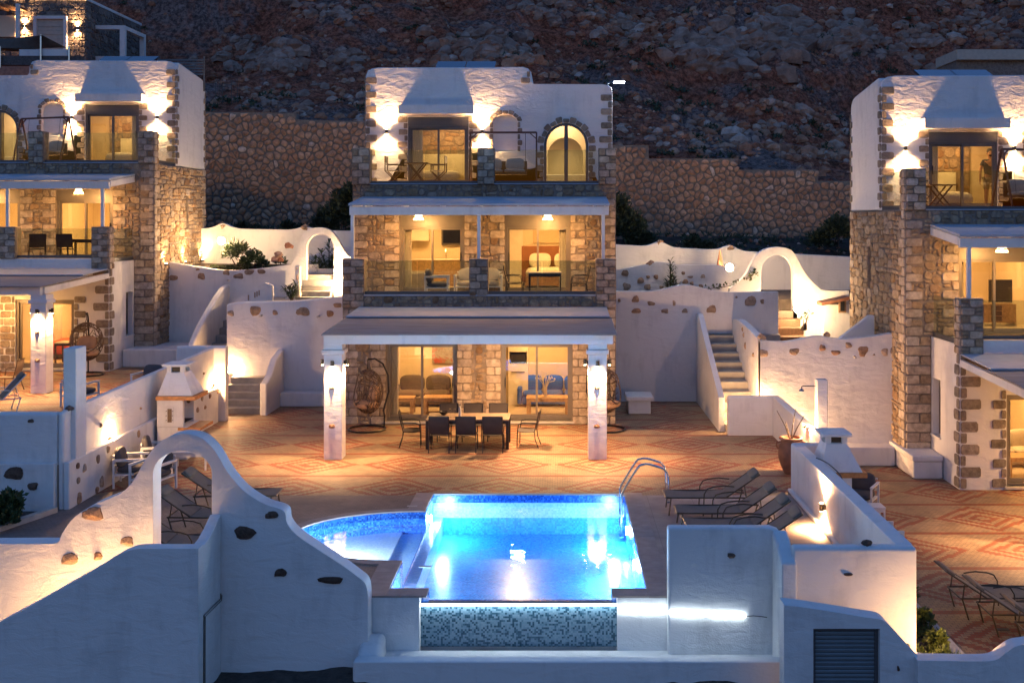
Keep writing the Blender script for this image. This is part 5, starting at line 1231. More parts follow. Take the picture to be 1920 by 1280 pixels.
def ledge_lamp(x, y, z, nx, ny, label, power=14, spot=True):
    root = empty('ledge_lamp', (x, y, z), math.atan2(ny, nx), label, 'wall lamp', 'small lamps washing the white walls')
    b = MB(); b.box(-.005, .05, -.05, .05, -.02, .05); b.build('lamp_body', M_bronze, root, bevel=.008)
    b = MB(); b.box(.01, .045, -.04, .04, .05, .056); b.build('lens', M_bulb, root)
    light('ledge_light', 'POINT', (.07, 0, .085), power, WARM, .02, parent=root)
    return root
X0 = LW - .12
ledge_lamp(X0, -X0 * F / (1050 - 205), .97, 1, 0, 'lamp glowing on the ledge of the left parapet wall, near the lounge chairs', 16)
ledge_lamp(X0, -X0 * F / (1050 - 397), 1.0, 1, 0, 'lamp glowing on the ledge of the left parapet wall, near the broad grey steps', 16)
updown(4.9 - .0, 19.7, .42, 'up and down wall light on the white wall beside the pool-side loungers', 26, 'small lamps washing the white walls').rotation_euler = (0, 0, R(-90))
ledge_lamp(-10.3, 33.25, .93, 0, -1, 'lamp at the foot of the tall studded wall beside the broad grey steps', 26)
ledge_lamp(5.2, 28.75, .70, 0, 1, 'hidden lamp behind the low wall at the foot of the right staircase', 32)
ledge_lamp(5.60, 24.35, 1.0, -1, 0, 'small lamp on the white dividing wall above the clay urn', 26)
ledge_lamp(6.2, 28.80, -.25, 0, -1, 'lamp behind the tall shower post at the tall studded wall', 40)
ledge_lamp(-6.6, 15.72, -.5, 0, -1, 'hidden lamp between the two nearest left walls, lighting the arch wall', 40)
ledge_lamp(5.55, 14.62, -.45, 0, 1, 'hidden lamp behind the dipped near wall, lighting the planted strip', 17)
ledge_lamp(-14.0, 15.72, -.5, 0, -1, 'hidden lamp at the far left between the two nearest walls', 40)
# uplights at the side of the left villa
for i, yy in enumerate((37.0, 38.9, 40.8)):
    root = empty('uplight', (-13.66, yy, 4.15), 0, ('nearest', 'middle', 'farthest')[i] + ' of the three ground uplights grazing the stone side of the left villa', 'uplight', 'ground uplights')
    b = MB(); b.lathe([(.05, 0), (.055, .06), (.045, .08)], (0, 0, 0), 12); b.build('lamp_body', M_bronze, root)
    b = MB(); b.lathe([(.04, .082), (.04, .086)], (0, 0, 0), 10); b.build('lens', M_bulb, root)
    light('uplight_beam', 'SPOT', (0, 0, .12), 26, WARM, .03, (180, 0, 0), 100, .8, parent=root)
# ceiling light under the pergola
root = empty('ceiling_light', (PX(970, 27.6), 27.6, 2.74), 0, 'flat white ceiling light under the pergola beam of the middle villa', 'ceiling light')
b = MB(); b.box(-.2, .2, -.08, .08, 0, .05); b.build('lamp_body', M_white_metal, root, bevel=.01)
b = MB(); b.box(-.18, .18, -.06, .06, -.012, 0); b.build('diffuser', M_bulb, root)
light('ceiling_glow', 'AREA', (0, 0, -.03), 45, WARM, size=(.36, .12), parent=root)
for (v, nm) in ((VL, 'left'), (VR, 'right')):
    x, y, z = v.location
    if nm == 'left': basket_lamp(x + .15, y - 1.2, z + 2.30, z + 2.9, 'lit wicker pendant under the ground pergola of the left villa', 45)
    else: basket_lamp(x + .3, y - 1.2, z + 2.30, z + 2.9, 'lit wicker pendant under the ground pergola of the right villa', 110)
# cool street lamp at the roof corner
root = empty('street_lamp', (1.55, 34.6, 9.9), 0, 'cool white lamp on a short arm at the roof corner of the middle villa', 'lamp')
b = MB(); b.tube([(0, 0, 0), (0, 0, .25), (.1, 0, .28), (.25, -.02, .30)], .02, 6); b.build('arm', M_steel, root)
b = MB(); b.box(.18, .55, -.08, .08, .30, .34); b.build('lamp_head', M_white_metal, root, bevel=.01)
b = MB(); b.box(.20, .53, -.075, .075, .275, .30); b.build('led_panel', M_led_street, root)
light('street_light', 'SPOT', (.37, 0, .26), 60, (.8, .88, 1), .06, (0, 0, 0), 150, .5, parent=root)
# pool lamps
def pool_lamp(x, y, z, nx, ny, power, label, c=(.55, .85, 1)):
    root = empty('pool_lamp', (x, y, z), math.atan2(ny, nx), label, 'pool lamp', 'underwater pool lamps')
    M = rotm('Y', 90); b = MB(); b.tube([(0, 0, 0), (.02, 0, 0)], .11, 16); b.build('lamp_ring', M_steel, root)
    b = MB(); b.tube([(.021, 0, 0), (.03, 0, 0)], .08, 16); b.build('lens', M_poolglow, root)
    light('pool_light', 'POINT', (.26, 0, 0), power, c, .10, parent=root)
PCOL = (.42, .72, 1.0)
pool_lamp(PXR, 19.0, -.42, -1, 0, 75, 'added underwater lamp evening out the light at the middle of the right pool wall', PCOL)  # extra lamp put in so the pool is lit more evenly
pool_lamp(PXR, 21.1, -.42, -1, 0, 75, 'underwater lamp at the far right of the pool below the ladder', PCOL)
pool_lamp(PXR, 17.0, -.42, -1, 0, 75, 'underwater lamp at the near right of the pool', PCOL)
pool_lamp(PXL + .016, 17.15, -.30, 1, 0, 65, 'underwater lamp at the near left of the pool', PCOL)
pool_lamp(PXL + .016, 21.5, -.30, 1, 0, 65, 'underwater lamp at the far left of the pool', PCOL)
pool_lamp(-4.22, 18.62, -.20, .8, .6, 330, 'underwater lamp of the paddling pool', (.85, .93, 1))
# LED strip above the basin
root = empty('light_strip', (.6, 16.0, -.12), 0, 'long white light strip glowing above the overflow basin', 'light strip')
b = MB(); pts = [(-2.72, .285, -.03), (.25, .285, -.03)]
b.tube([(-2.72, .26, -.03), (.26, .26, -.03)], .016, 6); b.tube([(.27, .10, -.045), (1.0, .10, -.05)], .016, 6); b.tube([(1.03, -.03, -.05), (1.6, -.03, -.07), (2.18, -.03, -.095)], .016, 6); b.build('led_tube', M_led, root)
b = MB(); b.tube([(2.18, -.03, -.095), (2.3, -.02, -.09), (2.42, -.02, -.10), (2.5, -.03, -.11)], .006, 5); b.build('cable', M_black, root)
light('strip_light', 'AREA', (-1.23, .24, -.05), 14, (.78, .90, 1), size=(2.9, .03), parent=root)

# ---------------------------------------------------------------- terrace furniture
def dining_chair(label, group, fabric, metal, first_loc, rz=0):
    "sling chair facing +y, origin on the floor under the seat"
    root = empty('dining_chair', first_loc, rz, label, 'chair', group)
    for sx in (-1, 1):
        b = MB(); x = sx * .25
        b.tube([(x, -.30, 0), (x, -.22, .22), (x * .96, -.20, .40), (x * .96, -.27, .70), (x * .96, -.31, .90)], .013, 6); b.build('rear_leg', metal, root)
        b = MB(); b.tube([(x, .24, 0), (x, .23, .40), (x * 1.02, .20, .585), (x * 1.04, .10, .625), (x * 1.04, -.10, .63), (x * .98, -.24, .62)], .013, 6); b.build('front_leg', metal, root)
        b = MB(); b.tube([(x, .23, .405), (x * .97, 0, .40), (x * .96, -.21, .40)], .011, 5); b.build('seat_rail', metal, root)
    b = MB(); vs = []; n = 7
    for i in range(n):
        t = i / (n - 1); y = .24 - .44 * t; z = .415 - .025 * math.sin(math.pi * t); vs += [(-.235, y, z), (.235, y, z), (-.235, y, z - .012), (.235, y, z - .012)]
    fs = []
    for i in range(n - 1):
        a = i * 4; c = a + 4; fs += [(a, a + 1, c + 1, c), (a + 2, c + 2, c + 3, a + 3), (a, c, c + 2, a + 2), (a + 1, a + 3, c + 3, c + 1)]
    fs += [(0, 2, 3, 1), (4 * n - 4, 4 * n - 3, 4 * n - 1, 4 * n - 2)]
    b.add(vs, fs); b.build('seat', fabric, root)
    b = MB(); vs = []
    for i in range(n):
        t = i / (n - 1); z = .46 + .43 * t; y = -.205 - .10 * t - .02 * math.sin(math.pi * t); vs += [(-.235, y, z), (.235, y, z), (-.235, y - .012, z), (.235, y - .012, z)]
    b.add(vs, fs); b.build('backrest', fabric, root)
    b = MB(); b.tube([(-.24, -.315, .895), (.24, -.315, .895)], .013, 6); b.build('top_rail', metal, root)
    return root
def table(name, label, loc, w_, d, h, top_m, leg_m, leg=.06, rz=0, group=None):
    root = empty(name, loc, rz, label, 'table', group)
    b = MB(); b.box(-w_ / 2, w_ / 2, -d / 2, d / 2, h - .035, h); b.build('tabletop', top_m, root, bevel=.006)
    for sx in (-1, 1):
        for sy in (-1, 1):
            b = MB(); x = sx * (w_ / 2 - leg / 2 - .01); y = sy * (d / 2 - leg / 2 - .01); b.box(x - leg / 2, x + leg / 2, y - leg / 2, y + leg / 2, 0, h - .036); b.build('leg', leg_m, root)
    b = MB()
    for sy in (-1, 1): b.box(-w_ / 2 + leg + .01, w_ / 2 - leg - .01, sy * (d / 2 - .03) - .012, sy * (d / 2 - .03) + .012, h - .11, h - .036)
    b.build('apron', leg_m, root); return root
Yt = 27.1
tx = PX(879, Yt)
table('dining_table', 'long dark-legged dining table under the pergola of the middle villa', (tx, Yt, 0), 2.10, .95, .74, M_wood_top, M_black_metal, .075)
DG = 'black sling chairs around the long dining table'
dc = None
specs = [(tx + dx, Yt - .62, 0, '%s of the three near black chairs at the long dining table' % n) for dx, n in ((-.66, 'left'), (0, 'middle'), (.66, 'right'))]
specs += [(tx + dx, Yt + .68, 180, '%s of the three far black chairs, between dining table and stone wall' % n) for dx, n in ((-.60, 'left'), (.04, 'middle'), (.70, 'right'))]
specs += [(tx - 1.45, Yt - .05, -84, 'tan-lit black chair pulled out at the left end of the long dining table'), (tx + 1.5, Yt - .05, 84, 'black chair pulled out at the right end of the long dining table')]
dc = dining_chair(specs[0][3], DG, M_sling_black, M_black_metal, (specs[0][0], specs[0][1], 0))
for (x, y, rz, lb) in specs[1:]: place(dc, (x, y, 0), R(rz), lb)
# glasses and bottle
def glass(x, y, z, label):
    root = empty('wine_glass', (x, y, z), 0, label, 'wine glass', 'wine glasses on the dining table')
    b = MB(); b.lathe([(.035, 0), (.035, .004), (.005, .01), (.005, .09), (.03, .11), (.04, .15), (.034, .21)], (0, 0, 0), 12)
    b.build('bowl', M_glass, root, smooth=True, recalc=True)
glass(tx - .46, Yt - .1, .74, 'left of the two wine glasses on the dining table'); glass(tx - .34, Yt - .1, .74, 'right of the two wine glasses, next to the bottle on the dining table')
root = empty('wine_bottle', (tx - .22, Yt - .05, .74), 0, 'wine bottle standing beside two glasses on the dining table', 'bottle')
b = MB(); b.lathe([(.036, 0), (.038, .01), (.038, .19), (.015, .25), (.014, .31), (.012, .315)], (0, 0, 0), 14); b.build('bottle_body', M_kerb, root, smooth=True)
b = MB(); b.lathe([(.016, .27), (.017, .32)], (0, 0, 0), 10); b.build('cap', M_black, root)
root = empty('serving_bowl', (tx - .66, Yt + .2, .74), 0, 'small dark bowl on the left part of the dining table', 'bowl')
b = MB(); b.lathe([(.05, 0), (.10, .05), (.12, .09), (.115, .09), (.09, .045), (.001, .02)], (0, 0, 0), 16); b.build('bowl_body', M_black_metal, root, smooth=True)
# egg chairs
def egg_chair(label, loc, rz, seed):
    "hanging basket facing -y"
    root = empty('egg_chair', loc, rz, label, 'egg chair', 'hanging rattan egg chairs'); rg = random.Random(seed)
    b = MB(); b.tube([(.50 * math.cos(k * .314), .50 * math.sin(k * .314), .03) for k in range(20)], .025, 6, True); b.build('base_ring', M_black_metal, root)
    b = MB(); b.tube([(0, .49, .03), (0, .50, .35), (0, .47, .5), (0, .62, 1.0), (0, .60, 1.45), (0, .45, 1.78), (0, .22, 1.93), (0, .02, 1.92)], .024, 7); b.build('post', M_black_metal, root)
    b = MB(); b.tube([(0, .02, 1.92), (0, .02, 1.72)], .009, 5); b.tube([(.03 * math.cos(k * .8), .02, 1.68 + .05 * math.sin(k * .8)) for k in range(8)], .008, 4, True); b.build('chain', M_black_metal, root)
    C = Vector((0, .03, 1.05)); rx, ry, rz_ = .49, .40, .60
    def sp(th, ph): return C + Vector((rx * math.sin(ph) * math.cos(th), ry * math.sin(ph) * math.sin(th), rz_ * math.cos(ph)))
    def ok(p):
        q = p - C; return not (q.y < -.10 and (q.z > -.27 + .0 * abs(q.x)) and q.z < .50 and abs(q.x) < .40 + .3 * (-q.y - .1))
    b = MB()
    for k in range(190):
        th, ph = rg.uniform(0, 6.283), math.acos(rg.uniform(-1, 1)); d = rg.uniform(0, 6.283); L = rg.uniform(.5, 1.5); pts = []
        for i in range(10):
            t = L * (i / 9 - .5); p = sp(th + t * math.cos(d) / max(.35, math.sin(ph)), min(3.1, max(.03, ph + t * math.sin(d))))
            if ok(p): pts.append(p)
            else:
                if len(pts) > 2: b.tube(pts, .010, 4)
                pts = []
        if len(pts) > 2: b.tube(pts, .010, 4)
    b.build('basket_weave', M_rattan, root)
    rim = []
    for k in range(28):
        a = 2 * math.pi * k / 28; x = .41 * math.cos(a); z = .11 + .40 * math.sin(a)
        yy = 1 - (x / rx) ** 2 - (z / rz_) ** 2; rim.append(C + Vector((x, -ry * math.sqrt(max(.0, yy)) - .01, z)))
    b = MB(); b.tube(rim, .018, 6, True)
    b.tube([sp(math.pi / 2, -.9 + i * .2) for i in range(10)], .012, 5); b.build('rim', M_rattan, root)
    b = MB(); b.pillow((0, -.02, .70), (.72, .56, .18)); b.build('seat_cushion', M_cushion_tan, root, smooth='all')
    b = MB(); b.pillow((0, .2, 1.0), (.56, .16, .42), rotm('X', -10)); b.build('back_cushion', M_cushion_tan, root, smooth='all')
    return root
egg_chair('rattan egg chair turned sideways, beside the left column of the middle villa', (PX(688, 29.1), 29.1, 0), R(-62), 3)
egg_chair('rattan egg chair partly hidden behind the right column of the middle villa', (PX(1138, 29.1), 29.1, 0), R(62), 4)
egg_chair('round rattan egg chair with tan cushion on the left villa terrace', (PX(162, 33.4), 33.4, .87), R(18), 5)
# loungers
def lounger(name, label, group, fabric, metal, loc, rz, ang=38, side=None):
    "foot at x=0, head towards +x, 1.9 m long"
    root = empty(name, loc, rz, label, 'sun lounger', group); w_ = .29; L0, L1 = 0.0, 1.18; h = .34; a = R(ang); bl = .78
    hx, hz = L1 + bl * math.cos(a), h + bl * math.sin(a)
    for sy in (-1, 1):
        y = sy * w_
        b = MB(); b.tube([(L0, y, h), (L1, y, h), (L1 + .42, y, h)], .014, 6); b.build('side_rail', metal, root)
        b = MB(); b.tube([(L1, y, h + .01), (hx, y, hz)], .014, 6); b.build('backrest_rail', metal, root)
        b = MB(); b.tube([(.03, y, h), (.10, y, h - .02), (.06, y * 1.05, 0)], .014, 6); b.build('leg', metal, root)
        b = MB(); b.tube([(L1 + .40, y, h), (L1 + .30, y * 1.05, 0)], .014, 6); b.build('leg', metal, root)
        b = MB(); b.tube([(.72, y * 1.12, 0), (.74, y * 1.12, .42), (.80, y * 1.12, .52), (.92, y * 1.12, .56), (1.12, y * 1.12, .58), (1.32, y * 1.06, .56)], .012, 6); b.build('armrest', metal, root)
        b = MB(); b.tube([(L1 + .38, y * .9, h), (L1 + .40 * math.cos(a) + .02, y * .9, h + .40 * math.sin(a))], .010, 5); b.build('strut', metal, root)
    b = MB(); b.tube([(L0, -w_, h), (L0, w_, h)], .014, 6); b.tube([(hx, -w_, hz), (hx, w_, hz)], .014, 6); b.tube([(L1 + .42, -w_, h), (L1 + .42, w_, h)], .012, 6); b.build('cross_bar', metal, root)
    def sling(p, q, sag, nm):
        b = MB(); n = 8; vs = []; nx_, nz_ = -(q[1] - p[1]), (q[0] - p[0]); l = math.hypot(nx_, nz_); nx_, nz_ = nx_ / l, nz_ / l
        for i in range(n):
            t = i / (n - 1); s_ = sag * math.sin(math.pi * t); x = p[0] + (q[0] - p[0]) * t - nx_ * s_; z = p[1] + (q[1] - p[1]) * t - nz_ * s_
            vs += [(x, -w_ + .012, z), (x, w_ - .012, z), (x - nx_ * .014, -w_ + .012, z - nz_ * .014), (x - nx_ * .014, w_ - .012, z - nz_ * .014)]
        fs = []
        for i in range(n - 1):
            a_ = i * 4; c = a_ + 4; fs += [(a_, a_ + 1, c + 1, c), (a_ + 2, c + 2, c + 3, a_ + 3), (a_, c, c + 2, a_ + 2), (a_ + 1, a_ + 3, c + 3, c + 1)]
        fs += [(0, 2, 3, 1), (4 * n - 4, 4 * n - 3, 4 * n - 1, 4 * n - 2)]
        b.add(vs, fs); b.build(nm, fabric, root)
    sling((L0, h + .018), (L1 + .01, h + .018), .025, 'seat'); sling((L1 + .0, h + .03), (hx, hz + .018), .015, 'backrest')
    b = MB(); b.pillow((hx - .10 * math.cos(a), 0, hz - .10 * math.sin(a) + .03), (.20, .5, .06), rotm('Y', -ang)); b.build('headrest', fabric, root, smooth='all')
    return root
LG = 'dark sling sun loungers beside the pool'
lg0 = lounger('sun_lounger', 'farthest of the four dark loungers right of the pool, next to the ladder', LG, M_sling, M_bronze, (2.05, 20.95, 0), 0, 35)
place(lg0, (2.15, 19.85, 0), R(0), 'second dark lounger from the ladder, right of the pool'); place(lg0, (2.22, 18.95, 0), R(1.5), 'third dark lounger from the ladder, its foot hidden by the block wall'); place(lg0, (2.25, 18.2, 0), R(-2), 'nearest of the four loungers right of the pool, only its headrest showing')
for i, (y, x, t) in enumerate(((21.1, -5.55, 'farthest of the three dark loungers behind the arch wall'), (19.55, -5.5, 'middle dark lounger seen through the arched gateway'), (17.95, -5.35, 'nearest dark lounger seen through the arched gateway'))):
    place(lg0, (x, y, 0), R(180 + (2, -1, 1)[i]), t, 'dark sling sun loungers behind the arch wall')
rl = lounger('sun_lounger', 'farthest tan-edged lounger of the right terrace at the right edge of the photo', 'tan-edged loungers of the right terrace', M_sling_tan, M_bronze, (8.15, 17.75, -.81), R(181), 34)
place(rl, (8.35, 17.0, -.81), R(180), 'middle tan-edged lounger of the right terrace at the right edge'); place(rl, (8.6, 16.1, -.81), R(179), 'nearest tan-edged lounger of the right terrace at the right edge')
wl_ = lounger('sun_lounger', 'grey lounger with white frame on the left villa terrace', None, M_sling, M_white_metal, (-15.1, 26.3, .87), R(38), 48)
# chairs on the left terrace
c1 = dining_chair('tan sling chair at the left edge on the left villa terrace', None, M_sling_tan, M_bronze, (PX(18, 30.3), 30.3, .87), R(95))
# white framed lounge armchairs
def armchair(label, group, loc, rz, cush=None, w_=.66):
    cush = cush or M_cushion_dark
    root = empty('lounge_armchair', loc, rz, label, 'armchair', group)
    for sx in (-1, 1):
        b = MB(); x = sx * w_ / 2
        b.box(x - .02, x + .02, .30, .34, 0, .60); b.box(x - .02, x + .02, -.34, -.30, 0, .60); b.box(x - .02, x + .02, -.30, .30, .57, .60); b.build('arm_frame', M_white_metal, root)
        b = MB(); b.box(x - .03, x + .03, -.34, .34, .601, .62); b.build('armrest', M_white_metal, root)
    b = MB(); b.box(-w_ / 2 + .02, w_ / 2 - .02, -.32, .34, .26, .30); b.build('seat_frame', M_white_metal, root)
    b = MB()
    for k in range(3): b.box(-w_ / 2 + .02, w_ / 2 - .02, -.345, -.315, .42 + k * .12, .46 + k * .12)
    b.build('back_slat', M_white_metal, root)
    b = MB(); b.pillow((0, .02, .37), (w_ - .06, .62, .15)); b.build('seat_cushion', cush, root, smooth='all')
    b = MB(); b.pillow((0, -.24, .60), (w_ - .08, .15, .44), rotm('X', 12)); b.build('back_cushion', cush, root, smooth='all')
    return root
AG = 'white framed armchairs beside the parapet wall'
ac = armchair('nearest white armchair with dark cushions, left of the arch wall top', AG, (-9.25, 23.1, 0), R(-80))
place(ac, (-9.15, 24.3, 0), R(-75), 'second white armchair with light back cushion, along the parapet wall'); place(ac, (-8.6, 22.55, 0), R(165), 'white armchair with dark cushions seen through the arched gateway')
table('coffee_table', 'low white coffee table between the white armchairs', (-8.5, 24.6, 0), .85, .5, .42, M_white_metal, M_white_metal, .035)
place(ac, (PX(279, 29.6), 29.6, .87), R(170), 'dark-backed white armchair on the left villa terrace behind the parapet', 'white framed armchairs on the upper levels')
place(ac, (-12.6, 28.0, .87), R(-10), 'white armchair frame beside the parapet, mostly hidden, on the left villa terrace', 'white framed armchairs on the upper levels')
place(ac, (PX(820, 30.9), 30.85, 3.5), R(-88), 'white framed armchair with dark cushions on the first balcony of the middle villa', 'white framed armchairs on the upper levels')
sf = armchair('pale two-seat sofa behind the middle balcony pillar of the middle villa', None, (PX(897, 31.3), 31.35, 3.5), R(180), M_cushion_lt, 1.35)
sf.name = 'balcony_sofa'; sf['category'] = 'sofa'
# first balcony table and chairs
table('balcony_table', 'small dark table on the first balcony in front of the bedroom', (PX(1022, 30.9), 30.9, 3.5), .95, .6, .72, M_cushion_lt, M_black_metal, .04)
bc = dining_chair('wire-armed chair left of the small table on the first balcony', 'chairs at the small balcony tables', M_sling_tan, M_black_metal, (PX(965, 30.9), 30.9, 3.5), R(-92))
place(bc, (PX(1086, 30.9), 30.9, 3.5), R(92), 'wire-armed chair right of the small table on the first balcony')
lb = dining_chair('left black chair on the first balcony of the left villa', 'black chairs on the left villa balcony', M_sling_black, M_black_metal, (PX(75, 35.3), 35.1, 4.37), R(30))
place(lb, (PX(130, 35.3), 35.1, 4.37), R(10), 'right black chair on the first balcony of the left villa')
table('balcony_table', 'dark table beside the black chairs on the left villa balcony', (PX(158, 35.3), 35.4, 4.37), 1.0, .6, .72, M_black_metal, M_black_metal, .04)
# director chairs and folding tables on the top balconies
def director_chair(label, loc, rz, group='folding director chairs on the top balcony'):
    root = empty('director_chair', loc, rz, label, 'chair', group)
    for sy in (-1, 1):
        b = MB(); y = sy * .25; b.bar((-.22, y, .0), (.22, y, .43), .02, .03); b.build('leg', M_wood_dark, root)
        b = MB(); b.bar((.22, y + .021 * sy, .0), (-.22, y + .021 * sy, .43), .02, .03); b.build('leg', M_wood_dark, root)
        b = MB(); b.box(-.24, .24, y - .02, y + .02, .62, .645); b.box(.18, .21, y - .015, y + .015, .43, .62); b.box(-.24, -.21, y - .015, y + .015, .43, .9); b.build('arm', M_wood_dark, root)
    b = MB(); b.box(-.2, .2, -.24, .24, .43, .45); b.build('seat', M_canvas, root)
    b = MB(); b.box(-.245, -.23, -.27, .27, .68, .90); b.build('backrest', M_canvas, root); return root
def folding_table(label, loc, group='folding tables on the top balconies'):
    root = empty('folding_table', loc, 0, label, 'table', group)
    b = MB(); b.box(-.36, .36, -.3, .3, .66, .69); b.build('tabletop', M_wood_dark, root)
    for sy in (-1, 1):
        b = MB(); b.bar((-.3, sy * .24, 0), (.25, sy * .24, .66), .03, .04); b.build('leg', M_wood_dark, root); b = MB(); b.bar((.3, sy * .2, 0), (-.25, sy * .2, .66), .03, .04); b.build('leg', M_wood_dark, root)
    return root
zb = 6.80
d0_ = director_chair('folding chair with cream canvas at the left of the top balcony table', (PX(738, 33.0), 33.0, zb), R(0))
place(d0_, (PX(822, 33.0), 33.0, zb), R(180), 'folding chair with cream canvas at the right of the top balcony table')
ft = folding_table('dark folding table between two canvas chairs on the middle villa top balcony', (PX(782, 33.0), 33.0, zb))
place(ft, (PX(1762, 28.9), 28.9, zb - .81), 0, 'dark folding table on the top balcony of the right villa')
place(d0_, (PX(1730, 29.0), 29.2, zb - .81), R(0), 'canvas folding chair behind the corner pillar of the right villa top balcony')
# swing seats
def swing(label, loc, mirror=1):
    root = empty('swing_seat', loc, 0, label, 'swing seat', 'hanging swing seats on the top balconies'); w_ = 1.02
    b = MB(); b.bar((-w_, 0, 1.62), (w_, 0, 1.62), .05, .06); b.build('top_bar', M_corten, root)
    for sx in (-1, 1):
        for sy in (-1, 1): b = MB(); b.bar((sx * w_, sy * .4, 0), (sx * w_, sy * .02, 1.62), .045, .045); b.build('leg', M_corten, root)
        b = MB(); b.bar((sx * w_, 0, 1.42), (sx * (w_ - .2), 0, 1.60), .03, .03); b.build('brace', M_corten, root)
        b = MB(); b.tube([(sx * .68, 0, 1.6), (sx * .68, -.15, .45)], .008, 4); b.build('hanging_rope', M_black, root)
    b = MB(); b.box(-.72, .72, -.28, .26, .32, .37); b.build('seat', M_wood_dark, root)
    b = MB(); b.box(-.72, .72, .26, .29, .37, .75); b.build('backrest', M_wood_dark, root)
    for sx in (-1, 1):
        b = MB(); b.pillow((sx * .35, -.01, .43), (.66, .5, .13)); b.build('seat_cushion', M_cushion_lt, root, smooth='all')
        b = MB(); b.pillow((sx * .35, .17, .64), (.60, .16, .40), rotm('X', -8)); b.build('back_cushion', M_cushion_lt, root, smooth='all')
    return root
s0 = swing('swing seat with two beige cushions on the top balcony of the middle villa', (PX(944, 32.9), 32.9, zb))
place(s0, (PX(84, 37.3), 37.3, zb + .87), R(-18), 'swing seat with rust-brown frame on the top balcony of the left villa')
place(s0, (PX(1935, 28.8), 28.8, zb - .81), R(20), 'swing seat cut by the right edge on the top balcony of the right villa')
# ---------------------------------------------------------------- masonry barbecues
def barbecue(label, loc, rz):
    "stands against a wall on its -x side, opening faces +x ; 0.7 x 0.85"
    root = empty('barbecue', loc, rz, label, 'barbecue', 'white masonry barbecues')
    b = MB(); b.box(0, .72, -.45, .45, 0, .78); b.build('base', M_plaster, root, bevel=.02)
    b = MB(); b.box(0, .62, -.45, -.33, .78, 1.42); pw = b.build('side_panel', M_plaster, root, bevel=.01)
    b = MB(); b.box(0, .62, .33, .45, .78, 1.42); b.build('side_panel', M_plaster, root, bevel=.01)
    b = MB(); b.box(0, .10, -.33, .33, .78, 1.42); b.build('back_panel', M_plaster_dirty, root)
    b = MB(); b.box(.22, .40, -.462, -.45, .86, 1.26); b.build('tool_rack', M_plaster, root)
    b = MB(); b.box(.26, .36, -.468, -.462, .90, 1.22); b.build('rack_opening', M_wood_dark, root)
    for k in range(3):
        for xx in (.235, .385): b = MB(); b.tube([(xx, -.46, .95 + k * .11), (xx, -.50, .95 + k * .11)], .008, 5); b.build('hook', M_black, root)
    b = MB(); b.box(-.02, .92, -.48, .48, 1.42, 1.52); b.build('hood_beam', M_beam, root, bevel=.008)
    b = MB(); b.box(.50, 1.05, -.46, .46, .70, .77); b.build('shelf', M_beam, root, bevel=.008)
    b = MB(); b.add([(-.0, -.44, 1.52), (.84, -.44, 1.52), (.84, .44, 1.52), (0, .44, 1.52), (.16, -.24, 2.05), (.58, -.24, 2.05), (.58, .24, 2.05), (.16, .24, 2.05)], [(3, 2, 1, 0), (4, 5, 6, 7), (0, 1, 5, 4), (1, 2, 6, 5), (2, 3, 7, 6), (3, 0, 4, 7)]); b.build('hood', M_plaster, root, bevel=.01)
    b = MB()
    for (x0, x1, y0, y1) in ((.16, .26, -.24, -.14), (.48, .58, -.24, -.14), (.16, .26, .14, .24), (.48, .58, .14, .24)): b.box(x0, x1, y0, y1, 2.05, 2.20)
    b.box(.2, .54, -.2, .2, 2.05, 2.06); b.build('chimney', M_plaster, root)
    b = MB(); b.box(.24, .5, -.16, .16, 2.061, 2.19); b.build('flue', M_black, root)
    b = MB(); b.box(.07, .67, -.33, .33, 2.20, 2.26); b.build('chimney_cap', M_plaster, root, bevel=.01)
    b = MB()
    for k in range(9): b.tube([(.12, -.28 + k * .07, .86), (.62, -.28 + k * .07, .86)], .006, 4)
    b.build('grill_grate', M_black_metal, root)
    b = MB(); b.ball((.60, .0, 1.33), .05, 8); b.build('lamp', M_bronze, root)
    return root
barbecue('white masonry barbecue with orange wooden beam against the left parapet wall', (-9.62, 25.9, 0), 0)
barbecue('white masonry barbecue with orange wooden beam on the right terrace behind the boundary wall', (5.17, 21.6, -.81), 0)
ac2 = place(ac, (6.75, 24.0, -.81), R(150), 'white framed armchair beside the barbecue of the right terrace', 'white furniture of the right terrace')
ac3 = place(ac, (6.2, 21.6 - 1.0, -.81), R(-90), 'white framed armchair half hidden behind the cable-draped boundary wall', 'white furniture of the right terrace')
table('coffee_table', 'low glass-topped table behind the boundary wall on the right terrace', (6.75, 23.1, -.81), .5, .4, .36, M_white_metal, M_white_metal, .035)
# shower
root = empty('outdoor_shower', (6.0, 24.5, -.81), 0, 'tall square white post with a chrome shower head on the right terrace', 'shower')
b = MB(); b.box(-.12, .12, -.12, .12, 0, 2.88); b.build('post', M_plaster, root, bevel=.015)
b = MB(); b.tube([(-.12, -.0, 2.72), (-.42, -.0, 2.72), (-.45, 0, 2.70), (-.45, 0, 2.66)], .012, 6); b.lathe([(.015, 2.66), (.07, 2.62), (.07, 2.61)], (-.45, 0, 0), 12); b.build('shower_head', M_steel, root)
b = MB(); b.tube([(-.12, -.03, 1.0), (-.2, -.03, 1.0)], .025, 8); b.build('tap', M_steel, root)
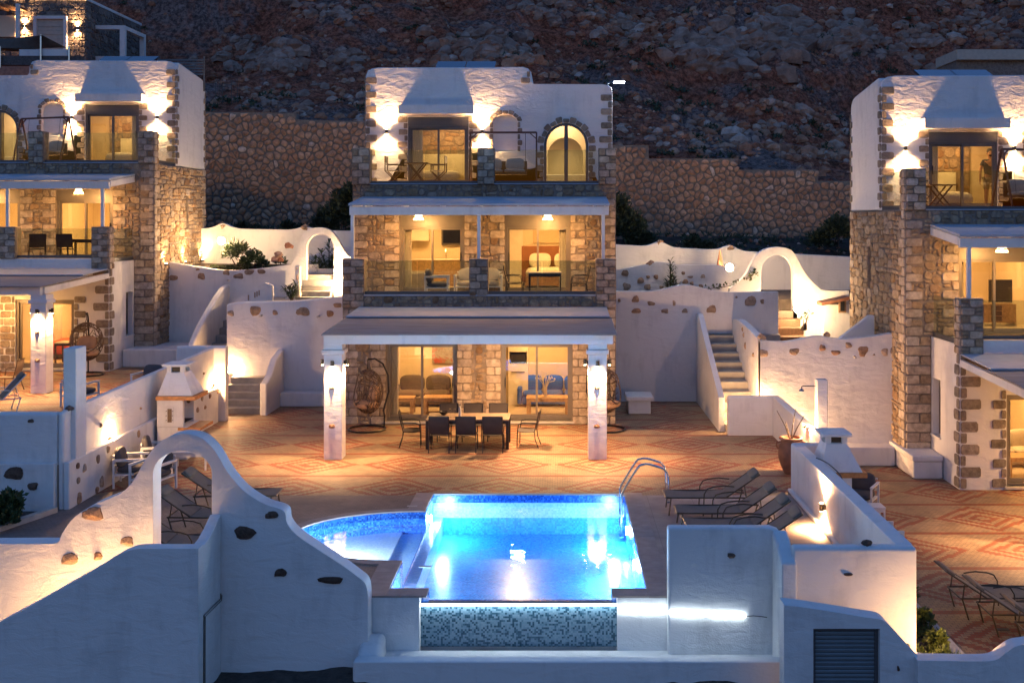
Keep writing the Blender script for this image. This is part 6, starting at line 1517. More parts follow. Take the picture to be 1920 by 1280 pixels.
# ladder
root = empty('pool_ladder', (PXR, 21.75, 0), 0, 'chrome pool ladder with two curved handrails at the right side of the pool', 'pool ladder')
for dy in (-.26, .26):
    x0, x1 = -.10, .84
    pts = smooth_line([(x0, -.55), (x0, .1), (x0 + .02, .24), (x0 + .32, .72), (x0 + .42, .79), (x0 + .55, .80), (x0 + .82, .72), (x1 - .06, .66), (x1, .55), (x1 + .01, .02)], 4)
    b = MB(); b.tube([(p[0], dy, p[1]) for p in pts], .021, 8); b.build('handrail', M_steel, root, smooth=True)
    b = MB(); b.lathe([(.05, .028), (.05, .04), (.03, .05)], (x1 + .01, dy, 0), 12); b.build('foot_flange', M_steel, root)
for k in range(3): b = MB(); b.box(-.14, -.06, -.24, .24, -.25 - k * .22, -.225 - k * .22); b.build('tread', M_steel, root)
# urn
root = empty('clay_urn', (5.22, 24.1, 0), 0, 'tall dark clay urn with a small branching plant, below the lamp on the dividing wall', 'urn')
b = MB(); b.lathe([(.15, 0), (.16, .03), (.22, .15), (.285, .34), (.29, .48), (.26, .64), (.225, .72), (.225, .75), (.27, .78), (.27, .81), (.22, .82), (.20, .76)], (0, 0, 0), 24); b.build('urn_body', M_terracotta, root, smooth=True)
b = MB()
for sx in (-1, 1): b.tube([(sx * .23, 0, .72), (sx * .32, 0, .70), (sx * .33, 0, .62), (sx * .28, 0, .56)], .02, 6)
b.build('handle', M_terracotta, root)
b = MB()
for (dx, dy, h) in ((-.32, 0, 1.42), (.12, .05, 1.45), (.30, 0, 1.30), (-.1, .1, 1.15)): b.tube([(0, 0, .7), (dx * .4, dy, .7 + (h - .7) * .5), (dx, dy, h)], [.018, .014, .008], 5)
b.build('stem', M_bark, root)
# steel cable loop on the boundary wall, small fittings
b = MB(); b.tube(smooth_line([(5.02, 20.9, 1.06), (5.1, 20.4, 1.08), (5.2, 19.9, 1.0), (5.22, 19.7, .9)], 4), .012, 5); b.build('cable', M_black, None, label='dark cable hanging over the top of the boundary wall beside the barbecue', cat='cable')
b = MB(); b.box(6.95, 7.15, 16.95, 17.05, -.808, -.80); b.build('floor_drain', M_drain, None, label='small dark floor drain in the right terrace paving near the planted strip', cat='drain')
# ---------------------------------------------------------------- solar panels and roof things
def solar(loc, w_, n, label):
    root = empty('solar_panel', loc, 0, label, 'solar panel', 'dark solar panels on the villa roofs')
    for i in range(n):
        b = MB(); x0 = -w_ / 2 + w_ * i / n; x1 = x0 + w_ / n - .03; b.add([(x0, -.5, .12), (x1, -.5, .12), (x1, .5, .55), (x0, .5, .55), (x0, -.5, .16), (x1, -.5, .16), (x1, .5, .59), (x0, .5, .59)], [(3, 2, 1, 0), (4, 5, 6, 7), (0, 1, 5, 4), (1, 2, 6, 5), (2, 3, 7, 6), (3, 0, 4, 7)]); b.build('panel', M_solar, root)
    b = MB()
    for x in (-w_ / 2 + .1, 0, w_ / 2 - .1): b.bar((x, .45, 0), (x, .45, .52), .03, .03); b.bar((x, -.45, 0), (x, -.45, .12), .03, .03)
    b.build('stand', M_steel, root); return root
solar((PX(874, 35.6), 35.6, 10.50), 2.0, 2, 'two dark solar panels on the roof of the middle villa')
solar((PX(238, 40.2), 40.2, 11.38), 2.1, 2, 'two dark solar panels on the roof of the left villa')
solar((PX(1793, 31.8), 31.8, 9.68), 2.2, 2, 'two dark solar panels on the roof of the right villa')
root = empty('roof_louvre', (PX(342, 41), 41.2, 10.7), 0, 'slatted dark louvre screen on the roof edge of the left villa', 'screen')
for k in range(6): b = MB(); b.box(-1.0, .75, -.02, .02, .62 + k * .11, .69 + k * .11); b.build('slat', M_alu_grey, root)
for x in (-1.0, .76): b = MB(); b.box(x - .03, x + .03, .02, .06, 0, 1.35); b.build('post', M_alu_grey, root)
# ---------------------------------------------------------------- plants
def leafblob(b, c, r, n, rg, leaf, w_=.16, up=.5, flat=1.0):
    for k in range(n):
        th = rg.uniform(0, 6.283); u = rg.uniform(-.4, 1); q = rg.random() ** .4
        q *= .75 + .35 * noise.noise(Vector((math.cos(th) * 1.7 + c[0], math.sin(th) * 1.7 + c[1], u * 2)))
        s_ = math.sqrt(max(0, 1 - u * u)); p = Vector((c[0] + r * q * s_ * math.cos(th), c[1] + r * q * s_ * math.sin(th), c[2] + r * flat * q * u))
        d = (Vector((s_ * math.cos(th), s_ * math.sin(th), u * .5 + up)) + Vector((rg.gauss(0, .5), rg.gauss(0, .5), rg.gauss(0, .4)))).normalized()
        e = d.cross(Vector((rg.gauss(0, 1), rg.gauss(0, 1), rg.gauss(0, 1)))).normalized(); l = leaf * rg.uniform(.6, 1.3); ww = l * w_
        b.add([p, p + d * l * .45 + e * ww, p + d * l, p + d * l * .45 - e * ww], [(0, 1, 2, 3)])
def bush(name, label, loc, blobs, leaf, mat, group=None, stems=4, w_=.16, up=.5, cat='bush', seed=1):
    root = empty(name, loc, 0, label, cat, group); rg = random.Random(seed); b = MB()
    for (dx, dy, dz, r, n) in blobs: leafblob(b, (dx, dy, dz), r, n, rg, leaf, w_, up)
    b.build('foliage', mat, root, recalc=False)
    b = MB()
    for k in range(stems):
        q = rg.choice(blobs); b.tube([(rg.uniform(-.1, .1), rg.uniform(-.1, .1), 0), (q[0] * .5, q[1] * .5, q[2] * .5), (q[0], q[1], q[2])], [.03, .022, .012], 5)
    b.build('stem', M_bark, root); return root
z = 4.05
bush('oleander_bush', 'arching narrow-leaved oleander beside the left garden lamp', (PX(447, 38.6), 38.6, 3.9), [(-.1, 0, .75, .42, 380), (.15, 0, .65, .40, 320), (-.3, 0, .55, .3, 200)], .20, M_leaf, w_=.10, up=.1, seed=2)
bush('low_shrub', 'round green shrub in the planting right of the arching oleander', (PX(478, 38.5), 38.5, 3.95), [(0, 0, .35, .42, 700), (-.35, 0, .18, .3, 350), (.28, 0, .2, .25, 300)], .09, M_leaf, w_=.3, seed=3)
b = MB(); rg = random.Random(8)
for k in range(60): tuft(b, (rg.uniform(-12.6, -10.2), rg.uniform(38.1, 38.8), 3.95 + rg.uniform(0, .06)), .16, 22, rg, .10, .7)
tag(b.build('ground_cover', M_leaf, None, recalc=False), 'low green ground cover along the edge of the upper left garden', 'ground cover', kind='stuff')
bush('rock_plant', 'dark plant growing between rocks left of the garden arch', (PX(525, 38.5), 38.6, 3.9), [(0, 0, .3, .25, 200)], .12, M_leaf, seed=12)
for i, (u, v, r_) in enumerate(((522, 478, .16), (515, 486, .14), (526, 487, .13), (541, 461, .15))):
    b = MB(); rockgeo(b, (PX(u, 38.3), 38.3, PZ(v, 38.3)), r_ * 1.2, rs); b.build('garden_rock', M_rock, None, recalc=False, label=('dark rock left of the garden arch, %s' % ('lowest of the pile', 'behind the lowest', 'touching the dark plant', 'topmost near the arch shoulder')[i]), cat='rock', group='rocks beside the left garden arch')
def spiky(name, label, loc, stems, leaf, mat, seed, group=None, cat='plant', n=26):
    root = empty(name, loc, 0, label, cat, group); rg = random.Random(seed); b = MB(); sb = MB()
    for (dx, dy, h) in stems:
        sb.tube([(0, 0, 0), (dx * .6, dy * .6, h * .6), (dx, dy, h)], [.025, .02, .012], 5)
        for k in range(n):
            t = rg.uniform(.25, 1); a = rg.uniform(0, 6.283); p = Vector((dx * t, dy * t, h * t)); d = Vector((math.cos(a), math.sin(a), rg.uniform(-.1, .9))).normalized(); l = leaf * rg.uniform(.7, 1.2)
            e = d.cross(Vector((0, 0, 1))).normalized() * l * .07; m_ = p + d * l * .55 + Vector((0, 0, .02)); q = p + d * l + Vector((0, 0, -.12 * l))
            b.add([p - e * .5, m_ - e, q, m_ + e, p + e * .5], [(0, 1, 2, 3, 4)])
    b.build('foliage', mat, root, recalc=False); sb.build('stem', M_bark, root); return root
spiky('palm_plant', 'small spiky palm standing in front of the short round white post', (PX(548, 35.3), 35.3, 3.0), [(0, 0, .5), (-.25, 0, .45), (.12, 0, .6), (-.12, 0, .55)], .34, M_leaf, 4, n=34)
spiky('oleander_bush', 'tall two-tiered dark oleander in front of the bluish studded garden wall', (PX(1257, 35.8), 35.8, 3.1), [(0, 0, 1.25), (.12, 0, .7), (-.12, 0, .6), (.22, .1, .45), (.02, .1, 1.1)], .34, M_leaf, 5, n=52)
spiky('oleander_bush', 'dark oleander seen at the right inside the left garden arch', (PX(617, 38.2), 38.2, 3.7), [(0, 0, 1.2), (-.3, 0, .9), (.25, 0, 1.0), (.1, 0, .7)], .36, M_leaf, 6, n=52)
spiky('yucca_plant', 'bushy yucca seen at the left inside the left garden arch', (PX(592, 38.2), 38.2, 3.75), [(0, 0, .6), (-.15, 0, .5), (.15, 0, .55), (.3, 0, .4)], .38, M_leaf, 7, n=60)
bush('potted_plant', 'leafless little shrub at the foot of the right arch lamp', (PX(1507, 34.2), 34.2, 2.2), [(0, 0, .35, .22, 60), (.15, 0, .5, .2, 50)], .10, M_leaf, stems=8, seed=9)
# creeper over the wall beside the right arch
root = empty('creeper', (PX(1340, 36.0), 36.0, 3.1), 0, 'thin yellow-green creeper trailing left of the right garden arch', 'creeper'); rg = random.Random(3); b = MB(); sb = MB()
pts = [(-.9, -.1, .15), (-.5, -.1, .25), (0, -.1, .35), (.5, -.2, .42), (.9, -.35, .55), (1.15, -.45, .75), (1.3, -.45, .9)]
sb.tube(pts, .012, 5); sb.build('stem', M_bark, root)
for p, q in zip(pts, pts[1:]):
    for k in range(26):
        t = rg.random(); c = [p[i] + (q[i] - p[i]) * t + rg.gauss(0, .05) for i in range(3)]; leafblob(b, c, .05, 1, rg, .09, .4)
b.build('foliage', M_leaf_y, root, recalc=False)
# red-brown cone
root = empty('cone_ornament', (PX(1350, 38.5), 38.5, 3.4), 0, 'tall reddish brown cone-shaped ornament beside the right garden lamp', 'ornament')
b = MB(); b.lathe([(.24, 0), (.25, .1), (.17, .45), (.10, .8), (.03, 1.2), (.005, 1.3)], (0, 0, 0), 14); b.build('cone_body', M_terracotta, root, smooth=True)
# dark shrubs before the retaining wall
BG = 'dark shrubs in front of the stone retaining wall'
bush('dark_shrub', 'big dark shrub left of the middle villa, before the stone retaining wall', (PX(640, 45.5), 45.5, 4.6), [(0, 0, 1.2, 1.2, 2600), (.4, 0, 2.0, .9, 1500), (-.7, 0, .8, .8, 1200)], .16, M_leaf_dk, BG, w_=.3, seed=21)
bush('dark_shrub', 'big dark shrub right of the middle villa, before the stone retaining wall', (PX(1178, 45.0), 45.0, 4.0), [(0, 0, 1.3, 1.1, 2400), (-.5, 0, 2.2, .8, 1300), (.5, 0, .8, .8, 1200)], .16, M_leaf_dk, BG, w_=.3, seed=22)
bush('dark_shrub', 'dark shrub beside the right villa, before the stone retaining wall', (PX(1572, 45.0), 45.0, 4.3), [(0, 0, .9, .9, 1600), (-.8, 0, .5, .6, 700)], .16, M_leaf_dk, BG, w_=.3, seed=23)
bush('dark_shrub', 'low wide dark shrub below the left part of the retaining wall', (PX(455, 45.5), 45.5, 4.9), [(0, 0, .35, .5, 700), (.6, 0, .3, .4, 400), (-.6, 0, .25, .4, 400)], .14, M_leaf_dk, BG, w_=.3, seed=24)
bush('dark_shrub', 'low dark shrub between the left part of the retaining wall and the garden arch', (PX(540, 45.5), 45.5, 4.9), [(0, 0, .4, .5, 700), (.5, 0, .3, .4, 400)], .14, M_leaf_dk, BG, w_=.3, seed=25)
bush('dark_shrub', 'low dark shrub below the right part of the retaining wall, above the boundary wall', (PX(1300, 45.0), 45.0, 4.3), [(0, 0, .4, .5, 600), (.6, 0, .3, .4, 400)], .14, M_leaf_dk, BG, w_=.3, seed=26)
b = MB(); rg = random.Random(18)
for k in range(420):
    x = rg.uniform(-16, 13); y = rg.uniform(42.5, 47.5); tuft(b, (x, y, upz(x, y)), rg.uniform(.12, .4), 24, rg, .15, .8)
tag(b.build('dry_undergrowth', M_leaf_dk, None, recalc=False), 'dark dry undergrowth on the slope below the stone retaining wall', 'undergrowth', kind='stuff')
b = MB()
for k in range(500):
    x = rg.uniform(-16, 13); y = rg.uniform(41.8, 47.5); r_ = rg.uniform(.05, .2); rockgeo(b, (x, y, upz(x, y)), r_, rg)
tag(b.build('slope_rubble', M_rock, None, recalc=False), 'small rubble stones on the slope below the retaining wall', 'rubble', kind='stuff')
# left planting beside the path
bush('dark_shrub', 'dark green shrub at the left edge in front of the left villa wall', (PX(15, 20.0), 20.0, 0), [(0, 0, .35, .36, 1100), (-.3, 0, .25, .3, 600), (.12, -.2, .15, .25, 500)], .09, M_leaf, w_=.3, seed=31)
sheet('planting_soil', -14, -10.05, 16.2, 20.8, 40, 40, lambda x, y: (.05 if x < -9.95 - (20.9 - y) * .34 else -.06) + .02 * NZ(x, y, 0, 3), M_soil)
b = MB(); rg = random.Random(19)
for k in range(70):
    t = rg.random(); y = 15.2 + 2.9 * t; x = rg.uniform(5.22, 5.8); tuft(b, (x, y, -.72), .10, 26, rg, .10, .9)
tag(b.build('weeds', M_leaf_y, None, recalc=False), 'yellow-green weeds filling the planted strip of the right terrace', 'weeds', kind='stuff')
bush('young_shrub', 'bright young shrub leaning over the pale kerb in the planted strip', (5.72, 16.75, -.74), [(0, 0, .18, .16, 160)], .10, M_leaf_y, w_=.35, stems=3, seed=41)
bush('young_shrub', 'bright young shrub nearest the dipped wall in the planted strip', (5.66, 16.0, -.74), [(0, 0, .16, .15, 160)], .10, M_leaf_y, w_=.35, stems=3, seed=42)
bush('grass_tuft', 'grassy tuft spilling over the far end of the pale kerb', (5.9, 18.4, -.8), [(0, 0, .05, .3, 260)], .16, M_leaf_y, w_=.12, stems=2, seed=43)
# ---------------------------------------------------------------- interiors
def sofa(label, loc, rz, w_, mat):
    root = empty('sofa', loc, rz, label, 'sofa')
    b = MB(); b.box(-w_ / 2, w_ / 2, -.4, .4, .08, .30); b.build('base', mat, root, bevel=.03)
    n = 3 if w_ > 1.8 else 2
    for i in range(n):
        x = -w_ / 2 + w_ * (i + .5) / n; b = MB(); b.pillow((x, -.05, .37), (w_ / n - .02, .7, .17)); b.build('seat_cushion', mat, root, smooth='all')
        b = MB(); b.pillow((x, .27, .62), (w_ / n - .02, .22, .52), rotm('X', -10)); b.build('back_cushion', mat, root, smooth='all')
    for sx in (-1, 1): b = MB(); b.box(sx * (w_ / 2), sx * (w_ / 2 + .14), -.4, .4, .08, .58); b.build('armrest', mat, root, bevel=.04)
    return root
sofa('long taupe sofa inside the left ground-floor room of the middle villa', (-3.75, 32.6, .08), 0, 2.4, M_sofa)
sofa('blue sofa inside the right ground-floor room of the middle villa', (-.2, 32.6, .08), 0, 1.9, M_sofa_blue)
table('coffee_table', 'pale wooden coffee table before the taupe sofa', (-3.4, 31.3, .08), 1.2, .6, .48, M_wood, M_wood, .1)
table('side_table', 'pale wooden side table at the left inside the left ground-floor room', (-4.55, 31.2, .08), .6, .5, .48, M_wood, M_wood, .1)
table('coffee_table', 'pale wooden coffee table before the blue sofa', (-.35, 31.0, .08), 1.25, .6, .52, M_wood, M_wood, .12)
def picture(label, x, y, z, w_, h, mat, rz=0):
    root = empty('painting', (x, y, z), rz, label, 'painting')
    b = MB(); b.box(-w_ / 2, w_ / 2, -.03, 0, 0, h); b.build('canvas', mat, root)
    b = MB(); b.box(-w_ / 2 - .01, w_ / 2 + .01, 0.001, .012, -.01, h + .01); b.build('frame', M_wood, root)
picture('abstract red and grey painting over the taupe sofa', -3.35, 33.19, 1.28, 1.25, .66, M_paint_a)
picture('pale faded painting over the bed of the middle villa', -.35, 36.05, 4.95, 1.1, .62, M_paint_b)
root = empty('vase', (-.42, 31.0, .60), 0, 'glass vase with dry flowers on the coffee table before the blue sofa', 'vase')
b = MB(); b.lathe([(.04, 0), (.05, .02), (.04, .2), (.055, .24)], (0, 0, 0), 12); b.build('vase_body', M_linen, root, smooth=True)
b = MB(); rg = random.Random(2)
for k in range(12): a = rg.uniform(0, 6.28); r_ = rg.uniform(.1, .28); b.tube([(0, 0, .2), (r_ * .4 * math.cos(a), r_ * .4 * math.sin(a), .42), (r_ * math.cos(a), r_ * math.sin(a), .45 + rg.uniform(0, .25))], .008, 4); b.ball((r_ * math.cos(a), r_ * math.sin(a), .5 + rg.uniform(0, .2)), .03, 5)
b.build('flower', M_linen, root)
root = empty('kitchen_unit', (-1.28, 32.9, .08), 0, 'tall white kitchen unit with a microwave inside the right ground-floor room', 'cabinet')
b = MB(); b.box(-.3, .3, -.3, .3, 0, 1.25); b.box(-.3, .3, -.3, .3, 1.62, 2.3); b.box(-.3, -.27, -.3, .3, 1.25, 1.62); b.box(.27, .3, -.3, .3, 1.25, 1.62); b.build('cabinet_body', M_linen, root)
b = MB(); b.box(-.22, .22, -.27, .2, 1.27, 1.55); b.build('microwave', M_black, root)
b = MB(); b.box(-.2, .2, -.33, -.3, 1.0, 1.02); b.build('handle', M_steel, root)
# kitchen on the first floor
root = empty('kitchen_counter', (-3.8, 35.7, 3.53), 0, 'wooden kitchen counter with oven inside the first floor of the middle villa', 'kitchen')
b = MB(); b.box(-1.6, 1.5, -.3, .3, 0, .86); b.build('cabinet_body', M_wood, root)
b = MB(); b.box(-1.62, 1.52, -.33, .3, .86, .90); b.build('worktop', M_linen, root, bevel=.006)
for k in range(5): b = MB(); b.box(-1.58 + k * .48, -1.12 + k * .48, -.318, -.30, .08, .82); b.build('cabinet_door', M_wood, root)
b = MB(); b.box(.86, 1.44, -.33, -.30, .1, .82); ov = b.build('oven', M_black, root); b = MB(); b.box(.9, 1.4, -.345, -.33, .70, .73); b.build('handle', M_steel, ov)
b = MB(); b.tube([(.0, -.1, .9), (0, -.1, 1.15), (0, -.14, 1.22), (0, -.22, 1.22), (0, -.25, 1.14)], .014, 6); b.build('tap', M_steel, root)
for (x0, x1) in ((-1.4, -.6), (.8, 1.45)): b = MB(); b.box(x0, x1, 0, .3, 1.5, 2.3); b.build('wall_cupboard', M_linen, root)
b = MB(); b.box(-.2, .5, .27, .30, 1.35, 2.3); f = b.build('window', M_alu_grey, root); b = MB(); b.box(-.14, .44, .255, .27, 1.42, 2.24); b.build('pane', M_solar, f)
sofa('beige armchair sofa inside the kitchen room of the middle villa', (-4.5, 33.2, 3.53), R(90), 1.0, M_cushion_lt)
# bed
root = empty('bed', (-.25, 35.0, 3.53), 0, 'double bed with terracotta headboard and white pillows in the middle villa', 'bed')
b = MB(); b.box(-.85, .85, -1.0, 1.0, .1, .38); b.build('bed_base', M_wood, root); b = MB(); b.pillow((0, -.02, .50), (1.74, 2.02, .30), pw=.2); b.build('mattress', M_linen, root, smooth='all')
b = MB()
b.box(-1.05, 1.0, 1.0, 1.10, .1, 1.32); b.build('headboard', M_head, root, bevel=.03)
for sx in (-1, 1):
    b = MB(); b.pillow((sx * .42, .82, .84), (.74, .2, .5), rotm('X', -14)); b.build('pillow', M_linen, root, smooth='all')
root = empty('inner_door', (-1.62, 36.06, 3.53), 0, 'white bedroom door with dark handle inside the middle villa', 'door')
b = MB(); b.box(-.36, .36, -.04, 0, 0, 2.05); b.build('door_leaf', M_linen, root); b = MB(); b.box(-.32, -.22, -.09, -.04, 1.0, 1.03); b.build('handle', M_black, root)
# top rooms
def stone_room(v, s, label):
    x, y, z = v.location; root = empty('interior_stone_wall', (x, y + 6.86, z + 6.83), 0, label, 'wall', 'stone walls inside the top bedrooms')
    b = MB(); a, c = sorted((s * -3.5, s * -.4)); b.box(a, c, -.05, 0, 0, 2.4); core = b.build('wall_core', M_mortar, root)
    m = Masonry(int(abs(x) * 7)); m.rubble(frame_front(a, -.05, 0), c - a, 2.4, mat=M_rubble, cell=.16, d=.03, parent=core, sizes=[(1, 1), (2, 1), (3, 1), (2, 2), (3, 2)]); m.finish(root, limit=140)
for v, s, l in ((VC, 1, 'stone back wall seen through the top sliding door of the middle villa'), (VL, -1, 'stone back wall seen through the top sliding door of the left villa'), (VR, 1, 'stone back wall seen through the top sliding door of the right villa')): stone_room(v, s, l)
for v, s, l in ((VC, 1, 'middle'), (VR, 1, 'right'), (VL, -1, 'left')):
    x, y, z = v.location; root = empty('bed', (x + s * -1.7, y + 5.75, z + 6.83), 0, 'low white bed behind the top sliding door of the %s villa' % l, 'bed', 'white beds of the top bedrooms')
    b = MB(); b.pillow((0, 0, .3), (1.5, 1.7, .5), pw=.25); b.build('mattress', M_linen, root, smooth='all'); b = MB(); b.box(-.8, .8, .85, .92, 0, 1.15); b.build('headboard', M_linen, root, bevel=.02)
for v, s, l in ((VC, 1, 'middle'), (VL, -1, 'left')):
    x, y, z = v.location; root = empty('inner_arch', (x + s * 2.45, y + 6.3, z + 6.83), 0, 'cream inner arch seen through the arched top door of the %s villa' % l, 'arch', 'cream inner arches')
    b = MB(); b.prism([(-.95, 0), (-.6, 0), (-.6, 1.1)] + arc(0, 1.1, .6, 180, 0, 12)[1:] + [(.6, 0), (.95, 0), (.95, 2.3), (-.95, 2.3)], 'xz', 0, .25); b.build('arch_body', M_cream, root)
    b = MB(); b.box(-.7, .7, -.5, .5, .0, .42); b.build('basin_block', M_linen, root, bevel=.04)
# other villas' rooms
x, y, z = VL.location
table('dining_table', 'dark table before the red cloth inside the left villa', (-16.3, 35.6, z + .08), .9, .6, .72, M_cushion_lt, M_black_metal, .05)
root = empty('bed', (-16.9, 37.3, z + .08), 0, 'bed with a bright red cover inside the left villa ground floor', 'bed')
b = MB(); b.pillow((0, 0, .38), (1.9, 1.7, .5), pw=.25); b.build('cover', M_red, root, smooth='all')
for sx in (0, 1): b = MB(); b.pillow((.2 + sx * .7, .7, .78), (.66, .2, .5), rotm('X', -12)); b.build('pillow', M_linen, root, smooth='all')
picture('small pale picture inside the left villa ground floor', -15.6, 39.2, z + 1.8, .6, .5, M_paint_b)
root = empty('wardrobe', (-18.0, 37.2, z + .08), 0, 'tall grey wardrobe inside the left villa ground floor', 'wardrobe'); b = MB(); b.box(-.5, .5, -.3, .3, 0, 2.2); b.build('wardrobe_body', M_cushion_lt, root)
x, y, z = VR.location
root = empty('inner_door', (x - 2.05, y + 6.14, z + 3.55), 0, 'dark grey door with a wall clock, inside the right villa first floor', 'door')
b = MB(); b.box(-.42, .42, -.05, 0, 0, 2.3); b.build('door_leaf', M_alu, root)
root = empty('wall_clock', (x - 1.92, y + 6.06, z + 5.35), 0, 'square clock with crossed hands hanging on the dark door of the right villa', 'clock')
b = MB(); b.box(-.18, .18, -.03, 0, 0, .36); b.build('clock_face', M_linen, root); b = MB(); b.box(-.19, .19, -.02, .0, -.012, 0); b.box(-.19, .19, -.02, 0, .36, .372); b.box(-.192, -.18, -.02, 0, 0, .36); b.box(.18, .192, -.02, 0, 0, .36); b.build('frame', M_black, root)
b = MB(); b.bar((-.1, -.035, .08), (.12, -.035, .28), .012, .008); b.bar((.1, -.036, .08), (-.1, -.036, .26), .01, .008); b.build('clock_hand', M_black, root)
root = empty('sideboard', (x - .35, y + 4.6, z + 3.53), 0, 'wooden sideboard with a dark television inside the right villa', 'sideboard')
b = MB(); b.box(-.7, .7, -.25, .25, .1, .62); b.build('cabinet_body', M_wood, root)
for k in range(3): b = MB(); b.box(-.4, -.1, -.265, -.25, .15 + k * .15, .28 + k * .15); b.build('drawer', M_wood_dark, root)
b = MB(); b.box(-.35, .65, .0, .06, .66, 1.3); b.build('screen', M_black, root)
sofa('beige sofa with striped throw inside the right villa ground floor', (x - 1.0, y + 2.4, z + .08), 0, 1.8, M_cushion_lt)
table('coffee_table', 'wooden table inside the right villa ground floor', (x - 1.0, y + 1.2, z + .08), 1.4, .6, .5, M_wood, M_wood, .08)
# ---------------------------------------------------------------- the man
def person(loc, rz):
    root = empty('person', loc, rz, 'man in navy shirt and khaki shorts standing behind the top sliding door', 'person')
    J = {'pel': (0, 0, .93, .15, .11), 'bel': (0, 0, 1.08, .145, .10), 'che': (0, 0, 1.30, .165, .11), 'nek': (0, .01, 1.47, .055, .055), 'hd0': (0, -.01, 1.56, .07, .08), 'hd1': (0, -.01, 1.66, .075, .09), 'hd2': (0, 0, 1.74, .06, .07),
         'ls': (-.19, 0, 1.40, .06, .06), 'le': (-.26, .02, 1.13, .042, .042), 'lw': (-.29, -.05, .90, .03, .03), 'lh': (-.30, -.07, .80, .035, .025), 'rs': (.19, 0, 1.40, .06, .06), 're': (.25, .02, 1.13, .042, .042), 'rw': (.27, -.06, .91, .03, .03), 'rh': (.275, -.08, .81, .035, .025),
         'lp': (-.095, 0, .86, .095, .10), 'lk': (-.10, -.01, .48, .06, .065), 'la': (-.10, .02, .09, .042, .045), 'lt': (-.11, -.13, .04, .04, .03), 'rp': (.095, 0, .86, .095, .10), 'rk': (.12, -.02, .48, .06, .065), 'ra': (.13, .02, .09, .042, .045), 'rt': (.15, -.13, .04, .04, .03)}
    E = [('pel', 'bel'), ('bel', 'che'), ('che', 'nek'), ('nek', 'hd0'), ('hd0', 'hd1'), ('hd1', 'hd2'), ('che', 'ls'), ('ls', 'le'), ('le', 'lw'), ('lw', 'lh'), ('che', 'rs'), ('rs', 're'), ('re', 'rw'), ('rw', 'rh'), ('pel', 'lp'), ('lp', 'lk'), ('lk', 'la'), ('la', 'lt'), ('pel', 'rp'), ('rp', 'rk'), ('rk', 'ra'), ('ra', 'rt')]
    def skin(name, J, E, rootv, mat, sc=1.0, par=root):
        ks = list(J); me = bpy.data.meshes.new(name); me.from_pydata([J[k][:3] for k in ks], [(ks.index(a), ks.index(b_)) for a, b_ in E], []); o = bpy.data.objects.new(name, me); col.objects.link(o); o.parent = par
        m = o.modifiers.new('skin', 'SKIN'); sv = me.skin_vertices[0].data
        for i, k in enumerate(ks): sv[i].radius = (J[k][3] * sc, J[k][4] * sc); sv[i].use_root = (k == rootv)
        m.use_smooth_shade = True; sub = o.modifiers.new('sub', 'SUBSURF'); sub.levels = sub.render_levels = 2; me.materials.append(mat); return o
    body = skin('body', J, E, 'pel', M_skin)
    for sx, pre in ((-1, 'l'), (1, 'r')):
        hx, hy, hz_ = J[pre + 'h'][:3]
        for k in range(4):
            L = (.075, .085, .08, .06)[k]; y0 = hy - .03 + k * .02; K = {'a': (hx, y0, hz_ + .02, .010, .010), 'b': (hx, y0 - .004, hz_ - L * .5, .009, .009), 'c': (hx - sx * .012, y0 - .006, hz_ - L, .008, .008)}
            skin('finger', K, [('a', 'b'), ('b', 'c')], 'a', M_skin)
        K = {'a': (hx, hy - .03, hz_ + .03, .011, .011), 'b': (hx, hy - .06, hz_, .010, .010), 'c': (hx, hy - .065, hz_ - .03, .009, .009)}; skin('thumb', K, [('a', 'b'), ('b', 'c')], 'a', M_skin)
    S = {k: J[k] for k in ('pel', 'bel', 'che', 'ls', 'rs')}; S['nk'] = (0, .005, 1.43, .075, .07); S['l2'] = (-.235, .012, 1.25, .055, .055); S['r2'] = (.23, .012, 1.25, .055, .055)
    skin('shirt', S, [('pel', 'bel'), ('bel', 'che'), ('che', 'nk'), ('che', 'ls'), ('che', 'rs'), ('ls', 'l2'), ('rs', 'r2')], 'pel', M_shirt, 1.13)
    S = {'pel': J['pel'], 'lp': J['lp'], 'rp': J['rp'], 'l2': (-.10, -.005, .55, .075, .08), 'r2': (.115, -.01, .55, .075, .08)}
    skin('shorts', S, [('pel', 'lp'), ('pel', 'rp'), ('lp', 'l2'), ('rp', 'r2')], 'pel', M_shorts, 1.15)
    b = MB(); b.ball((0, .015, 1.69), .093, 12, 1.05); hr = b.build('hair', M_hair, root, smooth='all')
    b = MB(); b.ball((0, -.045, 1.575), .052, 10, .9); b.build('beard', M_hair, root, smooth='all')
    b = MB(); b.add([(-.012, -.09, 1.63), (.012, -.09, 1.63), (0, -.118, 1.605), (0, -.09, 1.665)], [(0, 2, 3), (1, 3, 2), (0, 1, 2)]); b.build('nose', M_skin, root)
    for sx in (-1, 1):
        b = MB(); b.ball((sx * .03, -.088, 1.648), .010, 6); b.build('eye', M_black, root); b = MB(); b.ball((sx * .082, .0, 1.63), .02, 6, 1.4); b.build('ear', M_skin, root)
    b = MB(); b.box(-.022, .022, -.098, -.09, 1.578, 1.586); b.build('mouth', M_head, root)
    return root
person((PX(1856, 31.1), 31.1, VR.location.z + 6.84), R(-6))
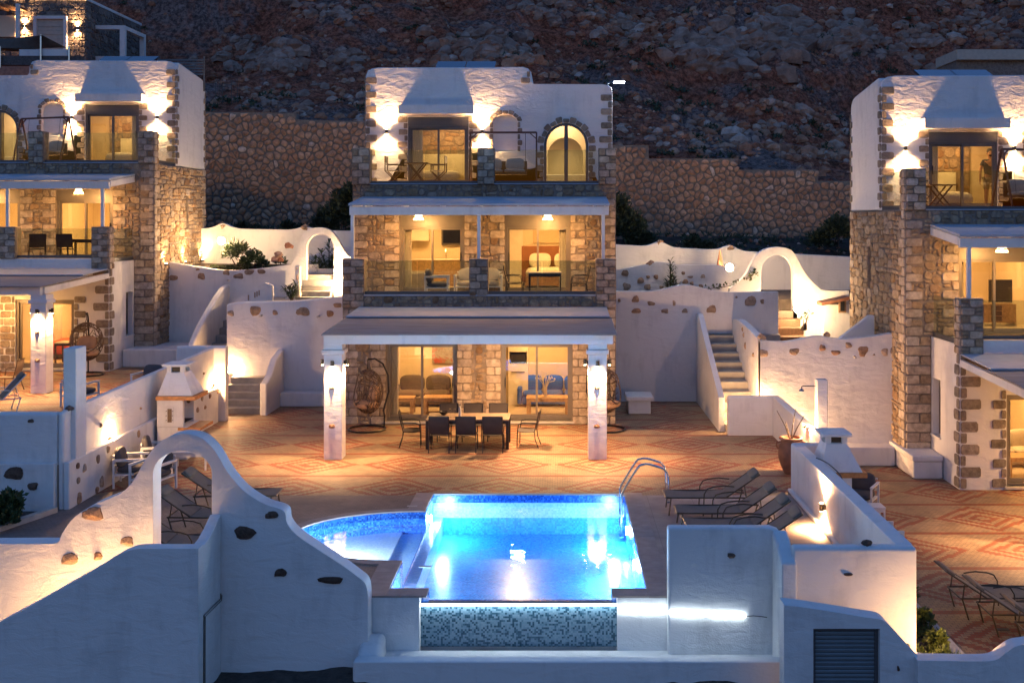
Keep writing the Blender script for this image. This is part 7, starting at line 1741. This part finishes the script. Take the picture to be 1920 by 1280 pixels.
# ---------------------------------------------------------------- far building behind the left villa
Yf = 54.0
U = lambda u, Y=Yf: PX(u, Y); V = lambda v, Y=Yf: PZ(v, Y)
fb = empty('villa', (U(100), Yf, V(120)), 0, 'distant dark stone villa on the hillside at the top left corner', 'house')
oz = V(120); ox = U(100)
def L_(u, Y=Yf): return PX(u, Y) - ox
def Z_(v, Y=Yf): return PZ(v, Y) - oz
b = MB(); b.box(L_(-60), L_(161), 0, 7.0, -3, Z_(1)); wf_ = b.build('wall', M_mortar, fb)
b = MB(); b.box(L_(-62), L_(163), -.1, 7.1, Z_(1), Z_(-4)); b.build('roof', M_plaster, fb)
fm = Masonry(77); dx0, dx1 = L_(66), L_(128)
fm.rubble(frame_front(L_(-2), 0, Z_(118)), L_(161) - L_(-2), Z_(1) - Z_(118), (dx0 - L_(-2), dx1 - L_(-2)), (Z_(32) - Z_(118),), [(dx0 - L_(-2), dx1 - L_(-2), 0, Z_(32) - Z_(118))], (), M_band, .15, .05, wf_)
fm.rubble(frame_right(L_(161), 0, Z_(112)), 7.0, Z_(1) - Z_(112), mat=M_band, cell=.2, d=.05, parent=wf_)
fm.finish(fb, limit=290)
b = MB(); b.box(dx0, dx1, -.22, .05, Z_(37), Z_(32)); b.box(dx0, dx0 + .15, -.22, .05, Z_(118), Z_(37)); b.box(dx1 - .15, dx1, -.22, .05, Z_(118), Z_(37)); b.build('door_frame', M_plaster, fb)
b = MB()
for k in range(12): b.box(dx0 + .15, dx1 - .15, -.10 - .02 * (k % 2), -.05, Z_(118) + k * .2, Z_(118) + k * .2 + .19)
b.build('shutter', M_cushion_lt, fb)
# white frames
b = MB(); zt = Z_(18); b.box(L_(-40), L_(36), -2.2, -2.0, zt - .15, zt); b.box(L_(31, 51.9), L_(36, 51.9), -2.2, -2.0, Z_(105), zt - .15)
b.build('porch_frame', M_plaster, fb)
b = MB(); b.box(L_(-40), L_(30), -.1, -.02, Z_(70), Z_(30)); b.build('porch_wall', M_cream, fb)
for k in range(6): b = MB(); x = L_(-36) + k * .45; b.prism([(-2.0, zt - .12), (0, zt - .12), (0, zt), (-2.0, zt)], 'yz', x, x + .12); b.build('porch_rafter', M_wood_dark, fb)
b = MB(); xw = L_(161)
zt2 = Z_(41); zb2 = Z_(100)
b.box(xw, xw + 1.55, 1.0, 1.25, zt2 - .2, zt2); b.box(xw + 1.3, xw + 1.55, 1.0, 1.25, zb2 - .3, zt2 - .2); b.box(xw + 1.3, xw + 1.55, 3.6, 3.85, zb2 - .3, zt2 - .2); b.box(xw + 1.3, xw + 1.55, 1.25, 3.85, zt2 - .2, zt2); b.box(xw, xw + 1.3, 1.0, 1.25, zb2 - .3, zb2)
b.build('side_porch_frame', M_plaster, fb)
updown(U(48), Yf, V(50), 'up and down wall light at the left of the distant stone villa', 16)
updown(U(146), Yf, V(54), 'up and down wall light at the right of the distant stone villa', 13)
root = empty('terrace_parapet', (U(80, 50.2), 50.2, V(118, 50.2)), 0, 'pale blue parapet with thin rail posts before the distant villa', 'parapet')
oxx, ozz = U(80, 50.2), V(118, 50.2)
b = MB(); b.box(U(36, 50.2) - oxx, U(126, 50.2) - oxx, 0, .2, V(105, 50.2) - ozz, V(93, 50.2) - ozz); b.build('parapet_wall', M_plaster, root)
b = MB(); b.box(U(-20, 50.2) - oxx, U(150, 50.2) - oxx, .02, .4, V(122, 50.2) - ozz, V(105, 50.2) - ozz); b.build('terrace_base', M_band, root)
for u in (2, 78, 131): b = MB(); b.box(U(u, 50.2) - oxx - .03, U(u + 1.5, 50.2) - oxx, -.1, -.02, V(128, 50.2) - ozz, V(66 if u == 78 else 88, 50.2) - ozz); b.build('post', M_steel, root)
sz_ = lambda u, v, Y: (PX(u, Y), Y, PZ(v, Y))
b = MB(); nU, nV = 10, 6; A = [sz_(-40, 78, 52), sz_(79, 67, 50.0), sz_(124, 90, 51), sz_(-40, 90, 50)]
vs = []
for j in range(nV + 1):
    for i in range(nU + 1):
        s_, t = i / nU, j / nV; p = [(A[0][k] * (1 - s_) + A[1][k] * s_) * (1 - t) + (A[3][k] * (1 - s_) + A[2][k] * s_) * t for k in range(3)]; p[2] -= .35 * math.sin(math.pi * s_) * math.sin(math.pi * t); vs.append(p)
b.add(vs, [(j * (nU + 1) + i, j * (nU + 1) + i + 1, (j + 1) * (nU + 1) + i + 1, (j + 1) * (nU + 1) + i) for j in range(nV) for i in range(nU)])
o = b.build('shade_sail', M_sofa, None, smooth='all', label='taupe shade sail stretched before the distant stone villa', cat='shade sail'); m_ = o.modifiers.new('thick', 'SOLIDIFY'); m_.thickness = .02
# low concrete building top right
root = empty('concrete_shelter', (U(1860, 52), 52, V(134, 52)), 0, 'low concrete shelter with dark opening behind the right villa roof', 'shelter')
ox2, oz2 = U(1860, 52), V(134, 52)
b = MB(); b.box(U(1795, 52) - ox2, 4.5, 0, 3, V(112, 52) - oz2, V(93, 52) - oz2); b.build('roof', M_cushion_lt, root)
b = MB(); b.box(U(1798, 52) - ox2, 4.4, .3, 3, -2, V(112, 52) - oz2); b.build('wall', M_band, root)
# wire fences
def fence(label, pts, h, loc):
    root = empty('wire_fence', loc, 0, label, 'fence', 'thin wire fences on the hillside')
    for (x, y, z) in pts: b = MB(); b.tube([(x, y, z - .4), (x, y, z + h)], .014, 5); b.build('fence_post', M_drain, root)
    b = MB()
    for k in range(3):
        for p, q in zip(pts, pts[1:]): b.tube([(p[0], p[1], p[2] + h * (.3 + .33 * k)), (q[0], q[1], q[2] + h * (.3 + .33 * k))], .004, 4)
    b.build('fence_wire', M_steel, root)
fx = [(u, 50.5) for u in (404, 411, 417, 434, 445)]
fence('cluster of thin pale fence posts on the hillside right of the left villa', [(PX(u, Y), Y, hillz(PX(u, Y), Y)) for u, Y in fx], 1.15, (0, 0, 0))
fence('wire fence on the stepped wall right of the middle villa', [(x, 48.3, topz(x + .01)) for x in (1.6, 3.3, 8.1, 10.0, 13.2)], 1.3, (0, 0, 0))
